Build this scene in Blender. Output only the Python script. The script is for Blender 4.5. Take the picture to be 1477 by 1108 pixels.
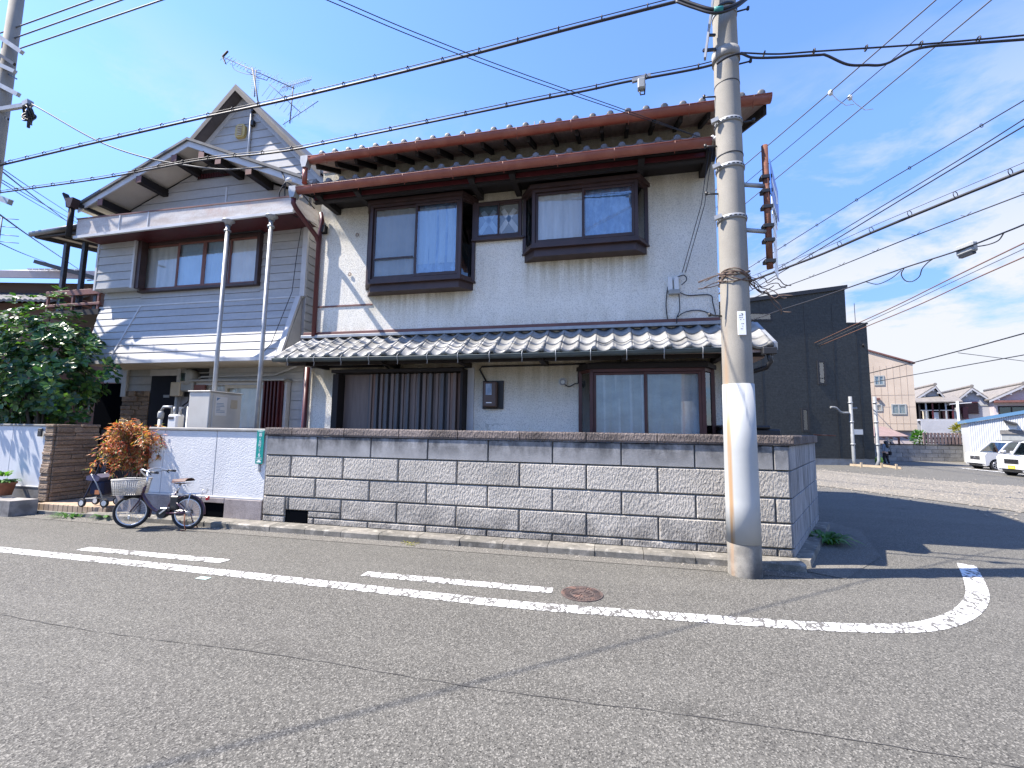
import bpy, bmesh, math, random
from mathutils import Vector, Matrix
R = math.radians
sc = bpy.context.scene
for o in list(bpy.data.objects): bpy.data.objects.remove(o)

# ------------------------------------------------------------------ camera
# X runs along the house front, Y goes into the plot, Z is up; the eye stands at X=Y=0.
FPX, CX0, CY0 = 640.0, 738.5, 554.0
YAW, PITCH, ROLL, EYE = math.atan(FPX/2848), math.atan(65.5/FPX), 0.0148, 1.6
_r0 = Vector((math.cos(YAW), math.sin(YAW), 0)); _f0 = Vector((-math.sin(YAW), math.cos(YAW), 0)); _u0 = Vector((0, 0, 1))
FW = _f0*math.cos(PITCH) + _u0*math.sin(PITCH); _u = _u0*math.cos(PITCH) - _f0*math.sin(PITCH)
RT = _r0*math.cos(ROLL) + _u*math.sin(ROLL); UP = _u*math.cos(ROLL) - _r0*math.sin(ROLL)
EYEP = Vector((0, 0, EYE))
cam = bpy.data.cameras.new('camera'); camo = bpy.data.objects.new('camera', cam); sc.collection.objects.link(camo)
cam.sensor_fit = 'HORIZONTAL'; cam.sensor_width = 36; cam.lens = 36*FPX/1477; cam.clip_start = .05; cam.clip_end = 3000
camo.matrix_world = Matrix(((RT.x, UP.x, -FW.x, 0), (RT.y, UP.y, -FW.y, 0), (RT.z, UP.z, -FW.z, EYE), (0, 0, 0, 1)))
sc.camera = camo

# ------------------------------------------------------------------ sun, sky, exposure
SUN_EL, SUN_AZ = R(54), R(16.5)                      # light travels towards +X, 16.5 deg into the plot
sdir = Vector((math.cos(SUN_EL)*math.cos(SUN_AZ), math.cos(SUN_EL)*math.sin(SUN_AZ), -math.sin(SUN_EL)))
sun = bpy.data.lights.new('sun', 'SUN'); sun.energy = 4.5; sun.angle = R(.53); sun.color = (1, .925, .83)
suno = bpy.data.objects.new('sun', sun); sc.collection.objects.link(suno)
suno.rotation_euler = sdir.to_track_quat('-Z', 'Y').to_euler(); suno.location = (-20, -6, 30)
w = bpy.data.worlds.new('World'); sc.world = w; w.use_nodes = True
nt = w.node_tree; nt.nodes.clear()
def wn(t, **k):
    n = nt.nodes.new(t)
    for a, b in k.items(): setattr(n, a, b)
    return n
out = wn('ShaderNodeOutputWorld'); bg = wn('ShaderNodeBackground'); bg.inputs[1].default_value = .15
sky = wn('ShaderNodeTexSky', sky_type='NISHITA'); sky.sun_disc = False
sky.sun_elevation = SUN_EL
sky.sun_rotation = math.atan2(-sdir.x, -sdir.y)      # Blender turns clockwise from +Y
sky.air_density = 1.0; sky.dust_density = .25; sky.ozone_density = 2.0; sky.altitude = 20
tc = wn('ShaderNodeTexCoord'); mp = wn('ShaderNodeMapping'); mp.inputs['Scale'].default_value = (1, 1, 2.6); mp.inputs['Location'].default_value = (3.1, .4, .0)
n1 = wn('ShaderNodeTexNoise'); n1.inputs['Scale'].default_value = 3.6; n1.inputs['Detail'].default_value = 11; n1.inputs['Roughness'].default_value = .63; n1.inputs['Distortion'].default_value = .35
mp2 = wn('ShaderNodeMapping'); mp2.inputs['Location'].default_value = (9.1, 6.4, .8)
n2 = wn('ShaderNodeTexNoise'); n2.inputs['Scale'].default_value = .95; n2.inputs['Detail'].default_value = 1
ad = wn('ShaderNodeMath', operation='MULTIPLY_ADD'); ad.inputs[1].default_value = 1.6
mr = wn('ShaderNodeMapRange'); mr.inputs['From Min'].default_value = 1.30; mr.inputs['From Max'].default_value = 1.44
sx = wn('ShaderNodeSeparateXYZ'); hz = wn('ShaderNodeMapRange'); hz.inputs['From Min'].default_value = .62; hz.inputs['From Max'].default_value = .26
mu = wn('ShaderNodeMath', operation='MULTIPLY'); mu2 = wn('ShaderNodeMath', operation='MULTIPLY'); mu2.inputs[1].default_value = .95
mix = wn('ShaderNodeMixRGB'); mix.inputs[2].default_value = (2.15, 2.2, 2.36, 1)
lk = nt.links.new
lk(tc.outputs['Generated'], mp.inputs[0]); lk(mp.outputs[0], n1.inputs[0]); lk(tc.outputs['Generated'], mp2.inputs[0]); lk(mp2.outputs[0], n2.inputs[0])
lk(n2.outputs[0], ad.inputs[0]); lk(n1.outputs[0], ad.inputs[2]); lk(ad.outputs[0], mr.inputs[0])
lk(tc.outputs['Generated'], sx.inputs[0]); lk(sx.outputs[2], hz.inputs[0]); lk(mr.outputs[0], mu.inputs[0]); lk(hz.outputs[0], mu.inputs[1]); lk(mu.outputs[0], mu2.inputs[0])
dim = wn('ShaderNodeMapRange'); dim.inputs['From Min'].default_value = 0; dim.inputs['From Max'].default_value = .5; dim.inputs['To Min'].default_value = .29; dim.inputs['To Max'].default_value = 1.0
dm = wn('ShaderNodeVectorMath', operation='SCALE'); lk(sx.outputs[2], dim.inputs[0]); lk(sky.outputs[0], dm.inputs[0]); lk(dim.outputs[0], dm.inputs[3])
tin = wn('ShaderNodeVectorMath', operation='MULTIPLY'); tin.inputs[1].default_value = (.61, .735, 1.0); lk(dm.outputs[0], tin.inputs[0]); lk(tin.outputs[0], mix.inputs[1]); lk(mu2.outputs[0], mix.inputs[0]); lk(mix.outputs[0], bg.inputs[0]); lk(bg.outputs[0], out.inputs[0])
vs = sc.view_settings; vs.view_transform = 'Standard'; vs.look = 'None'; vs.gamma = 1; vs.use_curve_mapping = False; vs.exposure = 1.54
sc.render.engine = 'CYCLES'; sc.cycles.max_bounces = 6; sc.cycles.transparent_max_bounces = 12; sc.cycles.caustics_reflective = False; sc.cycles.caustics_refractive = False
sc.cycles.use_denoising = True

# ------------------------------------------------------------------ back-projection on real planes
def ray(x, y): return RT*((x-CX0)/FPX) - UP*((y-CY0)/FPX) + FW
def PY(x, y, Y): d = ray(x, y); return EYEP + d*(Y/d.y)
def PG(x, y, z=0.0): d = ray(x, y); return EYEP + d*((z-EYE)/d.z)
def PD(x, y, D): d = ray(x, y); return EYEP + d*(D/d.dot(_f0))
def PP(x, y, P, Q):                                    # vertical plane through P and Q
    P = Vector(P); Q = Vector(Q); n = Vector((Q.y-P.y, P.x-Q.x, 0)); d = ray(x, y)
    return EYEP + d*(n.dot(P-EYEP)/n.dot(d))
def gz(y):                                             # the side road falls gently to the open lot
    t = min(max((y-9)/17, 0), 1); return -.35*t*t*(3-2*t)
def PGz(x, y):
    z = 0
    for _ in range(12): p = PG(x, y, z); z = gz(p.y)
    return PG(x, y, z)

# ------------------------------------------------------------------ materials
def nodes(name):
    m = bpy.data.materials.new(name); m.use_nodes = True; t = m.node_tree
    b = t.nodes['Principled BSDF']; return m, t, b
def N(t, typ, **k):
    n = t.nodes.new(typ)
    for a, b in k.items():
        if a in n.inputs: n.inputs[a].default_value = b
        else: setattr(n, a, b)
    return n
def c4(c): return (c[0], c[1], c[2], 1)
def mixn(t, fac, a, b, blend='MIX'):
    n = t.nodes.new('ShaderNodeMixRGB'); n.blend_type = blend
    for i, v in ((0, fac), (1, a), (2, b)):
        if isinstance(v, (int, float)): n.inputs[i].default_value = v
        elif isinstance(v, tuple): n.inputs[i].default_value = c4(v)
        else: t.links.new(v, n.inputs[i])
    return n.outputs[0]
def pos(t, scale=(1, 1, 1), rot=(0, 0, 0)):
    g = t.nodes.new('ShaderNodeNewGeometry'); m = N(t, 'ShaderNodeMapping'); m.inputs['Scale'].default_value = scale; m.inputs['Rotation'].default_value = rot
    t.links.new(g.outputs['Position'], m.inputs[0]); return m.outputs[0]
def noise(t, vec, scale, detail=4, rough=.55, dist=0):
    n = N(t, 'ShaderNodeTexNoise'); n.inputs['Scale'].default_value = scale; n.inputs['Detail'].default_value = detail; n.inputs['Roughness'].default_value = rough; n.inputs['Distortion'].default_value = dist
    t.links.new(vec, n.inputs[0]); return n.outputs[0]
def ramp(t, v, lo, hi, a=0., b=1.):
    n = N(t, 'ShaderNodeMapRange'); n.inputs['From Min'].default_value = lo; n.inputs['From Max'].default_value = hi; n.inputs['To Min'].default_value = a; n.inputs['To Max'].default_value = b
    t.links.new(v, n.inputs[0]); return n.outputs[0]
def math_(t, op, a, b):
    n = t.nodes.new('ShaderNodeMath'); n.operation = op
    for i, v in enumerate((a, b)):
        if isinstance(v, (int, float)): n.inputs[i].default_value = v
        else: t.links.new(v, n.inputs[i])
    return n.outputs[0]
def bumpn(t, b, h, strength, dist):
    n = N(t, 'ShaderNodeBump'); n.inputs['Strength'].default_value = strength; n.inputs['Distance'].default_value = dist
    t.links.new(h, n.inputs['Height']); t.links.new(n.outputs[0], b.inputs['Normal']); return n
def zsep(t):
    g = t.nodes.new('ShaderNodeNewGeometry'); s = t.nodes.new('ShaderNodeSeparateXYZ'); t.links.new(g.outputs['Position'], s.inputs[0]); return s.outputs
def M(name, c1, c2=None, scale=3., stretch=(1, 1, 1), rough=.7, metal=0., rnd=.0, grain=.12, gscale=90., bump=0., bscale=120., bdist=.004, lo=.35, hi=.65, spec=.5, c3=None, s3=1.2, lo3=.55, hi3=.7, st3=(1, 1, 1), detail=4, coat=0., rrnd=0.):
    m, t, b = nodes(name)
    col = c4(c1)
    v = pos(t, stretch)
    if c2 is not None: col = mixn(t, ramp(t, noise(t, v, scale, detail), lo, hi), tuple(c1), tuple(c2))
    else: col = tuple(c1)
    if c3 is not None: col = mixn(t, ramp(t, noise(t, pos(t, st3), s3, 5), lo3, hi3), col, tuple(c3))
    if grain: 
        g = ramp(t, noise(t, pos(t), gscale, 3), .25, .75, 1-grain, 1+grain)
        col = mixn(t, 1., col, g, 'MULTIPLY')
    if rnd:
        oi = t.nodes.new('ShaderNodeObjectInfo'); r_ = ramp(t, oi.outputs['Random'], 0, 1, 1-rnd, 1+rnd)
        col = mixn(t, 1., col, r_, 'MULTIPLY')
    if isinstance(col, tuple): b.inputs['Base Color'].default_value = c4(col)
    else: t.links.new(col, b.inputs['Base Color'])
    b.inputs['Roughness'].default_value = rough; b.inputs['Metallic'].default_value = metal; b.inputs['Specular IOR Level'].default_value = spec
    if rrnd:
        t.links.new(ramp(t, noise(t, pos(t), 6, 4), .3, .7, rough-rrnd, rough+rrnd), b.inputs['Roughness'])
    if coat: b.inputs['Coat Weight'].default_value = coat
    if bump: bumpn(t, b, noise(t, pos(t), bscale, 4), bump, bdist)
    return m

def mat_asphalt(name, base, light, dark, patch):
    m, t, b = nodes(name); p = pos(t)
    vor = N(t, 'ShaderNodeTexVoronoi'); vor.inputs['Scale'].default_value = 125; t.links.new(p, vor.inputs[0])
    sp = t.nodes.new('ShaderNodeSeparateColor'); t.links.new(vor.outputs['Color'], sp.inputs[0])
    col = mixn(t, ramp(t, noise(t, p, .55, 5), .3, .7), base, patch)
    col = mixn(t, ramp(t, sp.outputs[0], .35, .05), col, dark)
    col = mixn(t, ramp(t, sp.outputs[1], .66, .98), col, light)
    col = mixn(t, ramp(t, noise(t, p, 240, 2), .5, .8, 0, .4), col, dark)
    col = mixn(t, ramp(t, noise(t, pos(t, (.25, 1.2, 1)), 1.1, 6, .6), .56, .74, 0, .35), col, dark)
    col = mixn(t, ramp(t, noise(t, pos(t, (.06, 1.5, 1)), 1.0, 3, .5), .48, .70, 0, .10), col, light)
    ov = N(t, 'ShaderNodeTexVoronoi'); ov.inputs['Scale'].default_value = .8; ov.inputs['Randomness'].default_value = 1; t.links.new(p, ov.inputs[0])
    oil = math_(t, 'MULTIPLY', ramp(t, ov.outputs['Distance'], .20, .05), ramp(t, noise(t, p, 7, 5, .65), .42, .62, 0, .55))
    col = mixn(t, oil, col, tuple(x*.55 for x in dark))
    t.links.new(col, b.inputs['Base Color']); b.inputs['Roughness'].default_value = .85; b.inputs['Specular IOR Level'].default_value = .35
    h = math_(t, 'ADD', vor.outputs['Distance'], noise(t, p, 150, 3))
    bumpn(t, b, h, .5, .005); return m
def mat_paint_line(name):
    m, t, b = nodes(name); p = pos(t)
    wv = N(t, 'ShaderNodeTexVoronoi', feature='DISTANCE_TO_EDGE'); wv.inputs['Scale'].default_value = 5.2
    mpn = N(t, 'ShaderNodeMapping'); mpn.inputs['Scale'].default_value = (1.9, .55, 1); mpn.inputs['Rotation'].default_value = (0, 0, R(24)); t.links.new(p, mpn.inputs[0])
    wob = t.nodes.new('ShaderNodeVectorMath'); wob.operation = 'ADD'; nn = N(t, 'ShaderNodeTexNoise'); nn.inputs['Scale'].default_value = 9; t.links.new(p, nn.inputs[0])
    sc_ = t.nodes.new('ShaderNodeVectorMath'); sc_.operation = 'SCALE'; sc_.inputs[3].default_value = .22; t.links.new(nn.outputs['Color'], sc_.inputs[0])
    t.links.new(mpn.outputs[0], wob.inputs[0]); t.links.new(sc_.outputs[0], wob.inputs[1]); t.links.new(wob.outputs[0], wv.inputs[0])
    crack = ramp(t, wv.outputs['Distance'], .035, .085)
    wear = ramp(t, noise(t, p, 13, 6, .72), .42, .48)
    worn_zone = ramp(t, noise(t, p, 1.3, 3), .48, .66)
    keep = math_(t, 'MULTIPLY', crack, math_(t, 'MAXIMUM', wear, worn_zone))
    col = mixn(t, keep, (.095, .09, .082), (.72, .72, .70))
    col = mixn(t, ramp(t, noise(t, p, 60, 3), .45, .75, 0, .3), col, (.35, .34, .33))
    t.links.new(col, b.inputs['Base Color']); b.inputs['Roughness'].default_value = .75
    bumpn(t, b, math_(t, 'ADD', keep, noise(t, p, 120, 3)), .4, .004); return m
def mat_plaster(name, base, dirty, stain):
    m, t, b = nodes(name); p = pos(t); xyz = zsep(t)
    col = mixn(t, ramp(t, noise(t, p, 1.3, 5), .35, .7), base, dirty)
    # run-off stains that start below eaves, sills and hoods
    dr = noise(t, pos(t, (5, 5, .35)), 1.6, 6, .6)
    up = math_(t, 'MAXIMUM', ramp(t, xyz[2], 5.0, 6.1), math_(t, 'MULTIPLY', ramp(t, xyz[2], 2.0, 2.6), ramp(t, xyz[2], 3.0, 2.9)))
    under = math_(t, 'MULTIPLY', ramp(t, xyz[2], 3.9, 4.6), ramp(t, xyz[2], 4.9, 4.6))
    col = mixn(t, math_(t, 'MULTIPLY', up, ramp(t, dr, .28, .62, .40, .9)), col, stain)
    col = mixn(t, math_(t, 'MULTIPLY', under, ramp(t, dr, .5, .75, 0, .4)), col, stain)
    for (xa, xb, za, zb) in ((-4.7, -2.4, 3.55, 4.16), (-1.6, .7, 3.9, 4.62)):
        msk = math_(t, 'MULTIPLY', math_(t, 'MULTIPLY', ramp(t, xyz[0], xa, xa+.15), ramp(t, xyz[0], xb, xb-.15)), math_(t, 'MULTIPLY', ramp(t, xyz[2], za, zb), ramp(t, xyz[2], zb+.03, zb)))
        col = mixn(t, math_(t, 'MULTIPLY', msk, ramp(t, noise(t, pos(t, (7, 7, .3)), 1.7, 6, .62), .36, .6, .1, .85)), col, stain)
    low = ramp(t, xyz[2], 3.75, 3.3)
    col = mixn(t, math_(t, 'MULTIPLY', math_(t, 'MULTIPLY', low, ramp(t, xyz[2], 3.2, 3.3)), ramp(t, dr, .4, .65, 0, .5)), col, stain)
    cv = N(t, 'ShaderNodeTexVoronoi', feature='DISTANCE_TO_EDGE'); cv.inputs['Scale'].default_value = .55; wob = t.nodes.new('ShaderNodeVectorMath'); wob.operation = 'ADD'; nz = N(t, 'ShaderNodeTexNoise'); nz.inputs['Scale'].default_value = 4; t.links.new(p, nz.inputs[0]); s3_ = t.nodes.new('ShaderNodeVectorMath'); s3_.operation = 'SCALE'; s3_.inputs[3].default_value = .5; t.links.new(nz.outputs['Color'], s3_.inputs[0]); t.links.new(p, wob.inputs[0]); t.links.new(s3_.outputs[0], wob.inputs[1]); t.links.new(wob.outputs[0], cv.inputs[0])
    col = mixn(t, math_(t, 'MULTIPLY', ramp(t, cv.outputs['Distance'], .006, .002), ramp(t, noise(t, p, .8, 3), .5, .62, 0, .4)), col, (.30, .28, .24))
    vor = noise(t, p, 52, 5, .7)
    col = mixn(t, ramp(t, vor, .36, .52, .5, 0), col, (.26, .25, .22))
    t.links.new(col, b.inputs['Base Color']); b.inputs['Roughness'].default_value = .9; b.inputs['Specular IOR Level'].default_value = .2
    bumpn(t, b, vor, 1., .02); return m
def mat_rockface(name, base, dark, plain=False):
    m, t, b = nodes(name); p = pos(t)
    oi = t.nodes.new('ShaderNodeObjectInfo')
    d = noise(t, pos(t, (1.0, 1, .45), (0, R(-52), 0)), 44, 2.5, .5, .25)
    col = mixn(t, ramp(t, noise(t, p, 2.2, 6), .35, .7), base, dark)
    col = mixn(t, 1., col, ramp(t, oi.outputs['Random'], 0, 1, .92, 1.08), 'MULTIPLY')
    col = mixn(t, ramp(t, noise(t, p, 160, 2), .55, .75, 0, .5), col, tuple(x*.45 for x in base))
    if plain:
        xyz = zsep(t)
        mold = math_(t, 'MULTIPLY', ramp(t, xyz[2], 1.10, 1.45), ramp(t, noise(t, pos(t, (1, 1, .6)), 5, 7, .68), .34, .60))
        col = mixn(t, mold, col, (.05, .05, .05))
    else:
        xyz = zsep(t)
        col = mixn(t, math_(t, 'MULTIPLY', ramp(t, xyz[2], .62, .12), ramp(t, noise(t, p, 4, 6), .35, .6, 0, .7)), col, (.09, .085, .08))
    t.links.new(col, b.inputs['Base Color']); b.inputs['Roughness'].default_value = .9; b.inputs['Specular IOR Level'].default_value = .2
    if plain: bumpn(t, b, noise(t, p, 90, 4), .6, .006)
    else: bumpn(t, b, math_(t, 'ADD', d, math_(t, 'MULTIPLY', noise(t, p, 130, 3), .22)), 1., .035)
    return m
def mat_glass(name, tint, refl, rough=.01):
    m = bpy.data.materials.new(name); m.use_nodes = True; t = m.node_tree; t.nodes.clear()
    o = t.nodes.new('ShaderNodeOutputMaterial'); tr = N(t, 'ShaderNodeBsdfTransparent'); tr.inputs[0].default_value = c4(tint)
    gl = N(t, 'ShaderNodeBsdfGlossy'); gl.inputs['Roughness'].default_value = rough; gl.inputs['Color'].default_value = (.95, .97, 1, 1)
    bp = N(t, 'ShaderNodeBump'); bp.inputs['Strength'].default_value = .25; bp.inputs['Distance'].default_value = .004; t.links.new(noise(t, pos(t), 2.5, 3), bp.inputs['Height']); t.links.new(bp.outputs[0], gl.inputs['Normal'])
    fr = N(t, 'ShaderNodeFresnel'); fr.inputs[0].default_value = 1.5
    gb = t.nodes.new('ShaderNodeNewGeometry'); f = math_(t, 'MULTIPLY', math_(t, 'ADD', math_(t, 'MULTIPLY', fr.outputs[0], .9), refl), math_(t, 'SUBTRACT', 1., gb.outputs['Backfacing']))
    mx = t.nodes.new('ShaderNodeMixShader'); t.links.new(f, mx.inputs[0]); t.links.new(tr.outputs[0], mx.inputs[1]); t.links.new(gl.outputs[0], mx.inputs[2]); t.links.new(mx.outputs[0], o.inputs[0]); return m
def mat_leaf(name, cols, rough=.4, trans=.35, spec=.5):
    m, t, b = nodes(name)
    g = t.nodes.new('ShaderNodeNewGeometry'); cr = t.nodes.new('ShaderNodeValToRGB'); cr.color_ramp.interpolation = 'LINEAR'
    e = cr.color_ramp.elements
    while len(e) < len(cols): e.new(.5)
    for i, c in enumerate(cols): e[i].position = i/(len(cols)-1); e[i].color = c4(c)
    t.links.new(g.outputs['Random Per Island'], cr.inputs[0])
    t.links.new(cr.outputs[0], b.inputs['Base Color']); b.inputs['Roughness'].default_value = rough; b.inputs['Specular IOR Level'].default_value = spec
    o = [n for n in t.nodes if n.type == 'OUTPUT_MATERIAL'][0]; tl = N(t, 'ShaderNodeBsdfTranslucent'); mx = t.nodes.new('ShaderNodeMixShader'); mx.inputs[0].default_value = trans
    tc_ = mixn(t, 1., cr.outputs[0], (1.6, 1.9, .7), 'MULTIPLY'); t.links.new(tc_, tl.inputs[0])
    t.links.new(b.outputs[0], mx.inputs[1]); t.links.new(tl.outputs[0], mx.inputs[2]); t.links.new(mx.outputs[0], o.inputs[0]); return m

K = {}
K['asphalt'] = mat_asphalt('asphalt', (.084, .080, .070), (.215, .205, .18), (.033, .0315, .028), (.100, .096, .084))
K['asphalt_old'] = mat_asphalt('asphalt_old', (.112, .105, .09), (.24, .226, .198), (.044, .0415, .037), (.132, .124, .108))
K['line'] = mat_paint_line('road_paint')
K['soil'] = M('soil', (.10, .08, .06), (.18, .15, .11), scale=4, bump=.6, rough=.95)
K['ground'] = M('ground', (.16, .15, .14), (.22, .2, .18), scale=.2, rough=.95)
K['gravel'] = M('gravel_ground', (.15, .135, .11), (.225, .205, .17), scale=14, rough=.95, grain=.5, gscale=28, bump=1, bscale=26, bdist=.05, c3=(.27, .23, .17), s3=.5, st3=(.3, 1.4, 1))
K['pebble'] = M('pebble', (.19, .172, .145), (.29, .262, .225), scale=9, rough=.95, rnd=.3)
K['kerb'] = M('kerb_concrete', (.19, .175, .15), (.10, .095, .08), scale=5, rough=.9, rnd=.15, grain=.3, bump=.6, bscale=90, c3=(.30, .28, .24), s3=9)
K['concrete'] = M('concrete', (.34, .33, .31), (.25, .24, .22), scale=3, rough=.9, grain=.15, bump=.4, bscale=70)
K['concrete_dark'] = M('concrete_dark', (.20, .19, .18), (.12, .115, .11), scale=3, rough=.9, grain=.25, bump=.4, bscale=70)
K['mortar'] = M('mortar', (.13, .125, .115), (.18, .175, .16), scale=6, rough=.95, bump=.5, bscale=120)
K['rock'] = mat_rockface('rockface_block', (.49, .455, .40), (.375, .35, .31))
K['plainblock'] = mat_rockface('plain_block', (.38, .375, .37), (.27, .27, .268), True)
K['cap'] = mat_rockface('capping_block', (.22, .185, .17), (.07, .06, .055))
K['sideblock'] = M('side_block', (.36, .355, .36), (.22, .22, .225), scale=3, stretch=(2, 2, .5), rough=.9, rnd=.12, grain=.2, bump=.5, bscale=80, c3=(.07, .07, .07), s3=3, lo3=.52, hi3=.75, st3=(2.5, 2.5, .6), detail=6)
K['plaster'] = mat_plaster('roughcast_plaster', (.89, .86, .78), (.80, .77, .68), (.46, .41, .29))
K['whitewall'] = M('white_stucco', (.66, .66, .655), (.58, .58, .58), scale=2, rough=.85, grain=.05, bump=.7, bscale=45, bdist=.012)
K['panelwall'] = M('smooth_panel', (.58, .595, .62), (.52, .535, .56), scale=2, stretch=(4, 4, .4), rough=.8, grain=.05)
K['granite'] = M('granite', (.30, .265, .255), (.22, .19, .185), scale=5, rough=.8, grain=.45, gscale=130, bump=.5, bscale=60)
K['siding'] = M('white_metal_siding', (.43, .43, .425), (.36, .36, .36), scale=1.6, stretch=(.6, .6, 3), rough=.55, rnd=.05, grain=.06, gscale=14, c3=(.45, .44, .41), s3=3, lo3=.58, hi3=.85, st3=(1.5, 1.5, .5), spec=.4)
K['trim'] = M('white_trim', (.56, .565, .57), (.48, .485, .495), scale=3, rough=.5, grain=.05)
K['fascia'] = M('weathered_white_fascia', (.56, .54, .52), (.42, .37, .335), scale=2.4, stretch=(.8, .8, 3), rough=.7, grain=.12, gscale=30, c3=(.42, .25, .19), s3=1.7, lo3=.56, hi3=.8, bump=.2)
K['cream'] = M('cream_soffit', (.60, .56, .48), (.50, .46, .39), scale=1.5, rough=.85)
K['tile'] = M('silver_roof_tile', (.27, .268, .255), (.185, .185, .18), scale=6, rough=.55, metal=0, rnd=.16, grain=.12, gscale=40, c3=(.42, .41, .39), s3=2.5, bump=.15, bscale=60, rrnd=.1)
K['slate'] = M('grey_slate_roof', (.12, .125, .13), (.08, .08, .085), scale=5, rough=.7, rnd=.1, bump=.3)
K['copper'] = M('brown_gutter', (.27, .085, .055), (.22, .065, .045), scale=4, rough=.42, grain=.06, gscale=20, c3=(.33, .13, .09), s3=3, lo3=.5, hi3=.8, rnd=.05)
K['maroon'] = M('maroon_metal', (.085, .013, .017), (.06, .010, .013), scale=3, rough=.45)
K['browntrim'] = M('brown_trim', (.19, .08, .065), (.13, .055, .045), scale=3, rough=.6, grain=.12)
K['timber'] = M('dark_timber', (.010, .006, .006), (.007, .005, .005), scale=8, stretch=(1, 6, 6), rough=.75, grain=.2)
K['soffitwood'] = M('soffit_boards', (.38, .28, .24), (.28, .2, .17), scale=4, stretch=(6, 1, 1), rough=.8)
K['bronze'] = M('bronze_window_frame', (.060, .034, .031), (.042, .025, .023), scale=4, rough=.45, metal=.2, grain=.05)
K['bronze_red'] = M('reddish_window_frame', (.085, .027, .024), (.06, .021, .019), scale=4, rough=.45, metal=.1, grain=.05)
K['blackmetal'] = M('black_metal', (.018, .018, .02), rough=.5, grain=0)
K['greengutter'] = M('green_grey_gutter', (.06, .085, .09), (.04, .055, .06), scale=5, rough=.45)
K['shutter_brown'] = M('shutter_brown', (.18, .135, .115), (.135, .10, .088), scale=5, stretch=(5, 5, .4), rough=.55, grain=.08)
K['shutter_rust'] = M('shutter_rust', (.24, .14, .10), (.17, .105, .08), scale=5, stretch=(5, 5, .3), rough=.6)
K['shutter_dark'] = M('shutter_dark', (.10, .095, .10), (.07, .07, .078), scale=5, stretch=(5, 5, .3), rough=.5)
K['curtain'] = M('white_curtain', (.74, .74, .73), (.64, .64, .63), scale=3, rough=.95, grain=.08)
K['screen'] = M('grey_screen', (.30, .31, .30), (.24, .25, .245), scale=2, rough=.95, grain=.1, gscale=300)
K['screen_light'] = M('pale_curtain', (.60, .62, .63), (.48, .50, .51), scale=3, stretch=(3, 3, .4), rough=.95)
K['film'] = M('crumpled_blue_sheet', (.20, .27, .38), (.46, .54, .66), scale=5, stretch=(1.6, 1, .8), rough=.5, detail=6, bump=.8, bscale=9, bdist=.03, lo=.42, hi=.66)
K['painted_dark'] = M('painted_dark_interior', (.004, .0045, .006), rough=.9, grain=0, spec=0)  # near-black colour stands in for the shade inside openings
K['glass'] = mat_glass('window_glass', (.93, .94, .94), .05)
K['glass_sky'] = mat_glass('reflective_glass', (.78, .86, .92), .14)
K['glass_dark'] = mat_glass('dark_glass', (.35, .40, .42), .10)
K['galv'] = M('galvanised_steel', (.36, .375, .385), (.28, .29, .30), scale=6, rough=.5, metal=.3, grain=.08)
K['rust'] = M('rusty_steel', (.22, .085, .045), (.11, .04, .025), scale=7, rough=.85, grain=.25, c3=(.33, .2, .13), s3=4, bump=.5)
K['wire'] = M('black_cable', (.014, .014, .018), rough=.55, grain=0)
K['wire_grey'] = M('grey_wire', (.085, .088, .092), rough=.6, metal=0, grain=0)
K['wire_copper'] = M('brown_wire', (.20, .11, .08), rough=.5, metal=.3, grain=0)
K['porcelain'] = M('white_porcelain', (.66, .66, .64), rough=.3, grain=0)
K['greyplastic'] = M('grey_plastic', (.34, .35, .34), (.28, .29, .28), scale=8, rough=.5)
K['beigeplastic'] = M('beige_plastic', (.52, .45, .33), (.46, .39, .28), scale=6, rough=.55)
K['yellowed'] = M('yellowed_vent', (.55, .42, .16), (.42, .31, .11), scale=9, rough=.6)
K['acbeige'] = M('ac_beige', (.53, .51, .46), (.48, .46, .41), scale=3, rough=.5, grain=.04)
K['acside'] = M('ac_panel', (.56, .545, .50), (.51, .495, .455), scale=3, rough=.5, grain=.04)
K['green'] = M('green_enamel', (.0, .24, .21), rough=.4, grain=.03)
K['blue'] = M('sign_blue', (.03, .14, .52), rough=.35, grain=.02)
K['white'] = M('white_paint', (.80, .80, .80), rough=.45, grain=.02)
K['ink'] = M('dark_ink', (.05, .05, .055), rough=.6, grain=0)
K['stone'] = M('brown_ledge_stone', (.30, .22, .155), (.20, .145, .105), scale=5, stretch=(1, 1, 3), rough=.9, rnd=.3, grain=.25, gscale=60, bump=.9, bscale=30, bdist=.02)
K['terracotta'] = M('tan_paver', (.36, .27, .19), (.28, .2, .14), scale=6, rough=.85, rnd=.12, grain=.15)
K['pot'] = M('clay_pot', (.30, .13, .08), (.22, .09, .06), scale=6, rough=.85)
K['bark'] = M('bark', (.10, .08, .06), (.06, .05, .04), scale=8, stretch=(1, 1, .3), rough=.95, bump=.8, bscale=30)
K['leaf'] = mat_leaf('broad_leaf', [(.012, .04, .016), (.02, .065, .02), (.03, .09, .022), (.055, .14, .03), (.12, .20, .04)], .36, .22)
K['nandina'] = mat_leaf('nandina_leaf', [(.06, .15, .03), (.20, .22, .06), (.55, .24, .09), (.58, .09, .05), (.66, .50, .36), (.50, .05, .045), (.45, .22, .12)], .45, .35)
K['weed'] = mat_leaf('weed_leaf', [(.03, .10, .015), (.06, .17, .03), (.10, .22, .04)], .5, .3)
K['yellowbush'] = mat_leaf('yellow_leaf', [(.16, .15, .02), (.30, .25, .03), (.20, .20, .03)], .5, .3)
K['vine'] = M('dry_vine', (.17, .12, .09), (.09, .06, .05), scale=12, rough=.9)
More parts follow.
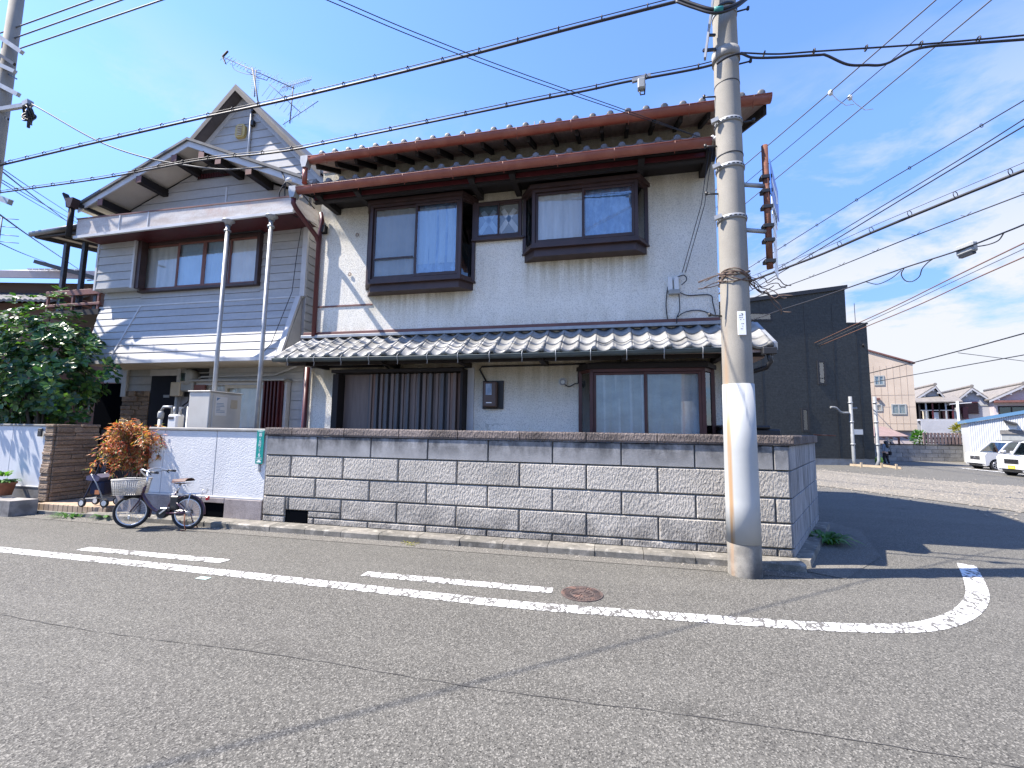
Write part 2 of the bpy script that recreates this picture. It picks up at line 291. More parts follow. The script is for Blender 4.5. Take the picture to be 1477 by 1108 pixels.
K['dkbuild'] = M('charcoal_siding', (.040, .043, .040), (.028, .030, .028), scale=2, stretch=(.6, .6, 14), rough=.7, grain=.35, gscale=8, detail=6, bump=.4, bscale=12, bdist=.02)
K['beigebuild'] = M('tan_cladding', (.54, .44, .345), (.48, .39, .305), scale=.8, rough=.85, grain=.04)
K['housewhite'] = M('old_white_wall', (.37, .375, .395), (.31, .315, .335), scale=.8, rough=.85, grain=.06, gscale=6)
K['housepink'] = M('pinkish_wall', (.48, .42, .42), (.42, .37, .37), scale=.8, rough=.85, grain=.06, gscale=6)
K['farroof'] = M('pale_roof_tiles', (.20, .18, .16), (.145, .132, .118), scale=3, rough=.7, grain=.1, gscale=5)
K['brownwall'] = M('brown_cladding', (.14, .085, .065), (.10, .062, .05), scale=2, stretch=(.5, .5, 8), rough=.8)
K['greyroof'] = M('grey_metal_roof', (.33, .32, .34), (.27, .26, .28), scale=1, rough=.6)
K['sheetwhite'] = M('white_corrugated', (.54, .56, .58), (.49, .51, .53), scale=1, stretch=(8, 8, .2), rough=.5, grain=.03)
K['bluetrim'] = M('blue_trim', (.09, .20, .34), rough=.5, grain=.05)
K['fencebrown'] = M('fence_brown', (.24, .17, .16), (.19, .135, .125), scale=3, rough=.8, rnd=.1)
K['farblock'] = M('far_block', (.30, .29, .28), (.22, .215, .21), scale=2, rough=.95, rnd=.15, grain=.15, gscale=10)
K['carwhite'] = M('white_car_paint', (.54, .54, .545), rough=.22, grain=0, coat=.6)
K['carglass'] = mat_glass('car_glass', (.22, .28, .28), .14)
K['cardark'] = M('black_trim_plastic', (.015, .015, .016), rough=.45, grain=0)
K['chrome'] = M('chrome', (.7, .7, .72), rough=.15, metal=1, grain=0)
K['tyre'] = M('tyre_rubber', (.02, .02, .021), rough=.85, grain=.1)
K['alloy'] = M('alloy', (.5, .5, .52), rough=.3, metal=.8, grain=0)
K['headlamp'] = M('headlamp', (.62, .65, .68), rough=.1, grain=0, coat=1)
K['yellow'] = M('yellow_plate', (.80, .62, .03), rough=.4, grain=0)
K['hiviz'] = M('lime_fabric', (.45, .62, .08), rough=.8, grain=.1)
K['skin'] = M('skin', (.50, .32, .24), rough=.6, grain=0)
K['hair'] = M('black_hair', (.012, .010, .010), rough=.4, grain=.1)
K['denim'] = M('blue_grey_jacket', (.19, .24, .31), (.15, .19, .25), scale=8, rough=.9)
K['black'] = M('black_cloth', (.014, .014, .018), rough=.9, grain=.1)
K['navy'] = M('navy_fabric', (.012, .016, .045), (.009, .012, .034), scale=9, rough=.8)
K['purple'] = M('grey_purple_fabric', (.12, .11, .17), rough=.85)
K['bikeframe'] = M('dark_plum_paint', (.045, .014, .035), rough=.3, grain=0, coat=.4)
K['silver'] = M('bright_silver', (.62, .63, .65), rough=.3, metal=.75, grain=0)
K['rimsilver'] = M('rim_silver', (.66, .67, .68), rough=.35, metal=.4, grain=0)
K['basket'] = M('weathered_basket', (.52, .50, .46), (.42, .40, .36), scale=9, rough=.6)
K['saddle'] = M('brown_saddle', (.10, .045, .03), (.07, .032, .024), scale=10, rough=.6)
K['red'] = M('red_reflector', (.5, .02, .03), rough=.2, grain=0)
K['iron'] = M('rusty_iron', (.095, .065, .055), (.06, .046, .042), scale=14, rough=.8, grain=.2, c3=(.2, .11, .08), s3=9)
K['polycarb'] = M('cream_polycarbonate', (.66, .64, .56), rough=.4, grain=.05)
K['darkframe'] = M('dark_frame', (.05, .05, .055), (.035, .035, .04), scale=4, rough=.4, metal=.3)
K['planterstone'] = M('planter_stone', (.30, .28, .26), (.15, .14, .13), scale=5, rough=.95, bump=.7, bscale=40)
K['wood'] = M('pale_timber', (.45, .36, .25), (.36, .28, .19), scale=4, rough=.85)
K['emerald'] = M('verdigris_tape', (.02, .20, .17), rough=.5, grain=0)
K['orange'] = M('orange_clip', (.62, .22, .08), rough=.5, grain=0)
K['tile_end'] = M('tile_end_grey', (.15, .155, .16), (.10, .105, .11), scale=6, rough=.6, rnd=.15, grain=.1)
K['towersoffit'] = M('dark_soffit', (.11, .095, .095), (.08, .07, .07), scale=3, rough=.8)
K['doorblack'] = M('black_door', (.006, .007, .014), rough=.6, grain=0, spec=.2)
K['sheer'] = M('grey_blue_sheer', (.42, .47, .51), (.32, .37, .41), scale=2.2, stretch=(1.2, 1, 2.2), rough=.8, detail=6, bump=.7, bscale=7, bdist=.03)
K['tanjoint'] = M('tan_joint', (.38, .30, .235), rough=.85, grain=0)
K['pipegrey'] = M('grey_pipe', (.22, .23, .24), (.17, .18, .185), scale=4, rough=.55)
K['sky_reflection'] = M('painted_sky_reflection', (.30, .42, .52), (.42, .52, .60), scale=1.5, rough=.8)  # blue-white sky reflection of the slit panes, painted as a colour

# ------------------------------------------------------------------ mesh builder
ORG = {}
class MB:
    def __init__(s): s.v = []; s.f = []; s.sm = []
    def add(s, vs, fs, smooth=False):
        n = len(s.v); s.v += [Vector(p) for p in vs]
        for f in fs: s.f.append([i+n for i in f]); s.sm.append(smooth)
        return s
    def box(s, x0, x1, y0, y1, z0, z1, ch=0):
        c = ((x0+x1)/2, (y0+y1)/2, (z0+z1)/2)
        return s.obox(c, (1, 0, 0), (0, 1, 0), (0, 0, 1), abs(x1-x0)/2, abs(y1-y0)/2, abs(z1-z0)/2, ch)
    def obox(s, c, ax, ay, az, hx, hy, hz, ch=0):
        c = Vector(c); ax = Vector(ax); ay = Vector(ay); az = Vector(az)
        if ch <= 0:
            vs = [c+ax*(hx*i)+ay*(hy*j)+az*(hz*k) for k in (-1, 1) for j in (-1, 1) for i in (-1, 1)]
            return s.add(vs, [(0, 2, 3, 1), (4, 5, 7, 6), (0, 1, 5, 4), (2, 6, 7, 3), (0, 4, 6, 2), (1, 3, 7, 5)])
        ch = min(ch, hx*.9, hy*.9, hz*.9)
        bm = bmesh.new(); bmesh.ops.create_cube(bm, size=2)
        for v in bm.verts: v.co = Vector((v.co.x*hx, v.co.y*hy, v.co.z*hz))
        bmesh.ops.bevel(bm, geom=bm.edges[:], offset=ch, segments=1, affect='EDGES')
        bm.verts.index_update()
        vs = [c+ax*v.co.x+ay*v.co.y+az*v.co.z for v in bm.verts]; fs = [[v.index for v in f.verts] for f in bm.faces]
        bm.free(); return s.add(vs, fs)
    def bar(s, p, q, wd, ht, up=(0, 0, 1), ch=0):              # rectangular bar from p to q
        p = Vector(p); q = Vector(q); d = (q-p); L = d.length; d.normalize(); up = Vector(up)
        sx_ = d.cross(up)
        if sx_.length < 1e-4: sx_ = d.cross(Vector((0, 1, 0)))
        sx_.normalize(); u2 = sx_.cross(d)
        return s.obox((p+q)/2, d, sx_, u2, L/2, wd/2, ht/2, ch)
    def tube(s, pts, r, seg=8, cap=True, smooth=True):
        pts = [Vector(p) for p in pts]; n = len(pts); rs = r if isinstance(r, (list, tuple)) else [r]*n
        vs = []; a = None
        for i, p in enumerate(pts):
            d = (pts[min(i+1, n-1)]-pts[max(i-1, 0)]).normalized()
            if a is None:
                a = d.orthogonal().normalized()
            else:
                a = (a-d*a.dot(d)); a = a.normalized() if a.length > 1e-6 else d.orthogonal().normalized()
            b = d.cross(a)
            for k in range(seg):
                t = 2*math.pi*k/seg; vs.append(p+(a*math.cos(t)+b*math.sin(t))*rs[i])
        fs = []
        for i in range(n-1):
            for k in range(seg): fs.append((i*seg+k, i*seg+(k+1) % seg, (i+1)*seg+(k+1) % seg, (i+1)*seg+k))
        s.add(vs, fs, smooth)
        if cap:
            m = len(s.v)-len(vs); s.f.append([m+k for k in range(seg)][::-1]); s.sm.append(False)
            s.f.append([m+(n-1)*seg+k for k in range(seg)]); s.sm.append(False)
        return s
    def ring(s, c, ax, R_, r, seg=40, rs=8):                  # torus
        c = Vector(c); ax = Vector(ax).normalized(); u = ax.orthogonal().normalized(); v = ax.cross(u)
        vs = []; fs = []
        for i in range(seg):
            t = 2*math.pi*i/seg; d = u*math.cos(t)+v*math.sin(t)
            for k in range(rs):
                q = 2*math.pi*k/rs; vs.append(c+d*(R_+r*math.cos(q))+ax*(r*math.sin(q)))
        for i in range(seg):
            for k in range(rs): fs.append((i*rs+k, ((i+1) % seg)*rs+k, ((i+1) % seg)*rs+(k+1) % rs, i*rs+(k+1) % rs))
        return s.add(vs, fs, True)
    def lathe(s, prof, c, ax=(0, 0, 1), seg=24, smooth=True):  # prof: (radius, height)
        c = Vector(c); ax = Vector(ax).normalized(); u = ax.orthogonal().normalized(); v = ax.cross(u); n = len(prof)
        vs = [c+(u*math.cos(2*math.pi*k/seg)+v*math.sin(2*math.pi*k/seg))*r+ax*h for r, h in prof for k in range(seg)]
        fs = [(i*seg+k, i*seg+(k+1) % seg, (i+1)*seg+(k+1) % seg, (i+1)*seg+k) for i in range(n-1) for k in range(seg)]
        s.add(vs, fs, smooth); m = len(s.v)-len(vs)
        s.f.append([m+k for k in range(seg)][::-1]); s.sm.append(False); s.f.append([m+(n-1)*seg+k for k in range(seg)]); s.sm.append(False)
        return s
    def prism(s, poly, off):                                  # 3-D polygon pushed along off
        off = Vector(off); n = len(poly); p = [Vector(q) for q in poly]
        return s.add(p+[q+off for q in p], [list(range(n))[::-1], list(range(n, 2*n))]+[(i, (i+1) % n, n+(i+1) % n, n+i) for i in range(n)])
    def grid(s, fn, nu, nv, smooth=True, thick=None):
        vs = [fn(i/nu, j/nv) for j in range(nv+1) for i in range(nu+1)]
        fs = [(j*(nu+1)+i, j*(nu+1)+i+1, (j+1)*(nu+1)+i+1, (j+1)*(nu+1)+i) for j in range(nv) for i in range(nu)]
        s.add(vs, fs, smooth)
        if thick is not None:
            t = Vector(thick); m = len(vs); s.add([Vector(p)+t for p in vs], [f[::-1] for f in fs], smooth)
            b = len(s.v)-2*m; ed = [i for i in range(nu)]
            def e(a, c): s.f.append([b+a, b+m+a, b+m+c, b+c]); s.sm.append(False)
            for i in range(nu): e(i, i+1); e((nv)*(nu+1)+i+1, nv*(nu+1)+i)
            for j in range(nv): e((j+1)*(nu+1), j*(nu+1)); e(j*(nu+1)+nu, (j+1)*(nu+1)+nu)
        return s
    def ball(s, c, r, sc_=(1, 1, 1), seg=12, rg=8):
        c = Vector(c); vs = []; fs = []
        for j in range(rg+1):
            ph = math.pi*j/rg
            for k in range(seg): t = 2*math.pi*k/seg; vs.append(c+Vector((r*sc_[0]*math.sin(ph)*math.cos(t), r*sc_[1]*math.sin(ph)*math.sin(t), r*sc_[2]*math.cos(ph))))
        for j in range(rg):
            for k in range(seg): fs.append((j*seg+k, (j+1)*seg+k, (j+1)*seg+(k+1) % seg, j*seg+(k+1) % seg))
        return s.add(vs, fs, True)
    def mesh(s, name, org):
        me = bpy.data.meshes.new(name); me.from_pydata([tuple(p-org) for p in s.v], [], s.f); me.polygons.foreach_set('use_smooth', s.sm); me.update()
        return me
    def build(s, name, mat, parent=None, label=None, cat=None, group=None, kind=None, loc=None, fix=True):
        if parent is not None: org = ORG[parent.name]; l = Vector((0, 0, 0))
        elif loc is not None: org = Vector(loc); l = org
        else:
            if s.v:
                xs = [p.x for p in s.v]; ys = [p.y for p in s.v]; zs = [p.z for p in s.v]
                org = Vector(((min(xs)+max(xs))/2, (min(ys)+max(ys))/2, min(zs)))
            else: org = Vector((0, 0, 0))
            l = org
        me = s.mesh(name, org)
        if fix:
            bm = bmesh.new(); bm.from_mesh(me); bmesh.ops.recalc_face_normals(bm, faces=bm.faces[:]); bm.to_mesh(me); bm.free()
        me.materials.append(K[mat] if isinstance(mat, str) else mat)
        o = bpy.data.objects.new(name, me); sc.collection.objects.link(o); o.location = l; o.parent = parent; ORG[o.name] = org
        return tag(o, label, cat, group, kind)
def tag(o, label=None, cat=None, group=None, kind=None):
    for k, v in (('label', label), ('category', cat), ('group', group), ('kind', kind)):
        if v: o[k] = v
    return o
def thing(name, label, cat, loc, group=None, rot=0.0, local=False):
    o = bpy.data.objects.new(name, None); sc.collection.objects.link(o); o.location = loc; o.rotation_euler = (0, 0, rot); o.empty_display_size = .2
    ORG[o.name] = Vector((0, 0, 0)) if local else Vector(loc)
    return tag(o, label, cat, group)
def part(name, parent):                                       # an Empty part that only carries sub-parts
    o = bpy.data.objects.new(name, None); sc.collection.objects.link(o); o.parent = parent; ORG[o.name] = ORG[parent.name]; o.empty_display_size = .1; return o
def piece(src, loc, parent, rot=None, scale=None):             # an alike piece that shares its mesh
    o = src.copy(); sc.collection.objects.link(o); o.parent = parent; o.location = Vector(loc)-ORG[parent.name]
    if rot is not None: o.rotation_euler = rot
    if scale is not None: o.scale = scale
    return o
def proto(mb, name, mat, loc, parent, rot=None):               # first of a row of alike pieces, mesh in its own frame
    me = mb.mesh(name, Vector((0, 0, 0))); bm = bmesh.new(); bm.from_mesh(me); bmesh.ops.recalc_face_normals(bm, faces=bm.faces[:]); bm.to_mesh(me); bm.free()
    me.materials.append(K[mat]); o = bpy.data.objects.new(name, me); sc.collection.objects.link(o); o.parent = parent; o.location = Vector(loc)-ORG[parent.name]
    if rot is not None: o.rotation_euler = rot
    ORG[o.name] = Vector(loc); return o
def copy_tree(o, parent=None):
    c = o.copy(); sc.collection.objects.link(c); c.parent = parent
    for ch in [x for x in bpy.data.objects if x.parent == o]: copy_tree(ch, c)
    return c
def clip(poly, axis, val, keep_less):                          # clip a 2-D polygon
    res = []
    for i in range(len(poly)):
        a, b = poly[i], poly[(i+1) % len(poly)]; ia = (a[axis] <= val) == keep_less or a[axis] == val; ib = (b[axis] <= val) == keep_less or b[axis] == val
        if ia: res.append(a)
        if ia != ib:
            t = (val-a[axis])/(b[axis]-a[axis]); res.append(tuple(a[k]+(b[k]-a[k])*t for k in (0, 1)))
    return res
def siding(parent, poly, mapf, h, mat, th=.022, gap=.007, z0=None, nrm=(0, -1, 0)):
    """lapped boards that fill a convex (x, z) polygon; mapf turns (x, z) into a point on the wall plane"""
    lo = min(p[1] for p in poly) if z0 is None else z0; hi = max(p[1] for p in poly); z = lo; nrm = Vector(nrm)
    while z < hi-.02:
        q = clip(clip(poly, 1, z+gap/2, False), 1, min(z+h-gap/2, hi), True)
        if len(q) > 2:
            xs = [a[0] for a in q]
            if max(xs)-min(xs) > .05:
                m = MB(); b = [Vector(mapf(*a)) for a in q]
                zt = [(a[1]-z)/h for a in q]                    # lower edge stands proud
                m.add(b+[p+nrm*(th*(1-.55*t)) for p, t in zip(b, zt)], [list(range(len(q))), list(range(len(q), 2*len(q)))[::-1]]+[(i, (i+1) % len(q), len(q)+(i+1) % len(q), len(q)+i) for i in range(len(q))])
                m.build('siding_board', mat, parent)
        z += h
def wavy(p0, p1, z0, z1, amp, waves, seed=0, nrm=(0, -1, 0), nu=40, nv=6):
    rnd = random.Random(seed); ph = [rnd.uniform(0, 6.3) for _ in range(4)]; p0 = Vector(p0); p1 = Vector(p1); n = Vector(nrm)
    def fn(u, v):
        a = amp*(math.sin(u*waves*6.283+ph[0]+.6*math.sin(v*3+ph[1]))+.5*math.sin(u*waves*2.3*6.283+ph[2])*(1-.4*v))
        p = p0.lerp(p1, u)+n*a; p.z = z0+(z1-z0)*v; return p
    return MB().grid(fn, nu, nv)
def catenary(p, q, sag, n=24):
    p = Vector(p); q = Vector(q); return [p.lerp(q, i/n)-Vector((0, 0, sag*4*(i/n)*(1-i/n))) for i in range(n+1)]
def smooth_path(pts, n=6):                                     # Catmull-Rom
    P = [Vector(p) for p in pts]; P = [P[0]*2-P[1]]+P+[P[-1]*2-P[-2]]; r_ = []
    for i in range(1, len(P)-2):
        for k in range(n):
            t = k/n; a, b, c, d = P[i-1], P[i], P[i+1], P[i+2]
            r_.append(.5*((2*b)+(c-a)*t+(2*a-5*b+4*c-d)*t*t+(3*b-a-3*c+d)*t**3))
    r_.append(P[-2]); return r_

# ------------------------------------------------------------------ ground, roads, markings
def sheet(name, x0, x1, y0, y1, nx, ny, z, mat, wob=None):
    m = MB(); m.grid(lambda u, v: Vector((x0+(x1-x0)*u, y0+(y1-y0)*v, z+gz(y0+(y1-y0)*v))), nx, ny); return m.build(name, mat, kind='structure', fix=False)
sheet('ground', -500, 500, -200, 900, 20, 110, -.45, 'ground')
sheet('road', -60, 60, -25, 6.02, 10, 6, 0, 'asphalt')
m = MB()                                                      # the side road beside the plot
sx0 = [(2.05, 6.02), (2.3, 6.4), (3.6, 8.9), (4.2, 11.5), (4.6, 16.4), (4.6, 40)]
sx1 = [(60, 6.02), (60, 6.4), (60, 8.9), (60, 11.5), (60, 16.4), (60, 40)]
def lerp_edge(e, t):
    t *= len(e)-1; i = min(int(t), len(e)-2); a, b = e[i], e[i+1]; return a[0]+(b[0]-a[0])*(t-i), a[1]+(b[1]-a[1])*(t-i)
def fn(u, v):
    a, b = lerp_edge(sx0, v), lerp_edge(sx1, v); x, y = a[0]+(b[0]-a[0])*u, a[1]; return Vector((x, y, gz(y)))
m.grid(fn, 12, 60); m.build('side_road', 'asphalt', kind='structure', fix=False)
sheet('garden_soil', -40, 2.0, 6.06, 40, 6, 30, .045, 'soil')
# open gravel lot beyond the side road
A, B, C_, D_ = PGz(1150, 697), PGz(1600, 757), PGz(1600, 712), PGz(1150, 675)
def fn(u, v):
    p = A.lerp(B, u).lerp(D_.lerp(C_, u), v); e = .06*math.sin(u*37+v*3)+.05*math.sin(u*91); p = p+Vector((0, e if v < .05 or v > .95 else 0, 0)); return Vector((p.x, p.y, gz(p.y)+.012))
MB().grid(fn, 60, 20).build('gravel_lot', 'gravel', kind='structure', fix=False)
random.seed(5); m = MB()
for i in range(3200):
    u, v = random.random(), random.random()*1.0 if i < 2600 else random.choice((random.gauss(0, .11), 1+random.gauss(0, .1))); p = A.lerp(B, u).lerp(D_.lerp(C_, u), v); s_ = random.uniform(.012, .05)
    c = Vector((p.x, p.y, gz(p.y)+.012)); r_ = [random.uniform(.6, 1.3)*s_ for _ in range(4)]
    vs = [c+Vector((r_[0], 0, 0)), c+Vector((-.2*s_, r_[1], 0)), c+Vector((-r_[2], -.3*s_, 0)), c+Vector((.1*s_, -r_[3], 0)), c+Vector((0, 0, s_*random.uniform(.5, .9)))]
    m.add(vs, [(0, 1, 4), (1, 2, 4), (2, 3, 4), (3, 0, 4)])
m.build('gravel', 'pebble', kind='stuff', fix=False)
# old patch of asphalt by the corner and the concrete gutter strip
def flat(name, pts, z, mat, kind='structure'):
    m = MB(); m.add([Vector((p[0], p[1], z+gz(p[1]))) for p in pts], [list(range(len(pts)))]); o = m.build(name, mat, kind=kind, fix=False)
    if o.data.polygons[0].normal.z < 0: o.data.flip_normals()
    return o
flat('corner_apron', [(2.21, 5.99), (2.52, 5.80), (3.46, 6.98), (4.06, 8.76), (3.86, 9.4), (3.62, 9.3), (2.55, 6.6)], .006, 'asphalt_old')
flat('gutter_strip', [(-30, 5.62), (-4.1, 5.70), (1.1, 5.72), (2.2, 5.72), (2.2, 5.96), (-30, 5.93)], .005, 'asphalt_old')
# painted lines
def strip(pts, wd, z, name, mat, sub=1):
    P = [Vector((p[0], p[1], 0)) for p in pts]; m = MB(); vs = []
    for i, p in enumerate(P):
        d = (P[min(i+1, len(P)-1)]-P[max(i-1, 0)]).normalized(); n = Vector((-d.y, d.x, 0)); k = wd[i] if isinstance(wd, list) else wd
        vs += [Vector((p.x, p.y, z+gz(p.y)))+n*k/2, Vector((p.x, p.y, z+gz(p.y)))-n*k/2]
    m.add(vs, [(2*i, 2*i+1, 2*i+3, 2*i+2) for i in range(len(P)-1)]); o = m.build(name, mat, kind='structure', fix=False)
    if o.data.polygons[0].normal.z < 0: o.data.flip_normals()
    return o
edge = [(-30, 4.26), (-7.52, 4.23), (-4.4, 4.22), (-2.6, 4.19), (-.9, 4.165), (.1, 4.23), (1.0, 4.30), (1.67, 4.36), (2.28, 4.48), (2.68, 4.66), (3.12, 5.02), (3.55, 5.53), (3.92, 6.13), (4.32, 6.86)]
strip(smooth_path([(a, b, 0) for a, b in edge], 5), .17, .004, 'edge_line', 'line')
strip([(-6.62, 4.535), (-4.45, 4.56)], .15, .004, 'parking_line', 'line'); strip([(-2.66, 4.585), (-.59, 4.605)], .15, .004, 'parking_line', 'line')
strip([(-9.9, 4.535), (-8.4, 4.53)], .15, .004, 'parking_line', 'line')
K['seam'] = M('tar_seam', (.045, .043, .04), (.075, .071, .065), scale=7, rough=.9, grain=.3)
random.seed(3); sp = []; x = -14
while x < 9:
    sp.append((x, 2.84+.018*math.sin(x*2.1)+random.uniform(-.007, .007))); x += .11
strip(sp, [random.uniform(.002, .010) for _ in sp], .0035, 'asphalt_seam', 'seam')
flat('survey_mark', [(-4.25, 3.98), (-4.12, 3.98), (-4.12, 4.05), (-4.25, 4.05)], .005, M('pale_paint', (.45, .62, .58), rough=.7))
# manhole cover
mh = thing('manhole_cover', 'round rusty iron manhole cover set in the asphalt beside the white edge line', 'manhole cover', (-.295, 4.595, 0))
MB().lathe([(.205, -.02), (.205, .008), (.19, .008), (.187, .003)], (-.295, 4.595, 0), seg=40, smooth=False).build('rim', 'iron', mh)
MB().lathe([(.184, -.02), (.184, .006)], (-.295, 4.595, 0), seg=40, smooth=False).build('cover_plate', 'iron', mh)
m = MB()
for k in range(36):
    t = 2*math.pi*k/36; d = Vector((math.cos(t), math.sin(t), 0)); n = Vector((-d.y, d.x, 0))
    m.obox(Vector((-.295, 4.595, .008))+d*.15, d, n, (0, 0, 1), .026, .0065, .004)
for k in range(12):
    t = 2*math.pi*(k+.5)/12; d = Vector((math.cos(t), math.sin(t), 0)); n = Vector((-d.y, d.x, 0))
    m.obox(Vector((-.295, 4.595, .008))+d*.06, d, n, (0, 0, 1), .035, .006, .004)
m.ring((-.295, 4.595, .006), (0, 0, 1), .108, .006, 40, 6); m.build('raised_ribs', 'iron', mh)
# kerb stones along the plots
kerb = MB().box(-30, 2.18, 6.0, 6.2, -.1, .05).build('kerb', 'mortar', kind='structure')
random.seed(8)
for i in range(18):
    x1 = 2.19-i*.605; x0 = x1-.598
    if -9.6 < x0 < -8.7: continue
    mb = MB(); j = random.uniform(-.006, .006)
    mb.prism([(x0, 5.94+j, -.08), (x0, 5.945+j, .075), (x0, 5.97+j, .092), (x0, 6.23, .096), (x0, 6.23, -.08)], (x1-x0, 0, 0)); mb.build('kerb_stone', 'kerb', kerb)
sd = Vector((3.555-2.157, 9.02-6.197, 0)).normalized(); sn = Vector((sd.y, -sd.x, 0))
for i in range(5):
    p = Vector((2.13, 6.24, 0))+sd*(.6*i); q = p+sd*.59
    MB().prism([p+sn*.02+Vector((0, 0, -.08)), p+sn*.02+Vector((0, 0, .09)), p+sn*.2+Vector((0, 0, .088)), p+sn*.22+Vector((0, 0, -.08))], q-p).build('kerb_stone', 'kerb', kerb)

# ------------------------------------------------------------------ block garden wall
bw = thing('block_garden_wall', 'grey rock-faced block garden wall with dark capping in front of the plaster house', 'garden wall', (-1.6, 6.3, .08))
YW = 6.22
MB().box(-5.44, 2.05, YW+.025, YW+.16, .05, 1.44).build('wall_core', 'mortar', bw)
P0 = Vector((2.157, YW, 0)); wd_ = .17
MB().prism([P0+Vector((-.04, .03, .05)), P0+Vector((-.03, .03, .05))+sd*3.1, P0+Vector((-.03, .03, .05))+sd*3.1-sn*.14, P0+Vector((-.16, .12, .05))], (0, 0, 1.39)).build('side_wall_core', 'mortar', bw)
ZC = [.085, .192, .493, .797, 1.135, 1.445]
JT = [-7.3+.928*i for i in range(14)]
def block(x0, x1, z0, z1, mat, proud):
    g = .007; mb = MB(); x0 += g; x1 -= g; z0 += g; z1 -= g
    bm = .014 if mat == 'rock' else .007
    mb.add([(x0, YW+.03, z0), (x1, YW+.03, z0), (x1, YW+.03, z1), (x0, YW+.03, z1), (x0, YW+.004, z0), (x1, YW+.004, z0), (x1, YW+.004, z1), (x0, YW+.004, z1),
            (x0+bm, YW-proud, z0+bm), (x1-bm, YW-proud, z0+bm), (x1-bm, YW-proud, z1-bm), (x0+bm, YW-proud, z1-bm)],
           [(0, 1, 5, 4), (1, 2, 6, 5), (2, 3, 7, 6), (3, 0, 4, 7), (4, 5, 9, 8), (5, 6, 10, 9), (6, 7, 11, 10), (7, 4, 8, 11), (8, 9, 10, 11)])
    mb.build('block', mat, bw)
random.seed(11)
HX0, HX1, HZ = -5.03, -4.63, .285                              # the drain opening near the left end
for r_ in range(5):
    off = 0 if r_ in (4, 2) else .464
    if r_ == 0: off = 0.0
    xs = [x+off for x in JT]
    for a, b in zip(xs, xs[1:]):
        a2, b2 = max(a, -5.452), min(b, 2.157)
        if b2-a2 < .06: continue
        mat = 'plainblock' if r_ == 4 else 'rock'; pr = random.uniform(.010, .02)
        z0, z1 = ZC[r_], ZC[r_+1]
        if r_ == 0:
            if a2 < HX1 and b2 > HX0:
                if HX0-a2 > .05: block(a2, HX0, z0, z1, mat, pr)
                if b2-HX1 > .05: block(HX1, b2, z0, z1, mat, pr)
            else: block(a2, b2, z0, z1, mat, pr)
        elif r_ == 1 and a2 < HX1 and b2 > HX0:
            if HX0-a2 > .05: block(a2, HX0, z0, z1, mat, pr)
            block(max(a2, HX0), b2, HZ, z1, mat, pr)
            if b2 > HX1: block(HX1, b2, z0, HZ+.007, mat, pr)
        else: block(a2, b2, z0, z1, mat, pr)
MB().box(HX0+.01, HX1-.01, YW-.002, YW+.028, .088, HZ).build('drain_shade_plate', 'painted_dark', bw)  # flat black plate paints the shade of a deeper hole
for i, (a, b) in enumerate(zip([x+.464 for x in JT], [x+.464 for x in JT][1:])):
    a2, b2 = max(a, -5.49), min(b, 2.21)
    if b2-a2 < .06: continue
    g = .006; mb = MB(); mb.prism([(a2+g, YW-.026, 1.447), (a2+g, YW-.036, 1.475), (a2+g, YW-.032, 1.555), (a2+g, YW-.02, 1.575), (a2+g, YW+.19, 1.575), (a2+g, YW+.19, 1.447)], (b2-a2-2*g, 0, 0)); mb.build('cap_block', 'cap', bw)
# the return along the side road, smooth-faced blocks
for r_ in range(5):
    L = 3.12; s0 = 0 if r_ % 2 else -.3; t = s0
    while t < L-.05:
        a2, b2 = max(t, .012), min(t+.605, L)
        if b2-a2 > .06:
            p = P0+sd*(a2+.006)+sn*.012; q = P0+sd*(b2-.006)+sn*.012; z0, z1 = ZC[r_]+.006, ZC[r_+1]-.006
            MB().obox((p+q)/2-sn*.02+Vector((0, 0, (z0+z1)/2)), sd, sn, (0, 0, 1), (q-p).length/2, .022, (z1-z0)/2, .006).build('side_block', 'sideblock', bw)
        t += .612
for k in range(4):
    p = P0+sd*(.78*k+(.05 if k == 0 else .005)); q = P0+sd*(.78*(k+1)-.006)
    MB().obox((p+q)/2-sn*.035+Vector((0, 0, 1.511)), sd, sn, (0, 0, 1), (q-p).length/2, .09, .064, .012).build('cap_block', 'cap', bw)
MB().tube([P0+sd*2.9+sn*.02+Vector((0, 0, 1.585)), P0+sd*3.0+sn*.33+Vector((0, 0, 1.575))], .012, 6).build('rusty_rod', 'rust', bw)

# ------------------------------------------------------------------ white stucco garden wall next to it
ww = thing('white_garden_wall', 'white stucco garden wall on a granite plinth behind the bicycle', 'garden wall', (-6.7, 6.3, .08))
YV = 6.25
MB().box(-7.86, -5.475, YV+.03, YV+.17, .05, 1.5).build('wall_core', 'concrete', ww)
for a, b in ((-7.87, -7.565), (-7.557, -6.476), (-6.468, -5.48)):
    MB().box(a, b, YV, YV+.035, .435, 1.50, .006).build('wall_panel', 'whitewall', ww)
MB().box(-7.9, -5.475, YV-.025, YV+.2, 1.502, 1.55, .012).build('coping', 'concrete', ww)
MB().box(-7.88, -5.475, YV-.02, YV+.02, .405, .433, .004).build('ledge', 'trim', ww)
for a, b in ((-7.9, -6.66), (-6.20, -5.478)): MB().box(a, b, YV-.03, YV+.04, .06, .403, .008).build('plinth_slab', 'granite', ww)
MB().box(-6.655, -6.205, YV-.026, YV+.04, .325, .402, .006).build('plinth_slab', 'granite', ww)
MB().box(-6.655, -6.205, YV+.005, YV+.029, .06, .322).build('drain_shade_plate', 'painted_dark', ww)  # shade of the hole painted as a black plate
# end pillar beside the entrance
MB().box(-8.42, -7.905, 6.18, 6.5, .05, .64, .012).build('low_pillar', 'granite', ww)
MB().box(-7.904, -7.86, 6.27, 7.1, .05, 1.5).build('entrance_return', 'concrete', ww)

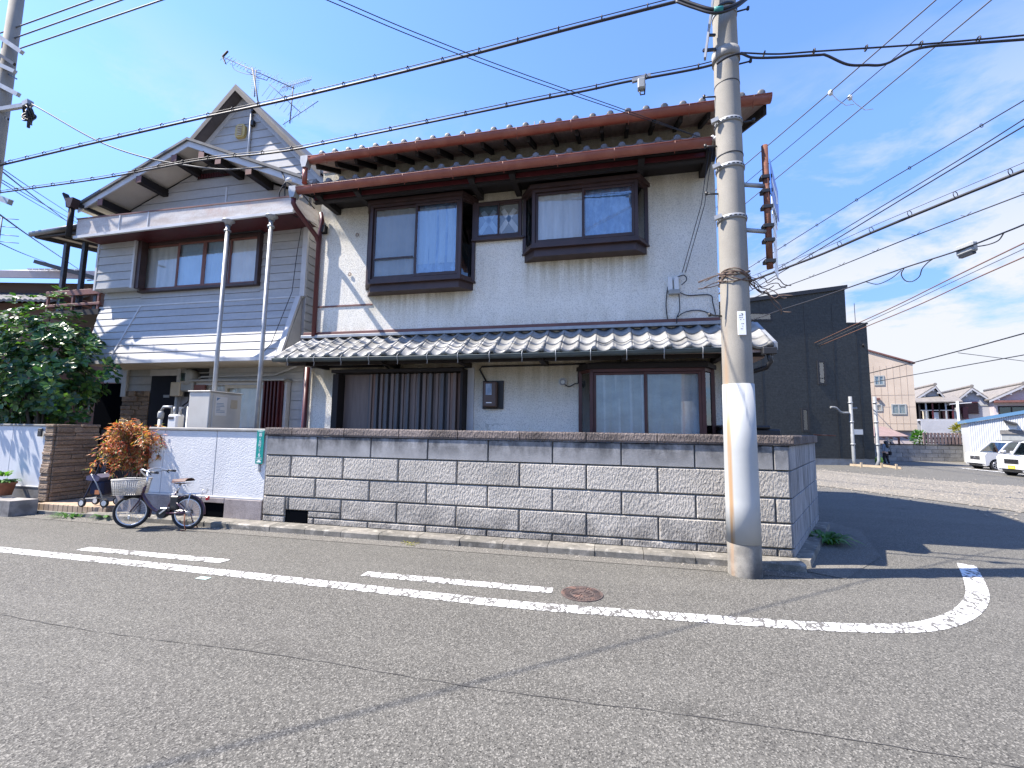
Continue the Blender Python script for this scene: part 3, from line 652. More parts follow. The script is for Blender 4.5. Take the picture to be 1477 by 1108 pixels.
# green enamel address plate on that wall
gp = thing('address_plate', 'narrow green enamel street address plate at the right end of the white wall', 'sign', (-5.6, YV, .99))
gp_x0, gp_x1, gp_z0, gp_z1 = -5.655, -5.515, .985, 1.525
MB().box(gp_x0, gp_x1, YV-.034, YV-.028, gp_z0, gp_z1, .002).build('plate', 'green', gp)
MB().box(-5.60, -5.57, YV-.026, YV-.002, .86, 1.5).build('backing_strip', 'galv', gp)
def text(body, size, loc, rot, parent, mat, name='lettering', align='CENTER', ext=.001, sx_=1):
    cu = bpy.data.curves.new(name, 'FONT'); cu.body = body; cu.size = size; cu.align_x = align; cu.align_y = 'CENTER'; cu.extrude = ext
    t = bpy.data.objects.new(name+'_tmp', cu); sc.collection.objects.link(t); bpy.context.view_layer.update()
    me = bpy.data.meshes.new_from_object(t.evaluated_get(bpy.context.evaluated_depsgraph_get())); bpy.data.objects.remove(t); bpy.data.curves.remove(cu)
    me.materials.clear(); me.materials.append(K[mat]); o = bpy.data.objects.new(name, me); sc.collection.objects.link(o); o.parent = parent
    o.location = Vector(loc)-ORG[parent.name]; o.rotation_euler = rot; o.scale = (sx_, 1, 1); ORG[o.name] = Vector(loc); return o
fx = (R(90), 0, 0); gx = (gp_x0+gp_x1)/2
for ch, z, s_ in (('霞', 1.448, .062), ('ヶ', 1.392, .045), ('丘', 1.338, .056), ('町', 1.282, .056), ('二', 1.232, .040), ('丁', 1.190, .040), ('6', 1.128, .088)):
    text(ch, s_, (gx, YV-.0352, z), fx, gp, 'white')
text('住居表示', .022, (gx, YV-.0352, 1.504), fx, gp, 'white', sx_=1.1)
m = MB()
for k in range(5): m.box(gp_x0+.03+.018*k, gp_x0+.04+.018*k, YV-.036, YV-.034, 1.074, 1.084)
m.box(gp_x0+.02, gp_x1-.02, YV-.036, YV-.034, 1.054, 1.058); m.box(gp_x0+.03, gp_x1-.03, YV-.036, YV-.034, 1.008, 1.028); m.box(gp_x0+.05, gp_x1-.05, YV-.036, YV-.034, 1.028, 1.045); m.build('emblem', 'white', gp)

# ------------------------------------------------------------------ entrance: ledgestone wall, gate, paved step
sw = thing('ledgestone_wall', 'brown split ledgestone wall running back to the dark gate', 'stone wall', (-10.1, 7.0, 0))
SX, SY0, SY1 = -10.1, 6.25, 6.98
MB().box(SX-.2, SX-.012, SY0+.012, SY1, .03, 1.56).build('wall_core', 'mortar', sw)
random.seed(21); z = .16; row = 0
while z < 1.56:
    h = random.choice((.06, .075, .09, .11)); h = min(h, 1.575-z)
    if 1.575-(z+h) < .05: h = 1.575-z
    MB().box(SX-.2, SX+random.uniform(.0, .02), SY0-random.uniform(.015, .045), SY0+.011, z+.003, z+h-.003, .008).build('stone', 'stone', sw)
    y = SY0+.018
    while y < SY1:
        L = random.uniform(.16, .55); y2 = min(y+L, SY1)
        if SY1-y2 < .1: y2 = SY1
        MB().box(SX-.011, SX+random.uniform(.008, .04), y+.003, y2-.003, z+.003, z+h-.003, .008).build('stone', 'stone', sw); y = y2
    z += h
gt = thing('entrance_gate', 'dark slatted metal gate with a pale cross rail between stone wall and red-leaved shrub', 'gate', (-9.0, 7.0, .17))
for x in (-10.05, -9.25, -9.18, -7.98): MB().box(x-.025, x+.025, 7.0, 7.05, .2, 1.47, .004).build('post', 'darkframe', gt)
for x0, x1 in ((-10.02, -9.28), (-9.15, -8.01)):
    for z in (.24, 1.43): MB().box(x0, x1, 7.01, 7.04, z-.02, z+.02).build('rail', 'darkframe', gt)
    MB().box(x0, x1, 6.995, 7.045, .90, .96).build('cross_rail', 'galv', gt)
    n = 17
    for k in range(n): x = x0+(x1-x0)*(k+.5)/n; MB().box(x-.012, x+.012, 7.015, 7.035, .26, 1.41).build('slat', 'darkframe', gt)
st = thing('entrance_step', 'tan tiled entrance step with a row of brick edging tiles', 'step', (-9.1, 6.2, 0))
MB().box(-10.08, -8.43, 6.12, 7.8, 0, .155).build('slab', 'terracotta', st)
MB().box(-10.08, -8.0, 6.52, 7.8, 0, .15).build('slab', 'terracotta', st)
x = -10.07
while x < -8.5: MB().box(x, min(x+.105, -8.435), 6.06, 6.118, .03, .165, .006).build('edging_tile', 'terracotta', st); x += .112
lw = thing('panelled_garden_wall', 'smooth white panelled garden wall on a grey plinth at the far left', 'garden wall', (-11.5, 6.3, 0))
for a, b in ((-15, -11.17), (-11.163, -10.32)): MB().box(a, b, YV, YV+.14, .43, 1.53, .005).build('wall_panel', 'panelwall', lw)
MB().box(-15, -10.315, YV-.02, YV+.16, 1.532, 1.565, .006).build('coping', 'concrete', lw)
MB().box(-15, -10.31, YV-.02, YV+.02, .405, .428, .004).build('ledge', 'trim', lw)
MB().box(-15, -10.31, YV-.01, YV+.14, .0, .403, .006).build('plinth', 'concrete_dark', lw)
ic = thing('intercom', 'small black intercom box on the white panelled wall', 'intercom', (-10.4, YV, 1.35))
MB().box(-10.46, -10.36, YV-.05, YV-.022, 1.34, 1.49, .008).build('housing', 'blackmetal', ic)
MB().box(-10.44, -10.38, YV-.053, YV-.05, 1.43, 1.47).build('screen', 'glass_dark', ic)
pl = MB().prism([(-10.9, 5.62, 0), (-9.98, 5.66, 0), (-9.86, 5.98, 0), (-11.1, 5.98, 0)], (0, 0, .26)); pl.build('stone_planter', 'planterstone', label='broken grey concrete planter at the foot of the left wall', cat='planter')
po = thing('flower_pot', 'clay flower pot with trailing plant beside the concrete planter', 'flower pot', (-10.75, 6.06, .02))
MB().lathe([(.10, .26), (.14, .46), (.155, .46), (.155, .50), (.12, .50), (.115, .45)], (-10.75, 6.0, .02), seg=20).build('pot', 'pot', po)
def leafblades(m, c, n, L, wd, spread, up, rnd, droop=.4, seg=3):
    for i in range(n):
        a = rnd.uniform(0, 6.283); l = L*rnd.uniform(.6, 1.15); d = Vector((math.cos(a), math.sin(a), 0)); s_ = Vector((-d.y, d.x, 0)); b = Vector(c)+d*rnd.uniform(0, spread); k = rnd.uniform(.35, 1.0)
        vs = []
        for j in range(seg+1):
            t = j/seg; p = b+d*(l*t*k)+Vector((0, 0, up*l*t-droop*l*t*t)); ww_ = wd*math.sin(math.pi*(.12+.88*t))*(1-.2*t)
            vs += [p-s_*ww_/2, p+s_*ww_/2]
        m.add(vs, [(2*j, 2*j+1, 2*j+3, 2*j+2) for j in range(seg)])
rnd = random.Random(4); m = MB(); leafblades(m, (-10.75, 6.0, .5), 60, .22, .05, .1, .9, rnd, .8); leafblades(m, (-10.8, 5.98, .62), 30, .2, .06, .1, 1.0, rnd, .6); m.build('foliage', 'weed', po, kind='stuff', fix=False)
def weed(name, c, n, L, wd, sp, label, mat='weed', seed=0):
    m = MB(); leafblades(m, c, n, L, wd, sp, .9, random.Random(seed), .75); return m.build(name, mat, label=label, cat='weed', fix=False, kind='stuff' if False else None)
weed('weed_tuft', PG(1190, 783), 80, .46, .045, .16, 'green weed tuft growing at the corner kerb beside the block wall', seed=1)
weed('weed_tuft', Vector((-9.05, 5.98, 0)), 90, .22, .02, .22, 'low grass tuft in front of the entrance step', seed=2)
weed('weed_tuft', Vector((-8.3, 6.02, .02)), 26, .22, .06, .08, 'leafy weed at the foot of the low granite pillar', seed=3)
weed('weed_tuft', Vector((-2.75, 5.86, 0)), 26, .10, .012, .1, 'sparse dry weed in the gutter below the block wall', 'yellowbush', seed=4)

# grit and dead leaves gathered in the gutter
random.seed(19); m = MB()
for k in range(900):
    x = random.uniform(-10, 2.1); y = 5.94-abs(random.gauss(0, .09)); s_ = random.uniform(.003, .013); a = random.uniform(0, 6.28); c = Vector((x, y, .007)); u = Vector((math.cos(a), math.sin(a), 0))*s_; v = Vector((-math.sin(a), math.cos(a), 0))*s_*random.uniform(.4, 1)
    m.add([c-u, c+v, c+u, c-v, c+Vector((0, 0, s_*.6))], [(0, 1, 4), (1, 2, 4), (2, 3, 4), (3, 0, 4)])
m.build('gutter_grit', 'pebble', kind='stuff', fix=False)

# ------------------------------------------------------------------ the plaster house
hs = thing('plaster_house', 'two-storey white roughcast house with brown gutters and silver tiled pent roof behind the block wall', 'house', (-2, 7.7, 0))
YF = 7.6; HX0_, HX1_ = -5.76, 1.72; HB = 13.3
m = MB(); m.box(HX0_, HX1_, YF, YF+.15, .05, 7.0); m.box(HX0_, HX0_+.15, YF+.15, HB, .05, 6.6); m.box(HX1_-.15, HX1_, YF+.15, HB, .05, 6.6); m.box(HX0_+.15, HX1_-.15, HB-.15, HB, .05, 6.6)
m.prism([(HX0_+.002, YF+.1, 6.6), (HX0_+.002, 10.2, 7.95), (HX0_+.002, HB, 6.6)], (.14, 0, 0)); m.prism([(HX1_-.148, YF+.1, 6.6), (HX1_-.148, 10.2, 7.95), (HX1_-.148, HB, 6.6)], (.146, 0, 0))
m.build('wall', 'plaster', hs)
# raised plaster joints / old wall marks
MB().box(-5.72, -4.5, YF-.012, YF+.004, 3.955, 3.985).build('brown_batten', 'browntrim', hs)
MB().box(-5.98, 1.72, YF-.03, YF+.01, 3.385, 3.455, .006).build('band_board', 'browntrim', hs)
MB().box(-5.98, 1.72, YF-.10, YF-.0, 3.325, 3.383, .006).build('flashing', 'galv', hs)

def roll_tile(wd, L, th=.03, roll=.052, eave=False):
    mb = MB()
    def prof(u):
        w_ = (u+.10) % 1; return .066*abs(2*w_-1)**1.9-.022
    def fn(u, v): return Vector((wd*u, -L*v, prof(u)+.0*v))
    mb.grid(fn, 14, 2, True, (0, 0, -th))
    if eave:                                                    # drooping lip and round nub
        vs = [Vector((wd*u/14, -L-.002, prof(u/14))) for u in range(15)]; lo = [p+Vector((0, .012, -.035)) for p in vs]
        mb.add(vs+lo, [(i, i+1, 16+i, 15+i) for i in range(14)])
        mb.ball((wd*.90, -L+.02, .012), .042, (1.05, .8, 1), 12, 8)
    return mb
# pent roof over the ground floor
TW = .272; pit = math.atan2(3.285-2.80, 7.6-6.83); L0 = .305
NP = 30; XL = -5.93; run = Vector((0, math.cos(pit), math.sin(pit)))
m = MB(); m.prism([(-5.93, 6.86, 2.785), (-5.93, 7.6, 3.25), (-5.93, 7.6, 3.21), (-5.93, 6.86, 2.745)], (2.25+5.93, 0, 0)); m.build('pent_roof_deck', 'soffitwood', hs)
pr_e = None; pr_t = None; random.seed(6)
for c in range(NP):
    for r_ in range(3):
        base = Vector((XL+c*TW, 6.83, 2.80))+run*((r_+1)*L0)+Vector((0, 0, .035+.012))
        jit = (pit+R(random.uniform(-1.2, 2.2))-R(2), R(random.uniform(-.6, .6)), R(random.uniform(-.6, .6)))
        base += Vector((random.uniform(-.004, .004), random.uniform(-.006, .006), random.uniform(-.002, .004)))
        if r_ == 0:
            if pr_e is None: pr_e = proto(roll_tile(TW, L0+.035, eave=True), 'roof_tile', 'tile', base, hs, jit)
            else: piece(pr_e, base, hs, jit)
        else:
            if pr_t is None: pr_t = proto(roll_tile(TW, L0+.035), 'roof_tile', 'tile', base, hs, jit)
            else: piece(pr_t, base, hs, jit)
MB().prism([(2.235, 6.80, 2.77), (2.235, 7.62, 3.27), (2.235, 7.62, 3.36), (2.235, 6.80, 2.87)], (.05, 0, 0)).build('verge_board', 'galv', hs)
MB().box(1.73, 2.2, 7.1, 7.6, 2.7, 2.9).build('verge_soffit', 'soffitwood', hs)
def gutter(x0, x1, y, z, r, mat, sag=0, rw=None):
    n = 20; mb = MB()
    def fn(u, v):
        a = math.pi*(1+v); return Vector((x0+(x1-x0)*u, y+r*math.cos(a), z-sag*math.sin(math.pi*u)+r*1.15*math.sin(a)))
    mb.grid(fn, n, 10, True, (0, .0, .006)); 
    mb.tube([(x0+(x1-x0)*i/10, y-r, z-sag*math.sin(math.pi*i/10)) for i in range(11)], .008, 6)
    for x in (x0, x1): mb.prism([(x, y+r*math.cos(math.pi*(1+k/8)), z+r*1.15*math.sin(math.pi*(1+k/8))) for k in range(9)], (.006, 0, 0))
    return mb.build('gutter', mat, hs)
gutter(-5.93, 1.53, 6.775, 2.80, .052, 'greengutter', .02)
for k in range(14):
    x = -5.6+k*.53
    MB().tube([(x, 6.83, 2.80), (x, 6.76, 2.845), (x, 6.715, 2.80), (x, 6.72, 2.74), (x, 6.745, 2.715), (x, 6.735, 2.65)], .006, 5).build('gutter_hook', 'galv', hs)
MB().tube([(2.16, 6.80, 2.75), (2.19, 6.80, 2.60), (2.16, 6.9, 2.53), (1.86, 7.3, 2.45), (1.80, 7.5, 2.40), (1.80, 7.55, .1)], .035, 8).build('downpipe', 'blackmetal', hs)
MB().box(2.08, 2.26, 6.74, 6.86, 2.70, 2.80, .01).build('gutter_outlet', 'blackmetal', hs)
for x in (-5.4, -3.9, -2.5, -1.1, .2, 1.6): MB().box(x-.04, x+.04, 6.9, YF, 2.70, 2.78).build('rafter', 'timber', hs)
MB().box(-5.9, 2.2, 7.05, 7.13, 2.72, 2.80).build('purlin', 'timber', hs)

# upper eaves: the middle hood roof and the main roof
def eaves(x0, x1, ye, ze, pitch, yb, tw, name, gx0, gx1, gz_, gr):
    run_ = Vector((0, math.cos(pitch), math.sin(pitch))); Ls = (yb-ye)/math.cos(pitch)
    m = MB(); n = int((x1-x0)/tw)
    def fn(u, v):
        x = x0+(n*tw)*u; c = (u*n) % 1; p = Vector((x, ye, ze))+run_*(Ls*v); q = -.02*math.sin(math.pi*c/.7) if c < .7 else .055*math.sin(math.pi*(c-.7)/.3)
        st = ((v*Ls/.3) % 1)*-.014; return p+Vector((0, 0, q+st+.02))
    m.grid(fn, n*8, max(4, int(Ls/.075)), True); m.build(name, 'tile', hs, fix=False)
    m = MB(); e = Vector((0, 0, -.05)); m.prism([Vector((x0, ye+.02, ze))+e, Vector((x0, yb, ze+(yb-ye)*math.tan(pitch)))+e, Vector((x0, yb, ze+(yb-ye)*math.tan(pitch)))+e*2, Vector((x0, ye+.02, ze))+e*2], (n*tw, 0, 0)); m.build(name+'_deck', 'soffitwood' if name == 'main_roof' else 'timber', hs)
    src = None
    for k in range(n):
        mb = MB(); mb.grid(lambda u, v: Vector((tw*u, .12*(1-v), -.022*math.sin(math.pi*u/.7) if u < .7 else .058*math.sin(math.pi*(u-.7)/.3))), 12, 1, True, (0, 0, -.02)); mb.lathe([(.02, .0), (.044, .004), (.055, .018), (.057, .05), (.052, .14)], (tw*.85, -.004, .012), (0, 1, 0), 14)
        l = Vector((x0+k*tw, ye-.035, ze+.065))
        jr = (R(random.uniform(-2, 2)), 0, R(random.uniform(-1, 1)))
        if src is None: src = proto(mb, 'eave_tile', 'tile_end', l, hs, jr)
        else: piece(src, l, hs, jr)
    gutter(gx0, gx1, ye-.07, gz_, gr, 'copper', .0)
    for k in range(int((gx1-gx0)/.9)+1):
        x = gx0+.35+k*.9
        if x < gx1: MB().tube([(x, ye+.03, gz_+.02), (x, ye-.07+gr*.2, gz_+.03), (x, ye-.07-gr-.006, gz_), (x, ye-.07-gr*.6, gz_-gr*.98), (x, ye-.07, gz_-gr*1.2), (x, ye-.07, gz_-gr*1.2-.04)], .006, 5).build('gutter_hook', 'copper', hs)
eaves(-5.6, 1.62, 6.87, 6.06, R(22), YF, .278, 'hood_roof', -5.67, 1.50, 6.0, .085)
eaves(-5.5, 2.42, 6.87, 6.62, R(24), 10.2, .278, 'main_roof', -5.45, 2.34, 6.575, .085)
m = MB(); zr = 6.62+(10.2-6.87)*math.tan(R(24)); m.prism([(-5.5, 10.2, zr), (-5.5, 13.9, 6.45), (-5.5, 13.9, 6.37), (-5.5, 10.2, zr-.08)], (7.9, 0, 0)); m.build('rear_roof', 'tile', hs)
MB().tube([(-5.55, 10.2, zr+.06), (2.45, 10.2, zr+.06)], .11, 10).build('ridge_tiles', 'tile', hs)
tb = math.tan(R(24)); MB().prism([(2.275, 6.88, 6.62), (2.275, 10.2, zr+.0), (2.275, 10.2, zr-.27), (2.275, 6.90, 6.37)], (.04, 0, 0)).build('bargeboard', 'timber', hs)
# rafters under the main roof, exposed
k = 0; x = -5.38
while x < 2.3:
    y0, y1 = 6.9, YF+.01; t = math.tan(R(24))
    MB().bar((x, y0, 6.62+(y0-6.87)*t-.15), (x, y1, 6.62+(y1-6.87)*t-.15), .055, .10).build('rafter', 'timber', hs); x += .405
MB().box(-5.76, 1.74, YF-.012, YF+.02, 6.80, 6.90).build('eaves_board', 'soffitwood', hs)
# hood roof carried by arms, beam and dark boards
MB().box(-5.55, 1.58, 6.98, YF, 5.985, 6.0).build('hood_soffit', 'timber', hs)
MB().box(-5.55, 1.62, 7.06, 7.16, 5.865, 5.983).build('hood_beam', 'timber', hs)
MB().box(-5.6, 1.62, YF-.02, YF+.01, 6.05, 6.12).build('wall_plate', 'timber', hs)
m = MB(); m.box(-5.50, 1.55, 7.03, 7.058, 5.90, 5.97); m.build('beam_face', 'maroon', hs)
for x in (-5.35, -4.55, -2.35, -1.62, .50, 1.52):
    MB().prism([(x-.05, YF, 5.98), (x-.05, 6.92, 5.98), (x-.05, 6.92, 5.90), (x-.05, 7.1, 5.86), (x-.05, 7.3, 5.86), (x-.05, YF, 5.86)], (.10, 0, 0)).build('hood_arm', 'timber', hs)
# brown rainwater goods at the left corner
def hopper(c, s_=1):
    c = Vector(c); return MB().prism([c+Vector((-.075*s_, 0, .16*s_)), c+Vector((.075*s_, 0, .16*s_)), c+Vector((.075*s_, 0, .06*s_)), c+Vector((.04*s_, 0, -.06*s_)), c+Vector((-.04*s_, 0, -.06*s_)), c+Vector((-.075*s_, 0, .06*s_))], (0, .13*s_, 0)).build('hopper_head', 'galv', hs)
hopper((-5.55, 6.74, 6.46)); hopper((-5.76, 6.74, 5.89))
MB().tube([(-5.55, 6.80, 6.42), (-5.55, 6.80, 6.10)], .045, 10).build('downpipe', 'copper', hs)
MB().tube([(-5.76, 6.80, 5.86), (-5.76, 6.80, 5.74), (-5.74, 6.86, 5.66), (-5.70, 7.42, 5.36), (-5.70, 7.50, 5.26), (-5.70, 7.52, 3.36)], .045, 10).build('downpipe', 'maroon', hs)
MB().tube([(-5.70, 7.52, 5.9), (-5.66, 7.52, 5.72), (-5.70, 7.52, 5.5), (-5.70, 7.52, 5.25)], .04, 10).build('downpipe', 'maroon', hs)
MB().tube([(-5.80, 7.53, 2.75), (-5.80, 7.53, .1)], .048, 10).build('downpipe', 'maroon', hs)
MB().box(-5.70, -5.58, 7.50, YF, 5.48, 5.64, .008).build('pipe_bracket_box', 'timber', hs)
MB().box(-5.765, -5.735, 7.565, YF+.01, 3.46, 5.85).build('corner_trim', 'browntrim', hs)

def frame(mb, x0, x1, z0, z1, y0, y1, wv, wh=None, wb=None):
    wh = wh or wv; wb = wb or wh
    mb.box(x0, x0+wv, y0, y1, z0, z1, .004); mb.box(x1-wv, x1, y0, y1, z0, z1, .004); mb.box(x0+wv, x1-wv, y0, y1, z1-wh, z1, .004); mb.box(x0+wv, x1-wv, y0, y1, z0, z0+wb, .004); return mb
def bay(xw0, xf0, xf1, xw1, zb, zt, mat, panes, curt, mid, hood=True, proj=.30, lip=.13, sill=True):
    """projecting oriel: splayed sides, hood with an overhanging rim, sill box, two sliding sashes"""
    yf = YF-proj; b = part('bay_window', hs)
    fr = MB(); t = .05
    for (px, py) in ((xw0+.02, YF-.02), (xf0+.02, yf+.03), (xf1-.02, yf+.03), (xw1-.02, YF-.02)): fr.box(px-.03, px+.03, py-.03, py+.03, zb, zt, .004)
    fr.prism([(xw0, YF, zb), (xf0, yf, zb), (xf1, yf, zb), (xw1, YF, zb)], (0, 0, .06)); fr.prism([(xw0, YF, zt-.05), (xf0, yf, zt-.05), (xf1, yf, zt-.05), (xw1, YF, zt-.05)], (0, 0, .05))
    fr.build('window_frame', mat, b)
    e = .05
    if hood:
        MB().prism([(xw0-e, YF, zt+.002), (xf0-e*.8, yf-e, zt+.002), (xf1+e*.8, yf-e, zt+.002), (xw1+e, YF, zt+.002)], (0, 0, .07)).build('window_hood', 'timber' if mat == 'bronze_red' else mat, b)
        MB().prism([(xw0-e*.2, YF, zt+.074), (xf0, yf-.0, zt+.074), (xf1, yf-.0, zt+.074), (xw1+e*.2, YF, zt+.074)], (0, 0, .035)).build('hood_cap', 'timber', b)
    if sill:
        MB().prism([(xw0-.03, YF, zb-.002), (xf0-.02, yf-.03, zb-.002), (xf1+.02, yf-.03, zb-.002), (xw1+.03, YF, zb-.002)], (0, 0, -.035)).build('window_sill', mat, b)
        MB().prism([(xw0+.02, YF, zb-.038), (xf0+.03, yf+.04, zb-.038), (xf1-.03, yf+.04, zb-.038), (xw1-.02, YF, zb-.038)], (0, 0, -lip)).build('sill_box', mat, b)
    xm = xf0+(xf1-xf0)*mid
    for i, (a, c, yo) in enumerate(((xf0+.05, xm+.03, .035), (xm-.03, xf1-.05, .005))):
        frame(MB(), a, c, zb+.065, zt-.055, yf+yo, yf+yo+.028, .045, .04, .06).build('sash', mat, b)
        MB().box(a+.044, c-.044, yf+yo+.012, yf+yo+.017, zb+.124, zt-.094).build('pane', panes[i], b)
        cm, inset = curt[i]
        wavy((a+.03, yf+inset, 0), (c-.03, yf+inset, 0), zb+.07, zt-.06, .010, 4, seed=i+int(zb*10)).build('curtain', cm, b, fix=False)
    for (p, q, s_) in (((xw0+.05, YF-.05), (xf0+.03, yf+.06), 1), ((xf1-.03, yf+.06), (xw1-.05, YF-.05), -1)):
        p = Vector((p[0], p[1], 0)); q = Vector((q[0], q[1], 0)); d = (q-p).normalized(); n = Vector((d.y, -d.x, 0))
        MB().obox((p+q)/2+Vector((0, 0, (zb+zt)/2)), d, n, (0, 0, 1), (q-p).length/2, .003, (zt-zb)/2-.06).build('side_pane', 'glass_dark', b)
        wavy(p-n*.02, q-n*.02, zb+.06, zb+(zt-zb)*(.45 if s_ < 0 else .98), .006, 2, seed=9).build('curtain', 'screen', b, fix=False)
    MB().box(xw0+.02, xw1-.02, YF-.012, YF-.004, zb+.06, zt-.05).build('reveal', 'painted_dark', b)
    return b
b1 = bay(-4.64, -4.45, -2.63, -2.45, 4.30, 5.82, 'bronze', ('glass', 'glass_sky'), (('screen', .075), ('film', .10)), .52)
m = MB(); m.box(-4.36, -3.56, 7.305, 7.325, 4.74, 4.765); m.build('screen_bar', 'bronze', b1)
wavy((-3.5, 7.39, 0), (-2.72, 7.39, 0), 4.62, 5.7, .01, 5, 3).build('curtain', 'screen_light', b1, fix=False)
b2 = bay(-1.53, -1.32, .45, .63, 4.76, 5.79, 'bronze', ('glass', 'glass_sky'), (('screen_light', .075), ('film', .08)), .50)
b3 = bay(-.53, -.335, 1.415, 1.60, 1.25, 2.60, 'bronze_red', ('glass', 'glass'), (('sheer', .06), ('sheer', .06)), .50)
# small window between the two
sw_ = part('small_window', hs)
frame(MB(), -2.44, -1.56, 5.08, 5.79, YF-.07, YF+.01, .045).build('window_frame', 'bronze', sw_)
MB().box(-2.50, -1.5, YF-.09, YF, 5.045, 5.078, .004).build('window_sill', 'bronze', sw_)
for a, c, yo in ((-2.40, -1.98, .03), (-2.02, -1.60, .045)):
    frame(MB(), a, c, 5.127, 5.743, YF-.1+yo, YF-.075+yo, .03).build('sash', 'bronze', sw_); MB().box(a+.029, c-.029, YF-.09+yo, YF-.086+yo, 5.156, 5.714).build('pane', 'glass_sky' if a < -2.2 else 'glass', sw_)
    m = MB(); 
    for s_ in (-1, 1): m.bar(((a+c)/2-s_*.17, YF-.02, 5.2), ((a+c)/2+s_*.12, YF-.02, 5.62), .09, .004, (0, 1, 0))
    m.build('crossed_tape', 'screen_light', sw_)
MB().box(-2.39, -1.61, YF-.012, YF-.004, 5.13, 5.74).build('reveal', 'screen', sw_)
MB().box(-2.475, -2.445, YF-.02, YF+.01, 5.05, 5.80).build('jamb_trim', 'trim', sw_)

# ground-floor shutter window with folded boards
sh = part('shutter_window', hs); X0, X1, Z0, Z1 = -5.05, -2.56, 1.0, 2.60
MB().box(X0+.02, X1-.01, YF-.05, YF-.03, Z0, Z1).build('backing', 'shutter_dark', sh)
MB().box(X0-.02, X0+.10, YF-.30, YF-.04, Z0, Z1-.02, .005).build('shutter_jamb', 'timber', sh)
MB().box(X0-.05, X1+.03, YF-.32, YF, Z1, Z1+.06, .005).build('shutter_head', 'timber', sh)
MB().box(X1-.02, X1+.03, YF-.26, YF, Z0, Z1, .005).build('shutter_jamb', 'timber', sh)
MB().box(X1+.035, X1+.16, YF-.03, YF+.01, Z0, Z1+.10, .004).build('white_trim', 'trim', sh)
MB().box(X0+.105, X0+.62, YF-.10, YF-.055, Z0, Z1-.01, .004).build('flat_board', 'shutter_brown', sh)
random.seed(9); x = X0+.62; i = 0
while x < X1-.03:
    wv_ = random.choice((.045, .055, .065)); dp = (.07, .12, .10, .135)[i % 4]+random.uniform(-.01, .01)
    mat = ('shutter_rust' if i in (1, 2) or x > X1-.25 else 'shutter_brown' if i % 4 in (1, 2) else 'shutter_dark') if random.random() > .12 else 'shutter_brown'
    MB().box(x+.003, min(x+wv_, X1-.022), YF-dp-.05, YF-.055, Z0, Z1-.012, .006).build('shutter_slat', mat, sh); x += wv_; i += 1
# eaves wires and battens under the pent roof
MB().box(-5.75, -4.2, YF-.03, YF, 2.74, 2.78).build('eaves_batten', 'timber', hs)
MB().tube([(-4.2, YF-.03, 2.78), (-4.05, YF-.04, 2.69), (-2.45, YF-.04, 2.70)], .014, 6).build('conduit', 'blackmetal', hs)
MB().tube([(-.42, YF-.03, 2.73), (-1.0, YF-.03, 2.72), (-2.26, YF-.03, 2.71), (-2.30, YF-.03, 2.66), (-2.16, YF-.03, 2.42)], .016, 6).build('conduit', 'blackmetal', hs)
# electricity meter on its dark board
mt = part('electricity_meter', hs)
MB().box(-2.235, -1.855, YF-.03, YF+.002, 1.955, 2.455, .004).build('backboard', 'blackmetal', mt)
K['meterbrown'] = M('brown_plastic', (.085, .052, .042), rough=.45, grain=.05)
MB().box(-2.20, -1.95, YF-.16, YF-.031, 1.985, 2.43, .02).build('housing', 'meterbrown', mt)
MB().box(-2.14, -2.03, YF-.172, YF-.161, 2.19, 2.39, .006).build('dial_window', 'film', mt)
MB().box(-2.13, -2.03, YF-.165, YF-.160, 2.05, 2.066).build('rating_plate', 'white', mt)
# round bare lamp holder
lp = part('wall_lamp', hs)
MB().lathe([(.075, 0), (.075, .025), (.055, .035)], (-.81, YF, 2.42), (0, -1, 0), 20).build('lamp_base', 'porcelain', lp)
MB().ring((-.81, YF-.05, 2.42), (0, 1, 0), .045, .012, 20, 6).build('lamp_socket', 'galv', lp)
MB().tube(smooth_path([(-.78, YF-.03, 2.38), (-.7, YF-.04, 2.34), (-.60, YF-.05, 2.39), (-.55, YF-.03, 2.40), (-.55, YF-.02, 2.58), (-.50, YF-.02, 2.72)], 4), .009, 6).build('lamp_cord', 'wire', lp)
# service boxes and cords at the right end of the upper wall
sb = part('service_box', hs)
for x in (.93, 1.03): MB().box(x, x+.075, YF-.07, YF, 3.93, 4.16, .008).build('fuse_cover', 'porcelain', sb)
MB().box(.94, 1.12, YF-.08, YF, 3.86, 3.94, .01).build('terminal', 'greyplastic', sb)
for pts in ([(1.10, YF-.05, 3.9), (1.11, YF-.04, 3.6), (1.06, YF-.05, 3.47), (1.05, YF-.12, 3.36)], [(1.1, YF-.05, 3.9), (1.25, YF-.02, 3.84), (1.58, YF-.02, 3.83), (1.62, YF-.03, 3.7), (1.66, YF-.02, 3.5)],
            [(1.06, YF-.05, 3.47), (1.2, YF-.03, 3.56), (1.42, YF-.02, 3.58), (1.66, YF-.02, 3.48)], [(.93, YF-.03, 4.0), (.9, YF-.02, 3.7), (.92, YF-.02, 3.44)], [(1.08, YF-.06, 4.15), (1.18, YF-.1, 4.16), (1.22, YF-.1, 4.08), (1.14, YF-.09, 4.0)]):
    MB().tube(smooth_path(pts, 6), .008, 6).build('cord', 'wire', hs)
for dx in (0, .05): MB().tube([(1.50+dx, 6.9, 5.95), (1.42+dx, 7.2, 5.2), (1.16+dx, YF-.06, 4.22)], .006, 5).build('cord', 'wire', hs)
MB().ring((1.15, YF-.06, 4.18), (0, 1, 0), .03, .008, 16, 5).build('cord_anchor', 'porcelain', hs)
m = MB()
for k in range(4): m.lathe([(.018, 0), (.03, .02), (.03, .05), (.018, .07)], (1.44+.04*k, 6.86-.02*k, 6.02-.03*(k % 2)), (0, -1, .3), 10)
m.build('insulators', 'porcelain', hs)
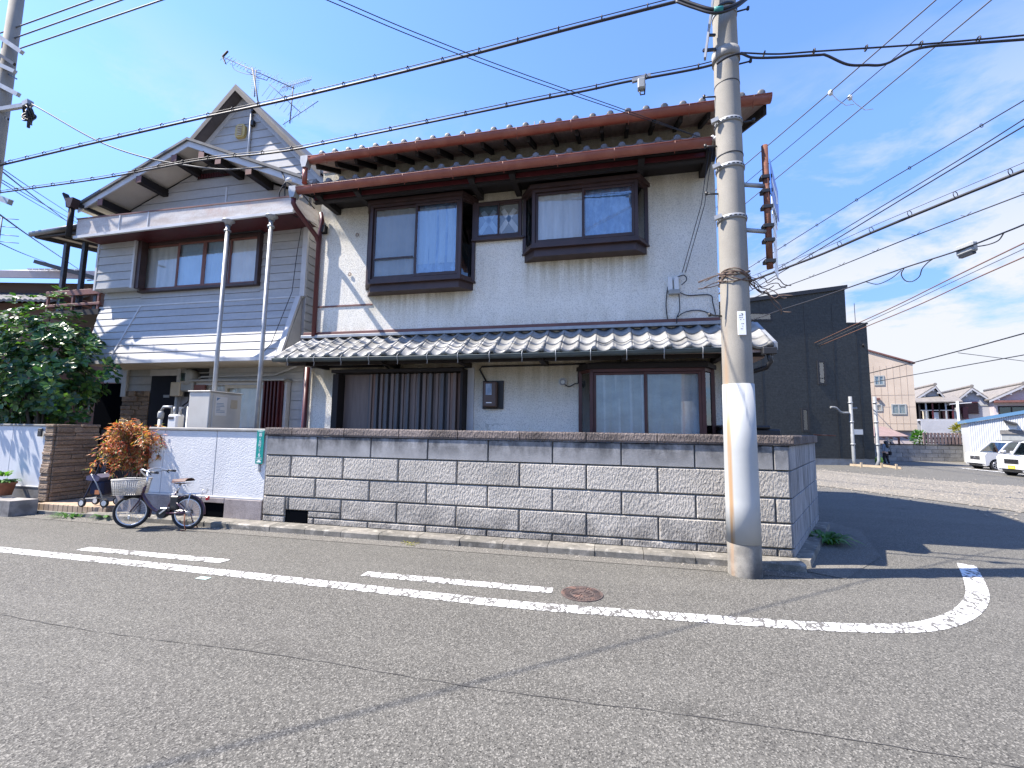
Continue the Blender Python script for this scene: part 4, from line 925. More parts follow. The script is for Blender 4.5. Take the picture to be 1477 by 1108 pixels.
for x in (-4.9, -5.02): MB().ring((x, YF-.02, 5.4 if x > -5 else 4.6), (0, 1, 0), .03, .006, 12, 5).build('wall_hook', 'rust', hs)
tk = MB().lathe([(.24, 0), (.25, .55), (.22, .62), (.0, .63)], (1.95, 7.4, 1.0), seg=20); 
bx = thing('storage_box', 'low black box behind the block wall at the right corner', 'storage box', (2.0, 7.6, .05))
MB().box(1.62, 2.45, 7.3, 8.0, .06, 1.66, .02).build('body', 'blackmetal', bx); MB().box(1.6, 2.3, 7.25, 8.02, 1.662, 1.71, .015).build('lid', 'cardark', bx)
MB().tube([(-1.6, 9.0, 7.5), (-1.6, 9.0, 8.35)], .012, 6).build('lightning_rod', 'wire_grey', hs)

# ------------------------------------------------------------------ the sided house on the left
lh = thing('sided_house', 'white metal-sided house with shallow front gable, steep tower gable and canopy on two posts', 'house', (-8.5, 7.8, 0))
YU, YS, YL = 7.4, 6.93, 7.82
PKX, PKZ, EL, ER, EZ = -8.33, 7.33, -11.1, -5.60, 6.20
sl = (PKZ-EZ)/(PKX-EL); slr = (PKZ-EZ)/(ER-PKX)
def gable_z(x): return PKZ-(sl*(PKX-x) if x < PKX else slr*(x-PKX))
m = MB(); m.box(-10.95, -5.86, YU+.02, 12.5, 2.86, 5.9); m.prism([(-10.95, YU+.02, 5.9), (-5.86, YU+.02, 5.9), (-5.86, YU+.02, gable_z(-5.86)-.12), (PKX, YU+.02, PKZ-.12), (-10.95, YU+.02, gable_z(-10.95)-.12)], (0, 4.5, 0))
m.box(-11.0, -5.9, YL+.02, 12.5, .05, 2.86); m.build('wall_core', 'housewhite', lh)
up = lambda x, z: (x, YU, z)
# boards above the canopy (gable), and below it round the window
siding(lh, [(-10.9, 5.62), (-5.9, 5.62), (-5.9, gable_z(-5.9)-.13), (PKX, PKZ-.13), (-10.9, gable_z(-10.9)-.13)], up, .205, 'siding')
siding(lh, [(-10.95, 4.16), (-9.92, 4.16), (-9.92, 5.60), (-10.95, 5.60)], up, .163, 'siding')
siding(lh, [(-6.9, 4.16), (-5.95, 4.16), (-5.95, 5.60), (-6.9, 5.60)], up, .163, 'siding')
siding(lh, [(-9.92, 4.16), (-6.9, 4.16), (-6.9, 4.42), (-9.92, 4.42)], up, .13, 'siding')
siding(lh, [(-9.92, 5.48), (-6.9, 5.48), (-6.9, 5.60), (-9.92, 5.60)], up, .12, 'siding')
MB().box(-7.93, -7.89, YU-.026, YU, 6.16, 6.62).build('joint_cover', 'trim', lh)
MB().box(-5.955, -5.84, YU-.05, YU+.05, 4.13, 5.62, .006).build('corner_trim', 'trim', lh)
# returning side boards between the two houses
siding(lh, [(YU, 3.0), (9.0, 3.0), (9.0, 6.0), (YU, 6.0)], lambda a, z: (-5.85, a, z), .165, 'siding', nrm=(1, 0, 0))
# skirt roof of boards that flares outwards
ZT, ZB = 4.12, 2.86
def sk(x, z): t = (ZT-z)/(ZT-ZB); return (x, YU-.03-(YU-.03-YS)*t, z)
siding(lh, [(-10.62, ZB), (-6.0, ZB), (-5.93, ZT), (-11.0, ZT)], sk, .162, 'siding', nrm=(0, -1, .35))
MB().bar(sk(-11.0, ZT+.01), sk(-5.9, ZT+.01), .07, .035).build('skirt_cap', 'trim', lh)
MB().prism([(-10.75, YS-.035, ZB-.055), (-10.75, YS-.035, ZB+.01), (-10.75, YS+.05, ZB+.01), (-10.75, YS+.05, ZB-.055)], (4.8, 0, 0)).build('skirt_drip_edge', 'trim', lh)
m = MB(); m.bar(Vector(sk(-5.95, ZT))+Vector((0, -.03, 0)), Vector(sk(-5.95, ZB))+Vector((0, -.03, 0)), .11, .05, (0, -1, .3)); m.build('skirt_corner', 'trim', lh)
MB().bar(Vector(sk(-9.85, ZT))+Vector((0, -.025, .0)), Vector(sk(-9.95, ZB))+Vector((0, -.025, .0)), .03, .02, (0, -1, .3)).build('joint_cover', 'trim', lh)
MB().prism([(-5.96, YU, ZB), (-5.96, YU, ZT), (-5.96, YS+.03, ZB)], (.05, 0, 0)).build('skirt_side', 'siding', lh)
MB().box(-10.7, -5.95, YS+.03, YL+.02, ZB-.05, ZB-.02).build('skirt_soffit', 'cream', lh)
# front gable roof with deep overhang
YG = 6.80
for x0, x1 in ((EL, PKX), (PKX, ER)):
    z0, z1 = gable_z(x0), gable_z(x1)
    MB().prism([(x0, YG+.03, z0-.035), (x1, YG+.03, z1-.035), (x1, YG+.03, z1-.075), (x0, YG+.03, z0-.075)], (0, YU-YG-.03, 0)).build('gable_soffit', 'cream', lh)
    MB().prism([(x0, YG-.04, z0), (x1, YG-.04, z1), (x1, YG-.04, z1+.055), (x0, YG-.04, z0+.055)], (0, 5.4, 0)).build('roof', 'slate', lh)
    MB().prism([(x0, YG, z0-.002), (x1, YG, z1-.002), (x1, YG, z1-.125), (x0, YG, z0-.125)], (0, .028, 0)).build('bargeboard', 'trim', lh)
for x, zo in ((-10.50, 0), (-9.52, 0), (-8.66, 0), (-7.98, 0), (-7.56, 0), (-6.82, 0)):
    z = gable_z(x)-.20; MB().box(x-.07, x+.07, YG+.005, YU+.02, z-.075, z+.075, .006).build('eaves_beam', 'timber', lh)
    MB().box(x-.068, x+.068, YG+.0, YG+.004, z-.073, z+.073).build('beam_end', 'browntrim', lh)
gv = MB(); gv.prism([(-8.70, YU-.03, 6.86), (-7.74, YU-.03, 6.86), (-8.1, YU-.03, 7.06), (-8.55, YU-.03, 7.06)], (0, .02, 0)); gv.build('gable_vent', 'timber', lh)
for k in range(22): MB().box(-8.67+k*.042, -8.655+k*.042, YU-.045, YU-.03, 6.87, 6.97).build('vent_slat', 'maroon', lh)
# canopy
YC = 6.70
MB().prism([(-10.9, YC, 5.46), (-5.665, YC, 5.53), (-5.665, YC, 5.80), (-10.9, YC, 5.845)], (0, .03, 0)).build('canopy_fascia', 'fascia', lh)
MB().prism([(-10.92, YC-.035, 5.42), (-5.65, YC-.035, 5.49), (-5.65, YC-.035, 5.545), (-10.92, YC-.035, 5.475)], (0, .05, 0)).build('canopy_lip', 'trim', lh)
MB().prism([(-10.92, YC-.012, 5.846), (-5.65, YC-.012, 5.801), (-5.65, YC-.012, 5.825), (-10.92, YC-.012, 5.87)], (0, .06, 0)).build('canopy_capping', 'browntrim', lh)
for x, z in ((-9.02, 5.65), (-9.75, 5.62)): MB().box(x-.014, x+.014, YC-.012, YC, 5.48, 5.83).build('joint_cover', 'trim', lh)
MB().prism([(-5.68, YC+.03, 5.53), (-5.68, 7.38, 5.57), (-5.68, 7.38, 5.86), (-5.68, YC+.03, 5.80)], (.028, 0, 0)).build('canopy_return', 'fascia', lh)
MB().prism([(-10.9, YC+.03, 5.80), (-5.7, YC+.03, 5.77), (-5.7, YU, 5.86), (-10.9, YU, 5.88)], (0, 0, .03)).build('canopy_deck', 'greyroof', lh)
n = 24
for k in range(n):
    y0 = YC+.035+(YU-YC-.04)*k/n; MB().prism([(-10.85, y0, 5.475), (-5.7, y0, 5.545), (-5.7, y0+(YU-YC)/n-.004, 5.545), (-10.85, y0+(YU-YC)/n-.004, 5.475)], (0, 0, .012)).build('soffit_slat', 'maroon', lh) if k % 1 == 0 else None
for x in (-7.08, -6.12):
    p = part('steel_post', lh); MB().tube([(x, YC+.0, .05), (x, YC+.0, 5.40)], .037, 14).build('pole', 'galv', p)
    MB().lathe([(.055, 0), (.06, .04), (.11, .07), (.11, .085)], (x, YC, 5.385), seg=18).build('flange', 'galv', p)
    MB().lathe([(.06, 0), (.06, .03)], (x, YC, 5.25), seg=14).build('collar', 'galv', p)
# strip window with four sashes
swn = part('strip_window', lh)
frame(MB(), -9.93, -6.90, 4.41, 5.50, YU-.11, YU, .07, .06, .05).build('window_frame', 'bronze', swn)
MB().box(-9.97, -6.86, YU-.15, YU-.0, 5.502, 5.56, .006).build('window_head', 'blackmetal', swn)
xs = [-9.86, -8.95, -8.26, -7.66, -6.97]
for i in range(4):
    a, c = xs[i], xs[i+1]; yo = .03 if i in (0, 3) else .0
    frame(MB(), a, c, 4.46, 5.44, YU-.095+yo, YU-.07+yo, .045).build('sash', 'browntrim', swn); MB().box(a+.044, c-.044, YU-.085+yo, YU-.08+yo, 4.504, 5.396).build('pane', 'glass_sky' if i in (1, 2) else 'glass', swn)
    wavy((a+.03, YU-.03, 0), (c-.03, YU-.03, 0), 4.47, 5.43, .006, 5, seed=30+i).build('curtain', 'curtain' if i else 'screen_light', swn, fix=False)
# sliding shutter box
sx_ = part('shutter_box', lh)
siding(sx_, [(-10.84, 4.47), (-9.9, 4.47), (-9.9, 5.52), (-10.84, 5.52)], lambda x, z: (x, YU-.26, z), .178, 'siding')
MB().box(-10.86, -9.88, YU-.255, YU-.03, 4.47, 5.52).build('box_body', 'trim', sx_)
for x in (-10.875, -9.875): MB().box(x-.025, x+.025, YU-.285, YU-.02, 4.45, 5.54).build('edge_trim', 'trim', sx_)
MB().box(-9.845, -9.74, YU-.24, YU-.1, 4.45, 5.50).build('shutter_track', 'bronze', sx_)
# lower storey behind the white wall
low = lambda x, z: (x, YL, z)
siding(lh, [(-9.22, 2.56), (-6.1, 2.56), (-6.1, 2.84), (-9.22, 2.84)], low, .14, 'siding')
siding(lh, [(-6.36, .6), (-6.05, .6), (-6.05, 2.56), (-6.36, 2.56)], low, .19, 'siding')
siding(lh, [(-10.6, 2.28), (-9.95, 2.28), (-9.95, 2.84), (-10.6, 2.84)], low, .19, 'siding')
siding(lh, [(-11.3, 2.52), (-10.75, 2.52), (-10.75, 2.84), (-11.3, 2.84)], lambda x, z: (x, YL, z), .16, 'siding')
MB().box(-6.05, -5.93, YL-.06, YL+.05, .3, 2.84, .006).build('corner_trim', 'trim', lh)
MB().box(-10.74, -10.6, YL-.06, YL+.02, 2.2, 2.84, .006).build('corner_trim', 'trim', lh)
MB().box(-11.5, -10.62, YL-.02, YL+.01, .3, 2.5).build('dark_shade_sheet', 'painted_dark', lh)  # flat black sheet stands in for the shade behind the tree
dr = part('front_door', lh); MB().box(-9.93, -9.24, YL-.03, YL+.01, .2, 2.66).build('door_leaf', 'doorblack', dr); MB().box(-9.56, -9.40, YL-.036, YL-.03, 2.18, 2.24).build('name_tag', 'galv', dr); MB().box(-9.95, -9.22, YL-.06, YL+.0, 2.66, 2.80).build('transom', 'trim', dr); MB().box(-9.22, -9.12, YL-.06, YL, .2, 2.84, .005).build('door_jamb', 'trim', dr)
sp_ = part('stone_pier', lh); random.seed(17); z = .3
while z < 2.24:
    h = random.choice((.07, .09, .12)); x = -10.70
    while x < -9.97:
        L = random.uniform(.14, .4); x2 = min(x+L, -9.96); MB().box(x+.003, x2-.003, YL-random.uniform(.03, .07), YL, z+.003, z+h-.003, .008).build('stone', 'stone', sp_); x = x2
    z += h
# bay on the lower floor with red pleated screens
lw_ = part('lower_window', lh)
frame(MB(), -8.62, -6.38, .9, 2.50, YL-.12, YL, .06).build('window_frame', 'trim', lw_)
MB().box(-8.66, -6.34, YL-.26, YL, 2.502, 2.54, .006).build('window_hood', 'greyplastic', lw_)
MB().box(-7.82, -6.92, YL-.10, YL-.07, .96, 2.44).build('pane', 'glass', lw_); MB().box(-8.5, -7.88, YL-.09, YL-.06, .96, 2.44).build('pane', 'glass', lw_)
for x in (-7.88, -6.95): MB().box(x, x+.06, YL-.115, YL-.06, .95, 2.44).build('mullion', 'beigeplastic', lw_)
MB().box(-7.82, -6.95, YL-.115, YL-.06, 2.37, 2.43).build('mullion', 'beigeplastic', lw_)
wavy((-8.55, YL-.03, 0), (-6.9, YL-.03, 0), .95, 2.45, .016, 9, 44).build('curtain', 'curtain', lw_, fix=False)
for k in range(11):
    x = -6.90+k*.042; MB().box(x+.002, x+.038, YL-.17-(.05 if k % 2 else .0), YL-.12, .95, 2.50, .005).build('red_shutter_slat', 'maroon', lw_)
MB().box(-8.62, -8.35, YL-.16, YL-.12, .95, 2.44).build('orange_panel', 'browntrim', lw_)
MB().tube([(-8.9, YL-.05, 2.50), (-8.55, YL-.06, 2.62), (-6.75, YL-.05, 2.64), (-6.2, YL-.12, 2.80), (-6.05, YL-.2, 2.95)], .02, 8).build('conduit', 'trim', lh)
MB().tube([(-5.99, YL-.08, 2.8), (-5.99, YL-.08, .1)], .04, 10).build('downpipe', 'trim', lh)
em = thing('electricity_meter', 'grey round-topped electricity meter beside the dark front door', 'electricity meter', (-8.78, YL, 2.3))
MB().box(-9.02, -8.42, YL-.02, YL-.004, 2.2, 2.86).build('backboard', 'blackmetal', em)
MB().lathe([(.17, 0), (.18, .12), (.16, .2), (.02, .21)], (-8.80, YL-.02, 2.60), (0, -1, 0), 24).build('meter_dome', 'greyplastic', em); MB().box(-8.96, -8.64, YL-.19, YL-.02, 2.30, 2.62, .03).build('housing', 'greyplastic', em); MB().box(-8.92, -8.78, YL-.232, YL-.2, 2.50, 2.70, .02).build('dial_window', 'glass_dark', em)
jb = thing('junction_box', 'small beige junction box left of the grey meter', 'junction box', (-9.06, YL-.1, 2.2)); MB().box(-9.2, -8.95, YL-.2, YL-.10, 2.20, 2.50, .012).build('housing', 'beigeplastic', jb)
MB().tube([(-9.08, YL-.12, 2.2), (-9.06, YL-.12, 1.0)], .02, 6).build('conduit', 'greyplastic', jb); MB().tube(smooth_path([(-8.8, YL-.1, 2.3), (-8.78, YL-.12, 2.1), (-8.95, YL-.12, 1.95), (-9.0, YL-.12, 1.6)], 4), .014, 6).build('cord', 'wire', jb)
gm = thing('gas_meter', 'white gas meter with grey pipes behind the white wall', 'gas meter', (-8.5, 7.3, .6))
MB().box(-8.60, -8.36, 7.12, 7.3, 1.50, 1.80, .03).build('housing', 'porcelain', gm); MB().box(-8.56, -8.44, 7.112, 7.119, 1.70, 1.75, .002).build('counter_window', 'ink', gm)
for x in (-8.55, -8.41): MB().tube([(x, 7.22, 1.8), (x, 7.22, 1.93), (x+(.10 if x > -8.5 else -.14), 7.3, 1.96), (x+(.10 if x > -8.5 else -.14), 7.3, .1)], .028, 8).build('pipe', 'galv', gm)
vc = thing('pipe_valve', 'brass valve and pipe stub left of the white gas meter', 'valve', (-8.85, 7.2, .1)); MB().tube([(-8.86, 7.2, .1), (-8.86, 7.2, 1.78)], .04, 10).build('pipe', 'galv', vc); MB().lathe([(.045, 0), (.055, .05), (.055, .12), (.04, .16)], (-8.86, 7.2, 1.70), seg=14).build('valve_body', 'greyplastic', vc); MB().tube([(-8.86, 7.2, 1.86), (-8.80, 7.2, 1.95), (-8.6, 7.22, 1.95)], .026, 8).build('elbow', 'galv', vc)
ac = thing('hot_water_unit', 'tall beige outdoor unit standing behind the white garden wall', 'outdoor unit', (-7.4, 7.2, .1))
MB().box(-7.84, -7.36, 6.88, 7.62, .1, 2.22, .012).build('cabinet', 'acbeige', ac)
MB().box(-7.358, -7.345, 6.95, 7.60, .15, 2.19, .004).build('side_panel', 'acside', ac)
MB().box(-7.344, -7.341, 7.00, 7.26, 1.78, 2.14, .001).build('instruction_label', 'porcelain', ac); MB().box(-7.344, -7.334, 7.34, 7.50, 1.93, 2.10, .004).build('cover_plate', 'beigeplastic', ac)
m = MB(); random.seed(2)
for k in range(7):
    z = 1.84+k*.028; m.box(-7.3408, -7.3395, 7.02, 7.02+random.uniform(.08, .2), z, z+.009)
m.prism([(-7.3408, 7.02, 2.06), (-7.3408, 7.10, 2.12), (-7.3408, 7.02, 2.12)], (.0012, 0, 0)); m.build('label_print', 'bluetrim', ac)
MB().box(-7.86, -7.34, 6.86, 7.64, 2.222, 2.245, .006).build('top_plate', 'acbeige', ac)

# tower gable
TP = Vector((-8.92, 8.6, 9.86)); ts = 1.0; TLX, TRX = -11.2, -6.4
def tz(x): return TP.z-ts*abs(x-TP.x)
m = MB(); m.prism([(TLX, 8.62, tz(TLX)-.12), (TRX, 8.62, tz(TRX)-.12), (TP.x, 8.62, TP.z-.12)], (0, 3.6, 0)); m.box(-10.6, -7.2, 8.62, 12.2, 5.9, 7.6); m.build('tower_core', 'housewhite', lh)
siding(lh, [(-10.9, 6.3), (-6.5, 6.3), (-6.5, tz(-6.5)-.16), (TP.x, TP.z-.16), (-10.9, tz(-10.9)-.16)], lambda x, z: (x, 8.6, z), .21, 'siding')
for x0, x1 in ((TLX, TP.x), (TP.x, TRX)):
    MB().prism([(x0, 8.32, tz(x0)), (x1, 8.32, tz(x1)), (x1, 8.32, tz(x1)+.06), (x0, 8.32, tz(x0)+.06)], (0, 4.1, 0)).build('tower_roof', 'slate', lh)
    MB().prism([(x0, 8.32, tz(x0)-.002), (x1, 8.32, tz(x1)-.002), (x1, 8.32, tz(x1)-.11), (x0, 8.32, tz(x0)-.11)], (0, .03, 0)).build('tower_bargeboard', M('grey_brown_barge', (.07, .06, .06), (.05, .045, .045), rough=.7) if x0 == TLX else bpy.data.materials['grey_brown_barge'], lh)
    MB().prism([(x0, 8.35, tz(x0)-.05), (x1, 8.35, tz(x1)-.05), (x1, 8.35, tz(x1)-.09), (x0, 8.35, tz(x0)-.09)], (0, .26, 0)).build('tower_soffit', 'towersoffit', lh)
    MB().prism([(x0, 8.575, tz(x0)-.10), (x1, 8.575, tz(x1)-.10), (x1, 8.575, tz(x1)-.26), (x0, 8.575, tz(x0)-.26)], (0, .022, 0)).build('tower_rake_trim', 'trim', lh)
tv = part('tower_vent', lh); MB().lathe([(.0, .0), (.10, .0)], (-8.88, 8.57, 8.82), (0, -1, 0), 4).build('backing', 'yellowed', tv)
m = MB(); m.prism([(-8.99, 8.58, 8.66), (-8.77, 8.58, 8.66), (-8.74, 8.58, 8.72), (-8.74, 8.58, 8.94), (-8.80, 8.58, 9.0), (-8.96, 8.58, 9.0), (-9.02, 8.58, 8.94), (-9.02, 8.58, 8.72)], (0, -.07, 0)); m.build('hood', 'yellowed', tv)
for k in range(6): MB().box(-8.95, -8.81, 8.49, 8.508, 8.70+k*.045, 8.72+k*.045).build('louvre', 'beigeplastic', tv)
MB().tube([(-8.62, 8.55, 9.5), (-8.62, 8.55, 7.5)], .028, 8).build('conduit', 'trim', lh)
MB().box(-8.6, -8.5, 8.5, 8.58, 8.92, 9.06, .01).build('mast_clamp', 'blackmetal', lh); MB().box(-8.6, -8.52, 8.5, 8.58, 9.28, 9.4, .01).build('mast_clamp', 'blackmetal', lh)

# balcony with a clear roof on the left flank
bl = part('side_balcony', lh)
for x, y in ((-12.27, 7.4), (-12.25, 8.6), (-11.0, 8.6), (-11.74, 7.42), (-11.2, 7.40)): MB().box(x-.045, x+.045, y-.04, y+.04, 4.0, 5.72, .004).build('post', 'darkframe', bl)
for z0, z1 in ((4.44, 4.57), (4.20, 4.26)): MB().box(-12.58, -10.96, 7.30, 7.36, z0, z1, .006).build('rail', 'browntrim', bl); MB().box(-12.58, -12.5, 7.36, 9.2, z0, z1, .006).build('rail', 'browntrim', bl)
for k in range(3): x = -12.55+k*.75; MB().box(x, x+.05, 7.31, 7.35, 4.1, 4.44).build('baluster', 'browntrim', bl)
MB().box(-12.58, -10.96, 7.3, 9.2, 3.98, 4.1).build('floor', 'timber', bl)
Pf = [Vector((-13.15, 7.35, 6.22)), Vector((-11.0, 6.85, 5.75)), Vector((-10.96, 9.0, 5.95)), Vector((-13.1, 9.4, 6.3))]
Pf = [Vector((-13.1, 7.3, 5.98)), Vector((-10.9, 7.0, 5.80)), Vector((-10.9, 9.0, 6.0)), Vector((-13.0, 9.2, 6.2))]
MB().prism(Pf, (0, 0, .012)).build('roof_sheet', 'polycarb', bl)
for i in range(4): MB().bar(Pf[i]+Vector((0, 0, -.05)), Pf[(i+1) % 4]+Vector((0, 0, -.05)), .07, .09).build('roof_beam', 'darkframe', bl)
for t in (.33, .66): MB().bar(Pf[0].lerp(Pf[1], t)+Vector((0, 0, -.05)), Pf[3].lerp(Pf[2], t)+Vector((0, 0, -.05)), .05, .06).build('roof_beam', 'darkframe', bl)
MB().tube([Pf[0]+Vector((-.05, -.06, -.02)), Pf[1]+Vector((0, -.1, .02))], .06, 10).build('roof_gutter', 'darkframe', bl)
for z, y in ((5.02, 7.9), (4.95, 8.3)): MB().tube([(-12.3, y, z), (-10.98, y, z+.05)], .018, 8).build('laundry_pole', 'galv', bl)
MB().tube([(-11.4, 7.7, 5.75), (-11.4, 7.7, 5.1)], .012, 6).build('hanger_rod', 'galv', bl)
m = MB()
for k in range(4): m.ring((-11.62+k*.15, 7.7, 5.13), (.1, 1, 0), .05, .014, 14, 6)
m.build('pole_hook', 'browntrim', bl)
MB().tube([(-11.02, YC-.05, 6.12), (-11.02, YC-.05, 5.44)], .05, 10).build('downpipe', 'timber', lh); MB().prism([(-11.13, YC-.12, 6.28), (-10.91, YC-.12, 6.28), (-10.96, YC-.12, 6.08), (-11.08, YC-.12, 6.08)], (0, .14, 0)).build('hopper_head', 'bronze', lh)
MB().bar((-11.25, YC-.05, 6.42), (-11.12, YC-.05, 6.22), .1, .04).build('broken_gutter_end', 'timber', lh)
MB().bar((-11.05, YC-.02, 6.22), (-10.5, YU, 5.98), .07, .07).build('eaves_gutter', 'timber', lh)
MB().tube([(-5.93, YU-.08, 5.9), (-6.02, YU-.1, 5.0), (-6.06, YU-.12, 4.2), (-6.1, YS-.05, 3.1), (-6.3, YS-.05, 2.9)], .007, 5).build('cord', 'wire', lh)
m = MB(); p = PY(412, 262, 6.72)
for pts in ([(0, 0, 0), (-.12, 0, -.25), (-.05, .1, -.5), (.15, .2, -.62)], [(0, 0, 0), (.15, 0, -.1), (.32, .1, -.25), (.42, .3, -.42)], [(0, 0, 0), (-.02, .05, -.3), (.18, .15, -.55)]): m.tube(smooth_path([p+Vector(q) for q in pts], 5), .012, 6)
m.build('service_cord', 'wire', lh); m = MB(); m.lathe([(.02, 0), (.04, .03), (.04, .1), (.02, .13)], p, (1, 0, .3), 12); m.box(p.x+.12, p.x+.3, p.y+.05, p.y+.12, p.z-.3, p.z-.2, .01); m.build('insulator', 'porcelain', lh)

# TV aerials
def yagi(name, mast_b, mast_t, booms, label):
    a = thing(name, label, 'aerial', mast_b); MB().tube([mast_b, mast_t], .018, 8).build('mast', 'wire_grey', a)
    for (p, q, n, ln, tilt, mat) in booms:
        p = Vector(p); q = Vector(q); MB().tube([p, q], .011, 6).build('boom', mat, a); d = (q-p).normalized(); s_ = Vector(tilt); s_ = (s_-d*s_.dot(d)).normalized(); m = MB()
        for k in range(n):
            c = p.lerp(q, (k+.3)/n); l = ln*(1-.3*k/n)/2; m.tube([c-s_*l, c+s_*l], .0045, 4)
        m.build('elements', mat, a)
    return a
mb_, mt_ = Vector((-8.62, 8.9, 9.2)), PY(364, 98, 8.9)
t1, t2 = PY(321, 82, 8.9), PY(425, 128, 9.2)
ya = yagi('tv_aerial', mb_, mt_, [(t1, t2, 22, .26, (.25, .3, 1), 'wire_grey'), (PY(369, 101, 8.9), PY(367, 140, 8.9), 14, .24, (1, .3, .1), 'wire_grey')], 'long grey TV aerial on a mast above the steep tower gable')
MB().tube(smooth_path([PY(334, 90, 8.9), PY(338, 100, 8.9), PY(352, 106, 8.9), PY(364, 108, 8.9)], 5), .007, 5).build('cord', 'wire_grey', ya); m = MB(); e = t1; m.bar(e, e+Vector((.16, 0, .14)), .05, .02); m.bar(e, e+Vector((.12, 0, -.22)), .05, .02); m.build('reflector', 'blackmetal', ya)
MB().tube([PY(354, 98, 8.9), PY(356, 103, 8.9), PY(372, 112, 8.9), PY(385, 116, 9.0), PY(387, 112, 9.0)], .009, 6).build('brace', 'wire_grey', ya)
mb2, mt2 = PY(418, 178, 11.5), PY(423, 124, 11.5)
ya2 = yagi('tv_aerial', mb2, mt2, [(PY(406, 127, 11.5), PY(449, 115, 11.0), 15, .42, (.2, .2, 1), 'wire_grey'), (PY(388, 121, 11.2), PY(434, 163, 11.8), 8, .9, (1, 0, .9), 'wire_grey'), (PY(408, 180, 11.5), PY(459, 146, 11.2), 5, .3, (.3, 0, 1), 'wire_grey')], 'tangled wide TV aerial on the thinner mast behind the tower roof')

# the sided house stands most of a metre behind the plaster front
for o, loc in ((lh, (-8.5, 7.8, 0)), (em, (-8.78, YL, 2.3)), (jb, (-9.06, YL-.1, 2.2)), (ya, tuple(mb_)), (ya2, tuple(mb2))):
    o.scale = (1.12, 1.12, 1.12); o.location = (loc[0]*1.12, loc[1]*1.12, loc[2]*1.12-.192)

# ------------------------------------------------------------------ utility pole in front of the house
def mat_pole():
    m, t, b = nodes('pole_concrete'); p = pos(t); s = zsep(t)
    col = mixn(t, ramp(t, noise(t, p, 2, 5), .35, .7), (.31, .29, .25), (.235, .22, .19))
    col = mixn(t, ramp(t, noise(t, p, 150, 2), .4, .75, 0, .45), col, (.14, .13, .12))
    col = mixn(t, math_(t, 'MULTIPLY', ramp(t, s[2], .55, .05), ramp(t, noise(t, p, 5, 6), .38, .62)), col, (.07, .068, .065))
    st = math_(t, 'MULTIPLY', ramp(t, s[0], 1.36, 1.33), ramp(t, s[0], 1.30, 1.318)); st = math_(t, 'MULTIPLY', st, ramp(t, noise(t, pos(t, (8, 8, .6)), 2, 4), .35, .55))
    col = mixn(t, math_(t, 'MULTIPLY', st, ramp(t, s[2], 3.5, 2.2, 0, .5)), col, (.36, .20, .09))
    t.links.new(col, b.inputs['Base Color']); b.inputs['Roughness'].default_value = .9; bumpn(t, b, noise(t, p, 130, 3), .5, .004); return m
K['pole'] = mat_pole()
def mat_sleeve():
    m, t, b = nodes('pole_white_paint'); p = pos(t); s = zsep(t)
    col = mixn(t, ramp(t, noise(t, p, 1.6, 5), .35, .7), (.40, .41, .405), (.32, .33, .325))
    st = math_(t, 'MULTIPLY', ramp(t, s[0], 1.352, 1.335), ramp(t, s[0], 1.306, 1.318)); st = math_(t, 'MULTIPLY', st, ramp(t, noise(t, pos(t, (10, 10, .5)), 2, 4), .3, .5))
    col = mixn(t, st, col, (.34, .22, .12)); t.links.new(col, b.inputs['Base Color']); b.inputs['Roughness'].default_value = .55; return m
K['sleeve'] = mat_sleeve()
PX_, PY_ = 1.47, 5.70
def pr(z): return .178-.0052*z
up_ = thing('utility_pole', 'concrete utility pole with white painted sleeve and rust streak before the block wall', 'utility pole', (PX_, PY_, 0))
MB().lathe([(pr(z), z) for z in (-.3, .0, .35, 2.2, 4, 6, 8, 10.5)], (PX_, PY_, 0), seg=40).build('shaft', 'pole', up_)
MB().lathe([(pr(z)+.006, z) for z in (.36, .8, 1.4, 2.17)], (PX_, PY_, 0), seg=40).build('painted_sleeve', 'sleeve', up_)
def band(z, h=.05, ex=.012, mat='galv'): return MB().lathe([(pr(z)+ex, z-h/2), (pr(z)+ex, z+h/2)], (PX_, PY_, 0), seg=32).build('steel_band', mat, up_)
for z in (4.20, 4.86, 5.46): 
    o = band(z); m = MB()
    for k in range(20):
        t = 2*math.pi*k/20; d = Vector((math.cos(t), math.sin(t), 0)); m.obox(Vector((PX_, PY_, z))+d*(pr(z)+.0125), d, Vector((-d.y, d.x, 0)), (0, 0, 1), .003, .014, .006)
    m.build('band_slots', 'cardark', up_); MB().bar((PX_-.22, PY_-.1, z), (PX_-.14, PY_-.12, z+.02), .05, .05).build('band_bolt', 'galv', up_)
band(6.38, .13, .02, 'concrete'); band(6.95, .03, .008, 'galv'); band(7.02, .03, .012, 'cardark'); band(5.02, .012, .006, 'wire'); band(5.98, .01, .004, 'wire')
for z, sgn in ((6.98, 1), (6.25, 1), (5.45, 1), (5.18, -1), (4.55, -1), (5.85, -1), (3.0, -1)):
    MB().tube([(PX_+sgn*pr(z), PY_-.03, z), (PX_+sgn*(pr(z)+.13), PY_-.03, z+.015), ], .011, 6).build('step_bolt', 'cardark', up_); MB().tube([(PX_+sgn*(pr(z)+.13), PY_-.03, z+.0), (PX_+sgn*(pr(z)+.135), PY_-.03, z+.04)], .018, 6).build('bolt_head', 'cardark', up_)
MB().bar((PX_-.28, PY_-.14, 6.3), (PX_-.02, PY_-.2, 8.1), .06, .025).build('crossarm_brace', 'galv', up_)
MB().bar((PX_-.30, PY_-.14, 6.42), (PX_-.14, PY_-.1, 6.44), .03, .03).build('brace_bracket', 'cardark', up_); MB().bar((PX_-.24, PY_-.14, 6.62), (PX_-.14, PY_-.1, 6.64), .025, .025).build('brace_bracket', 'cardark', up_)
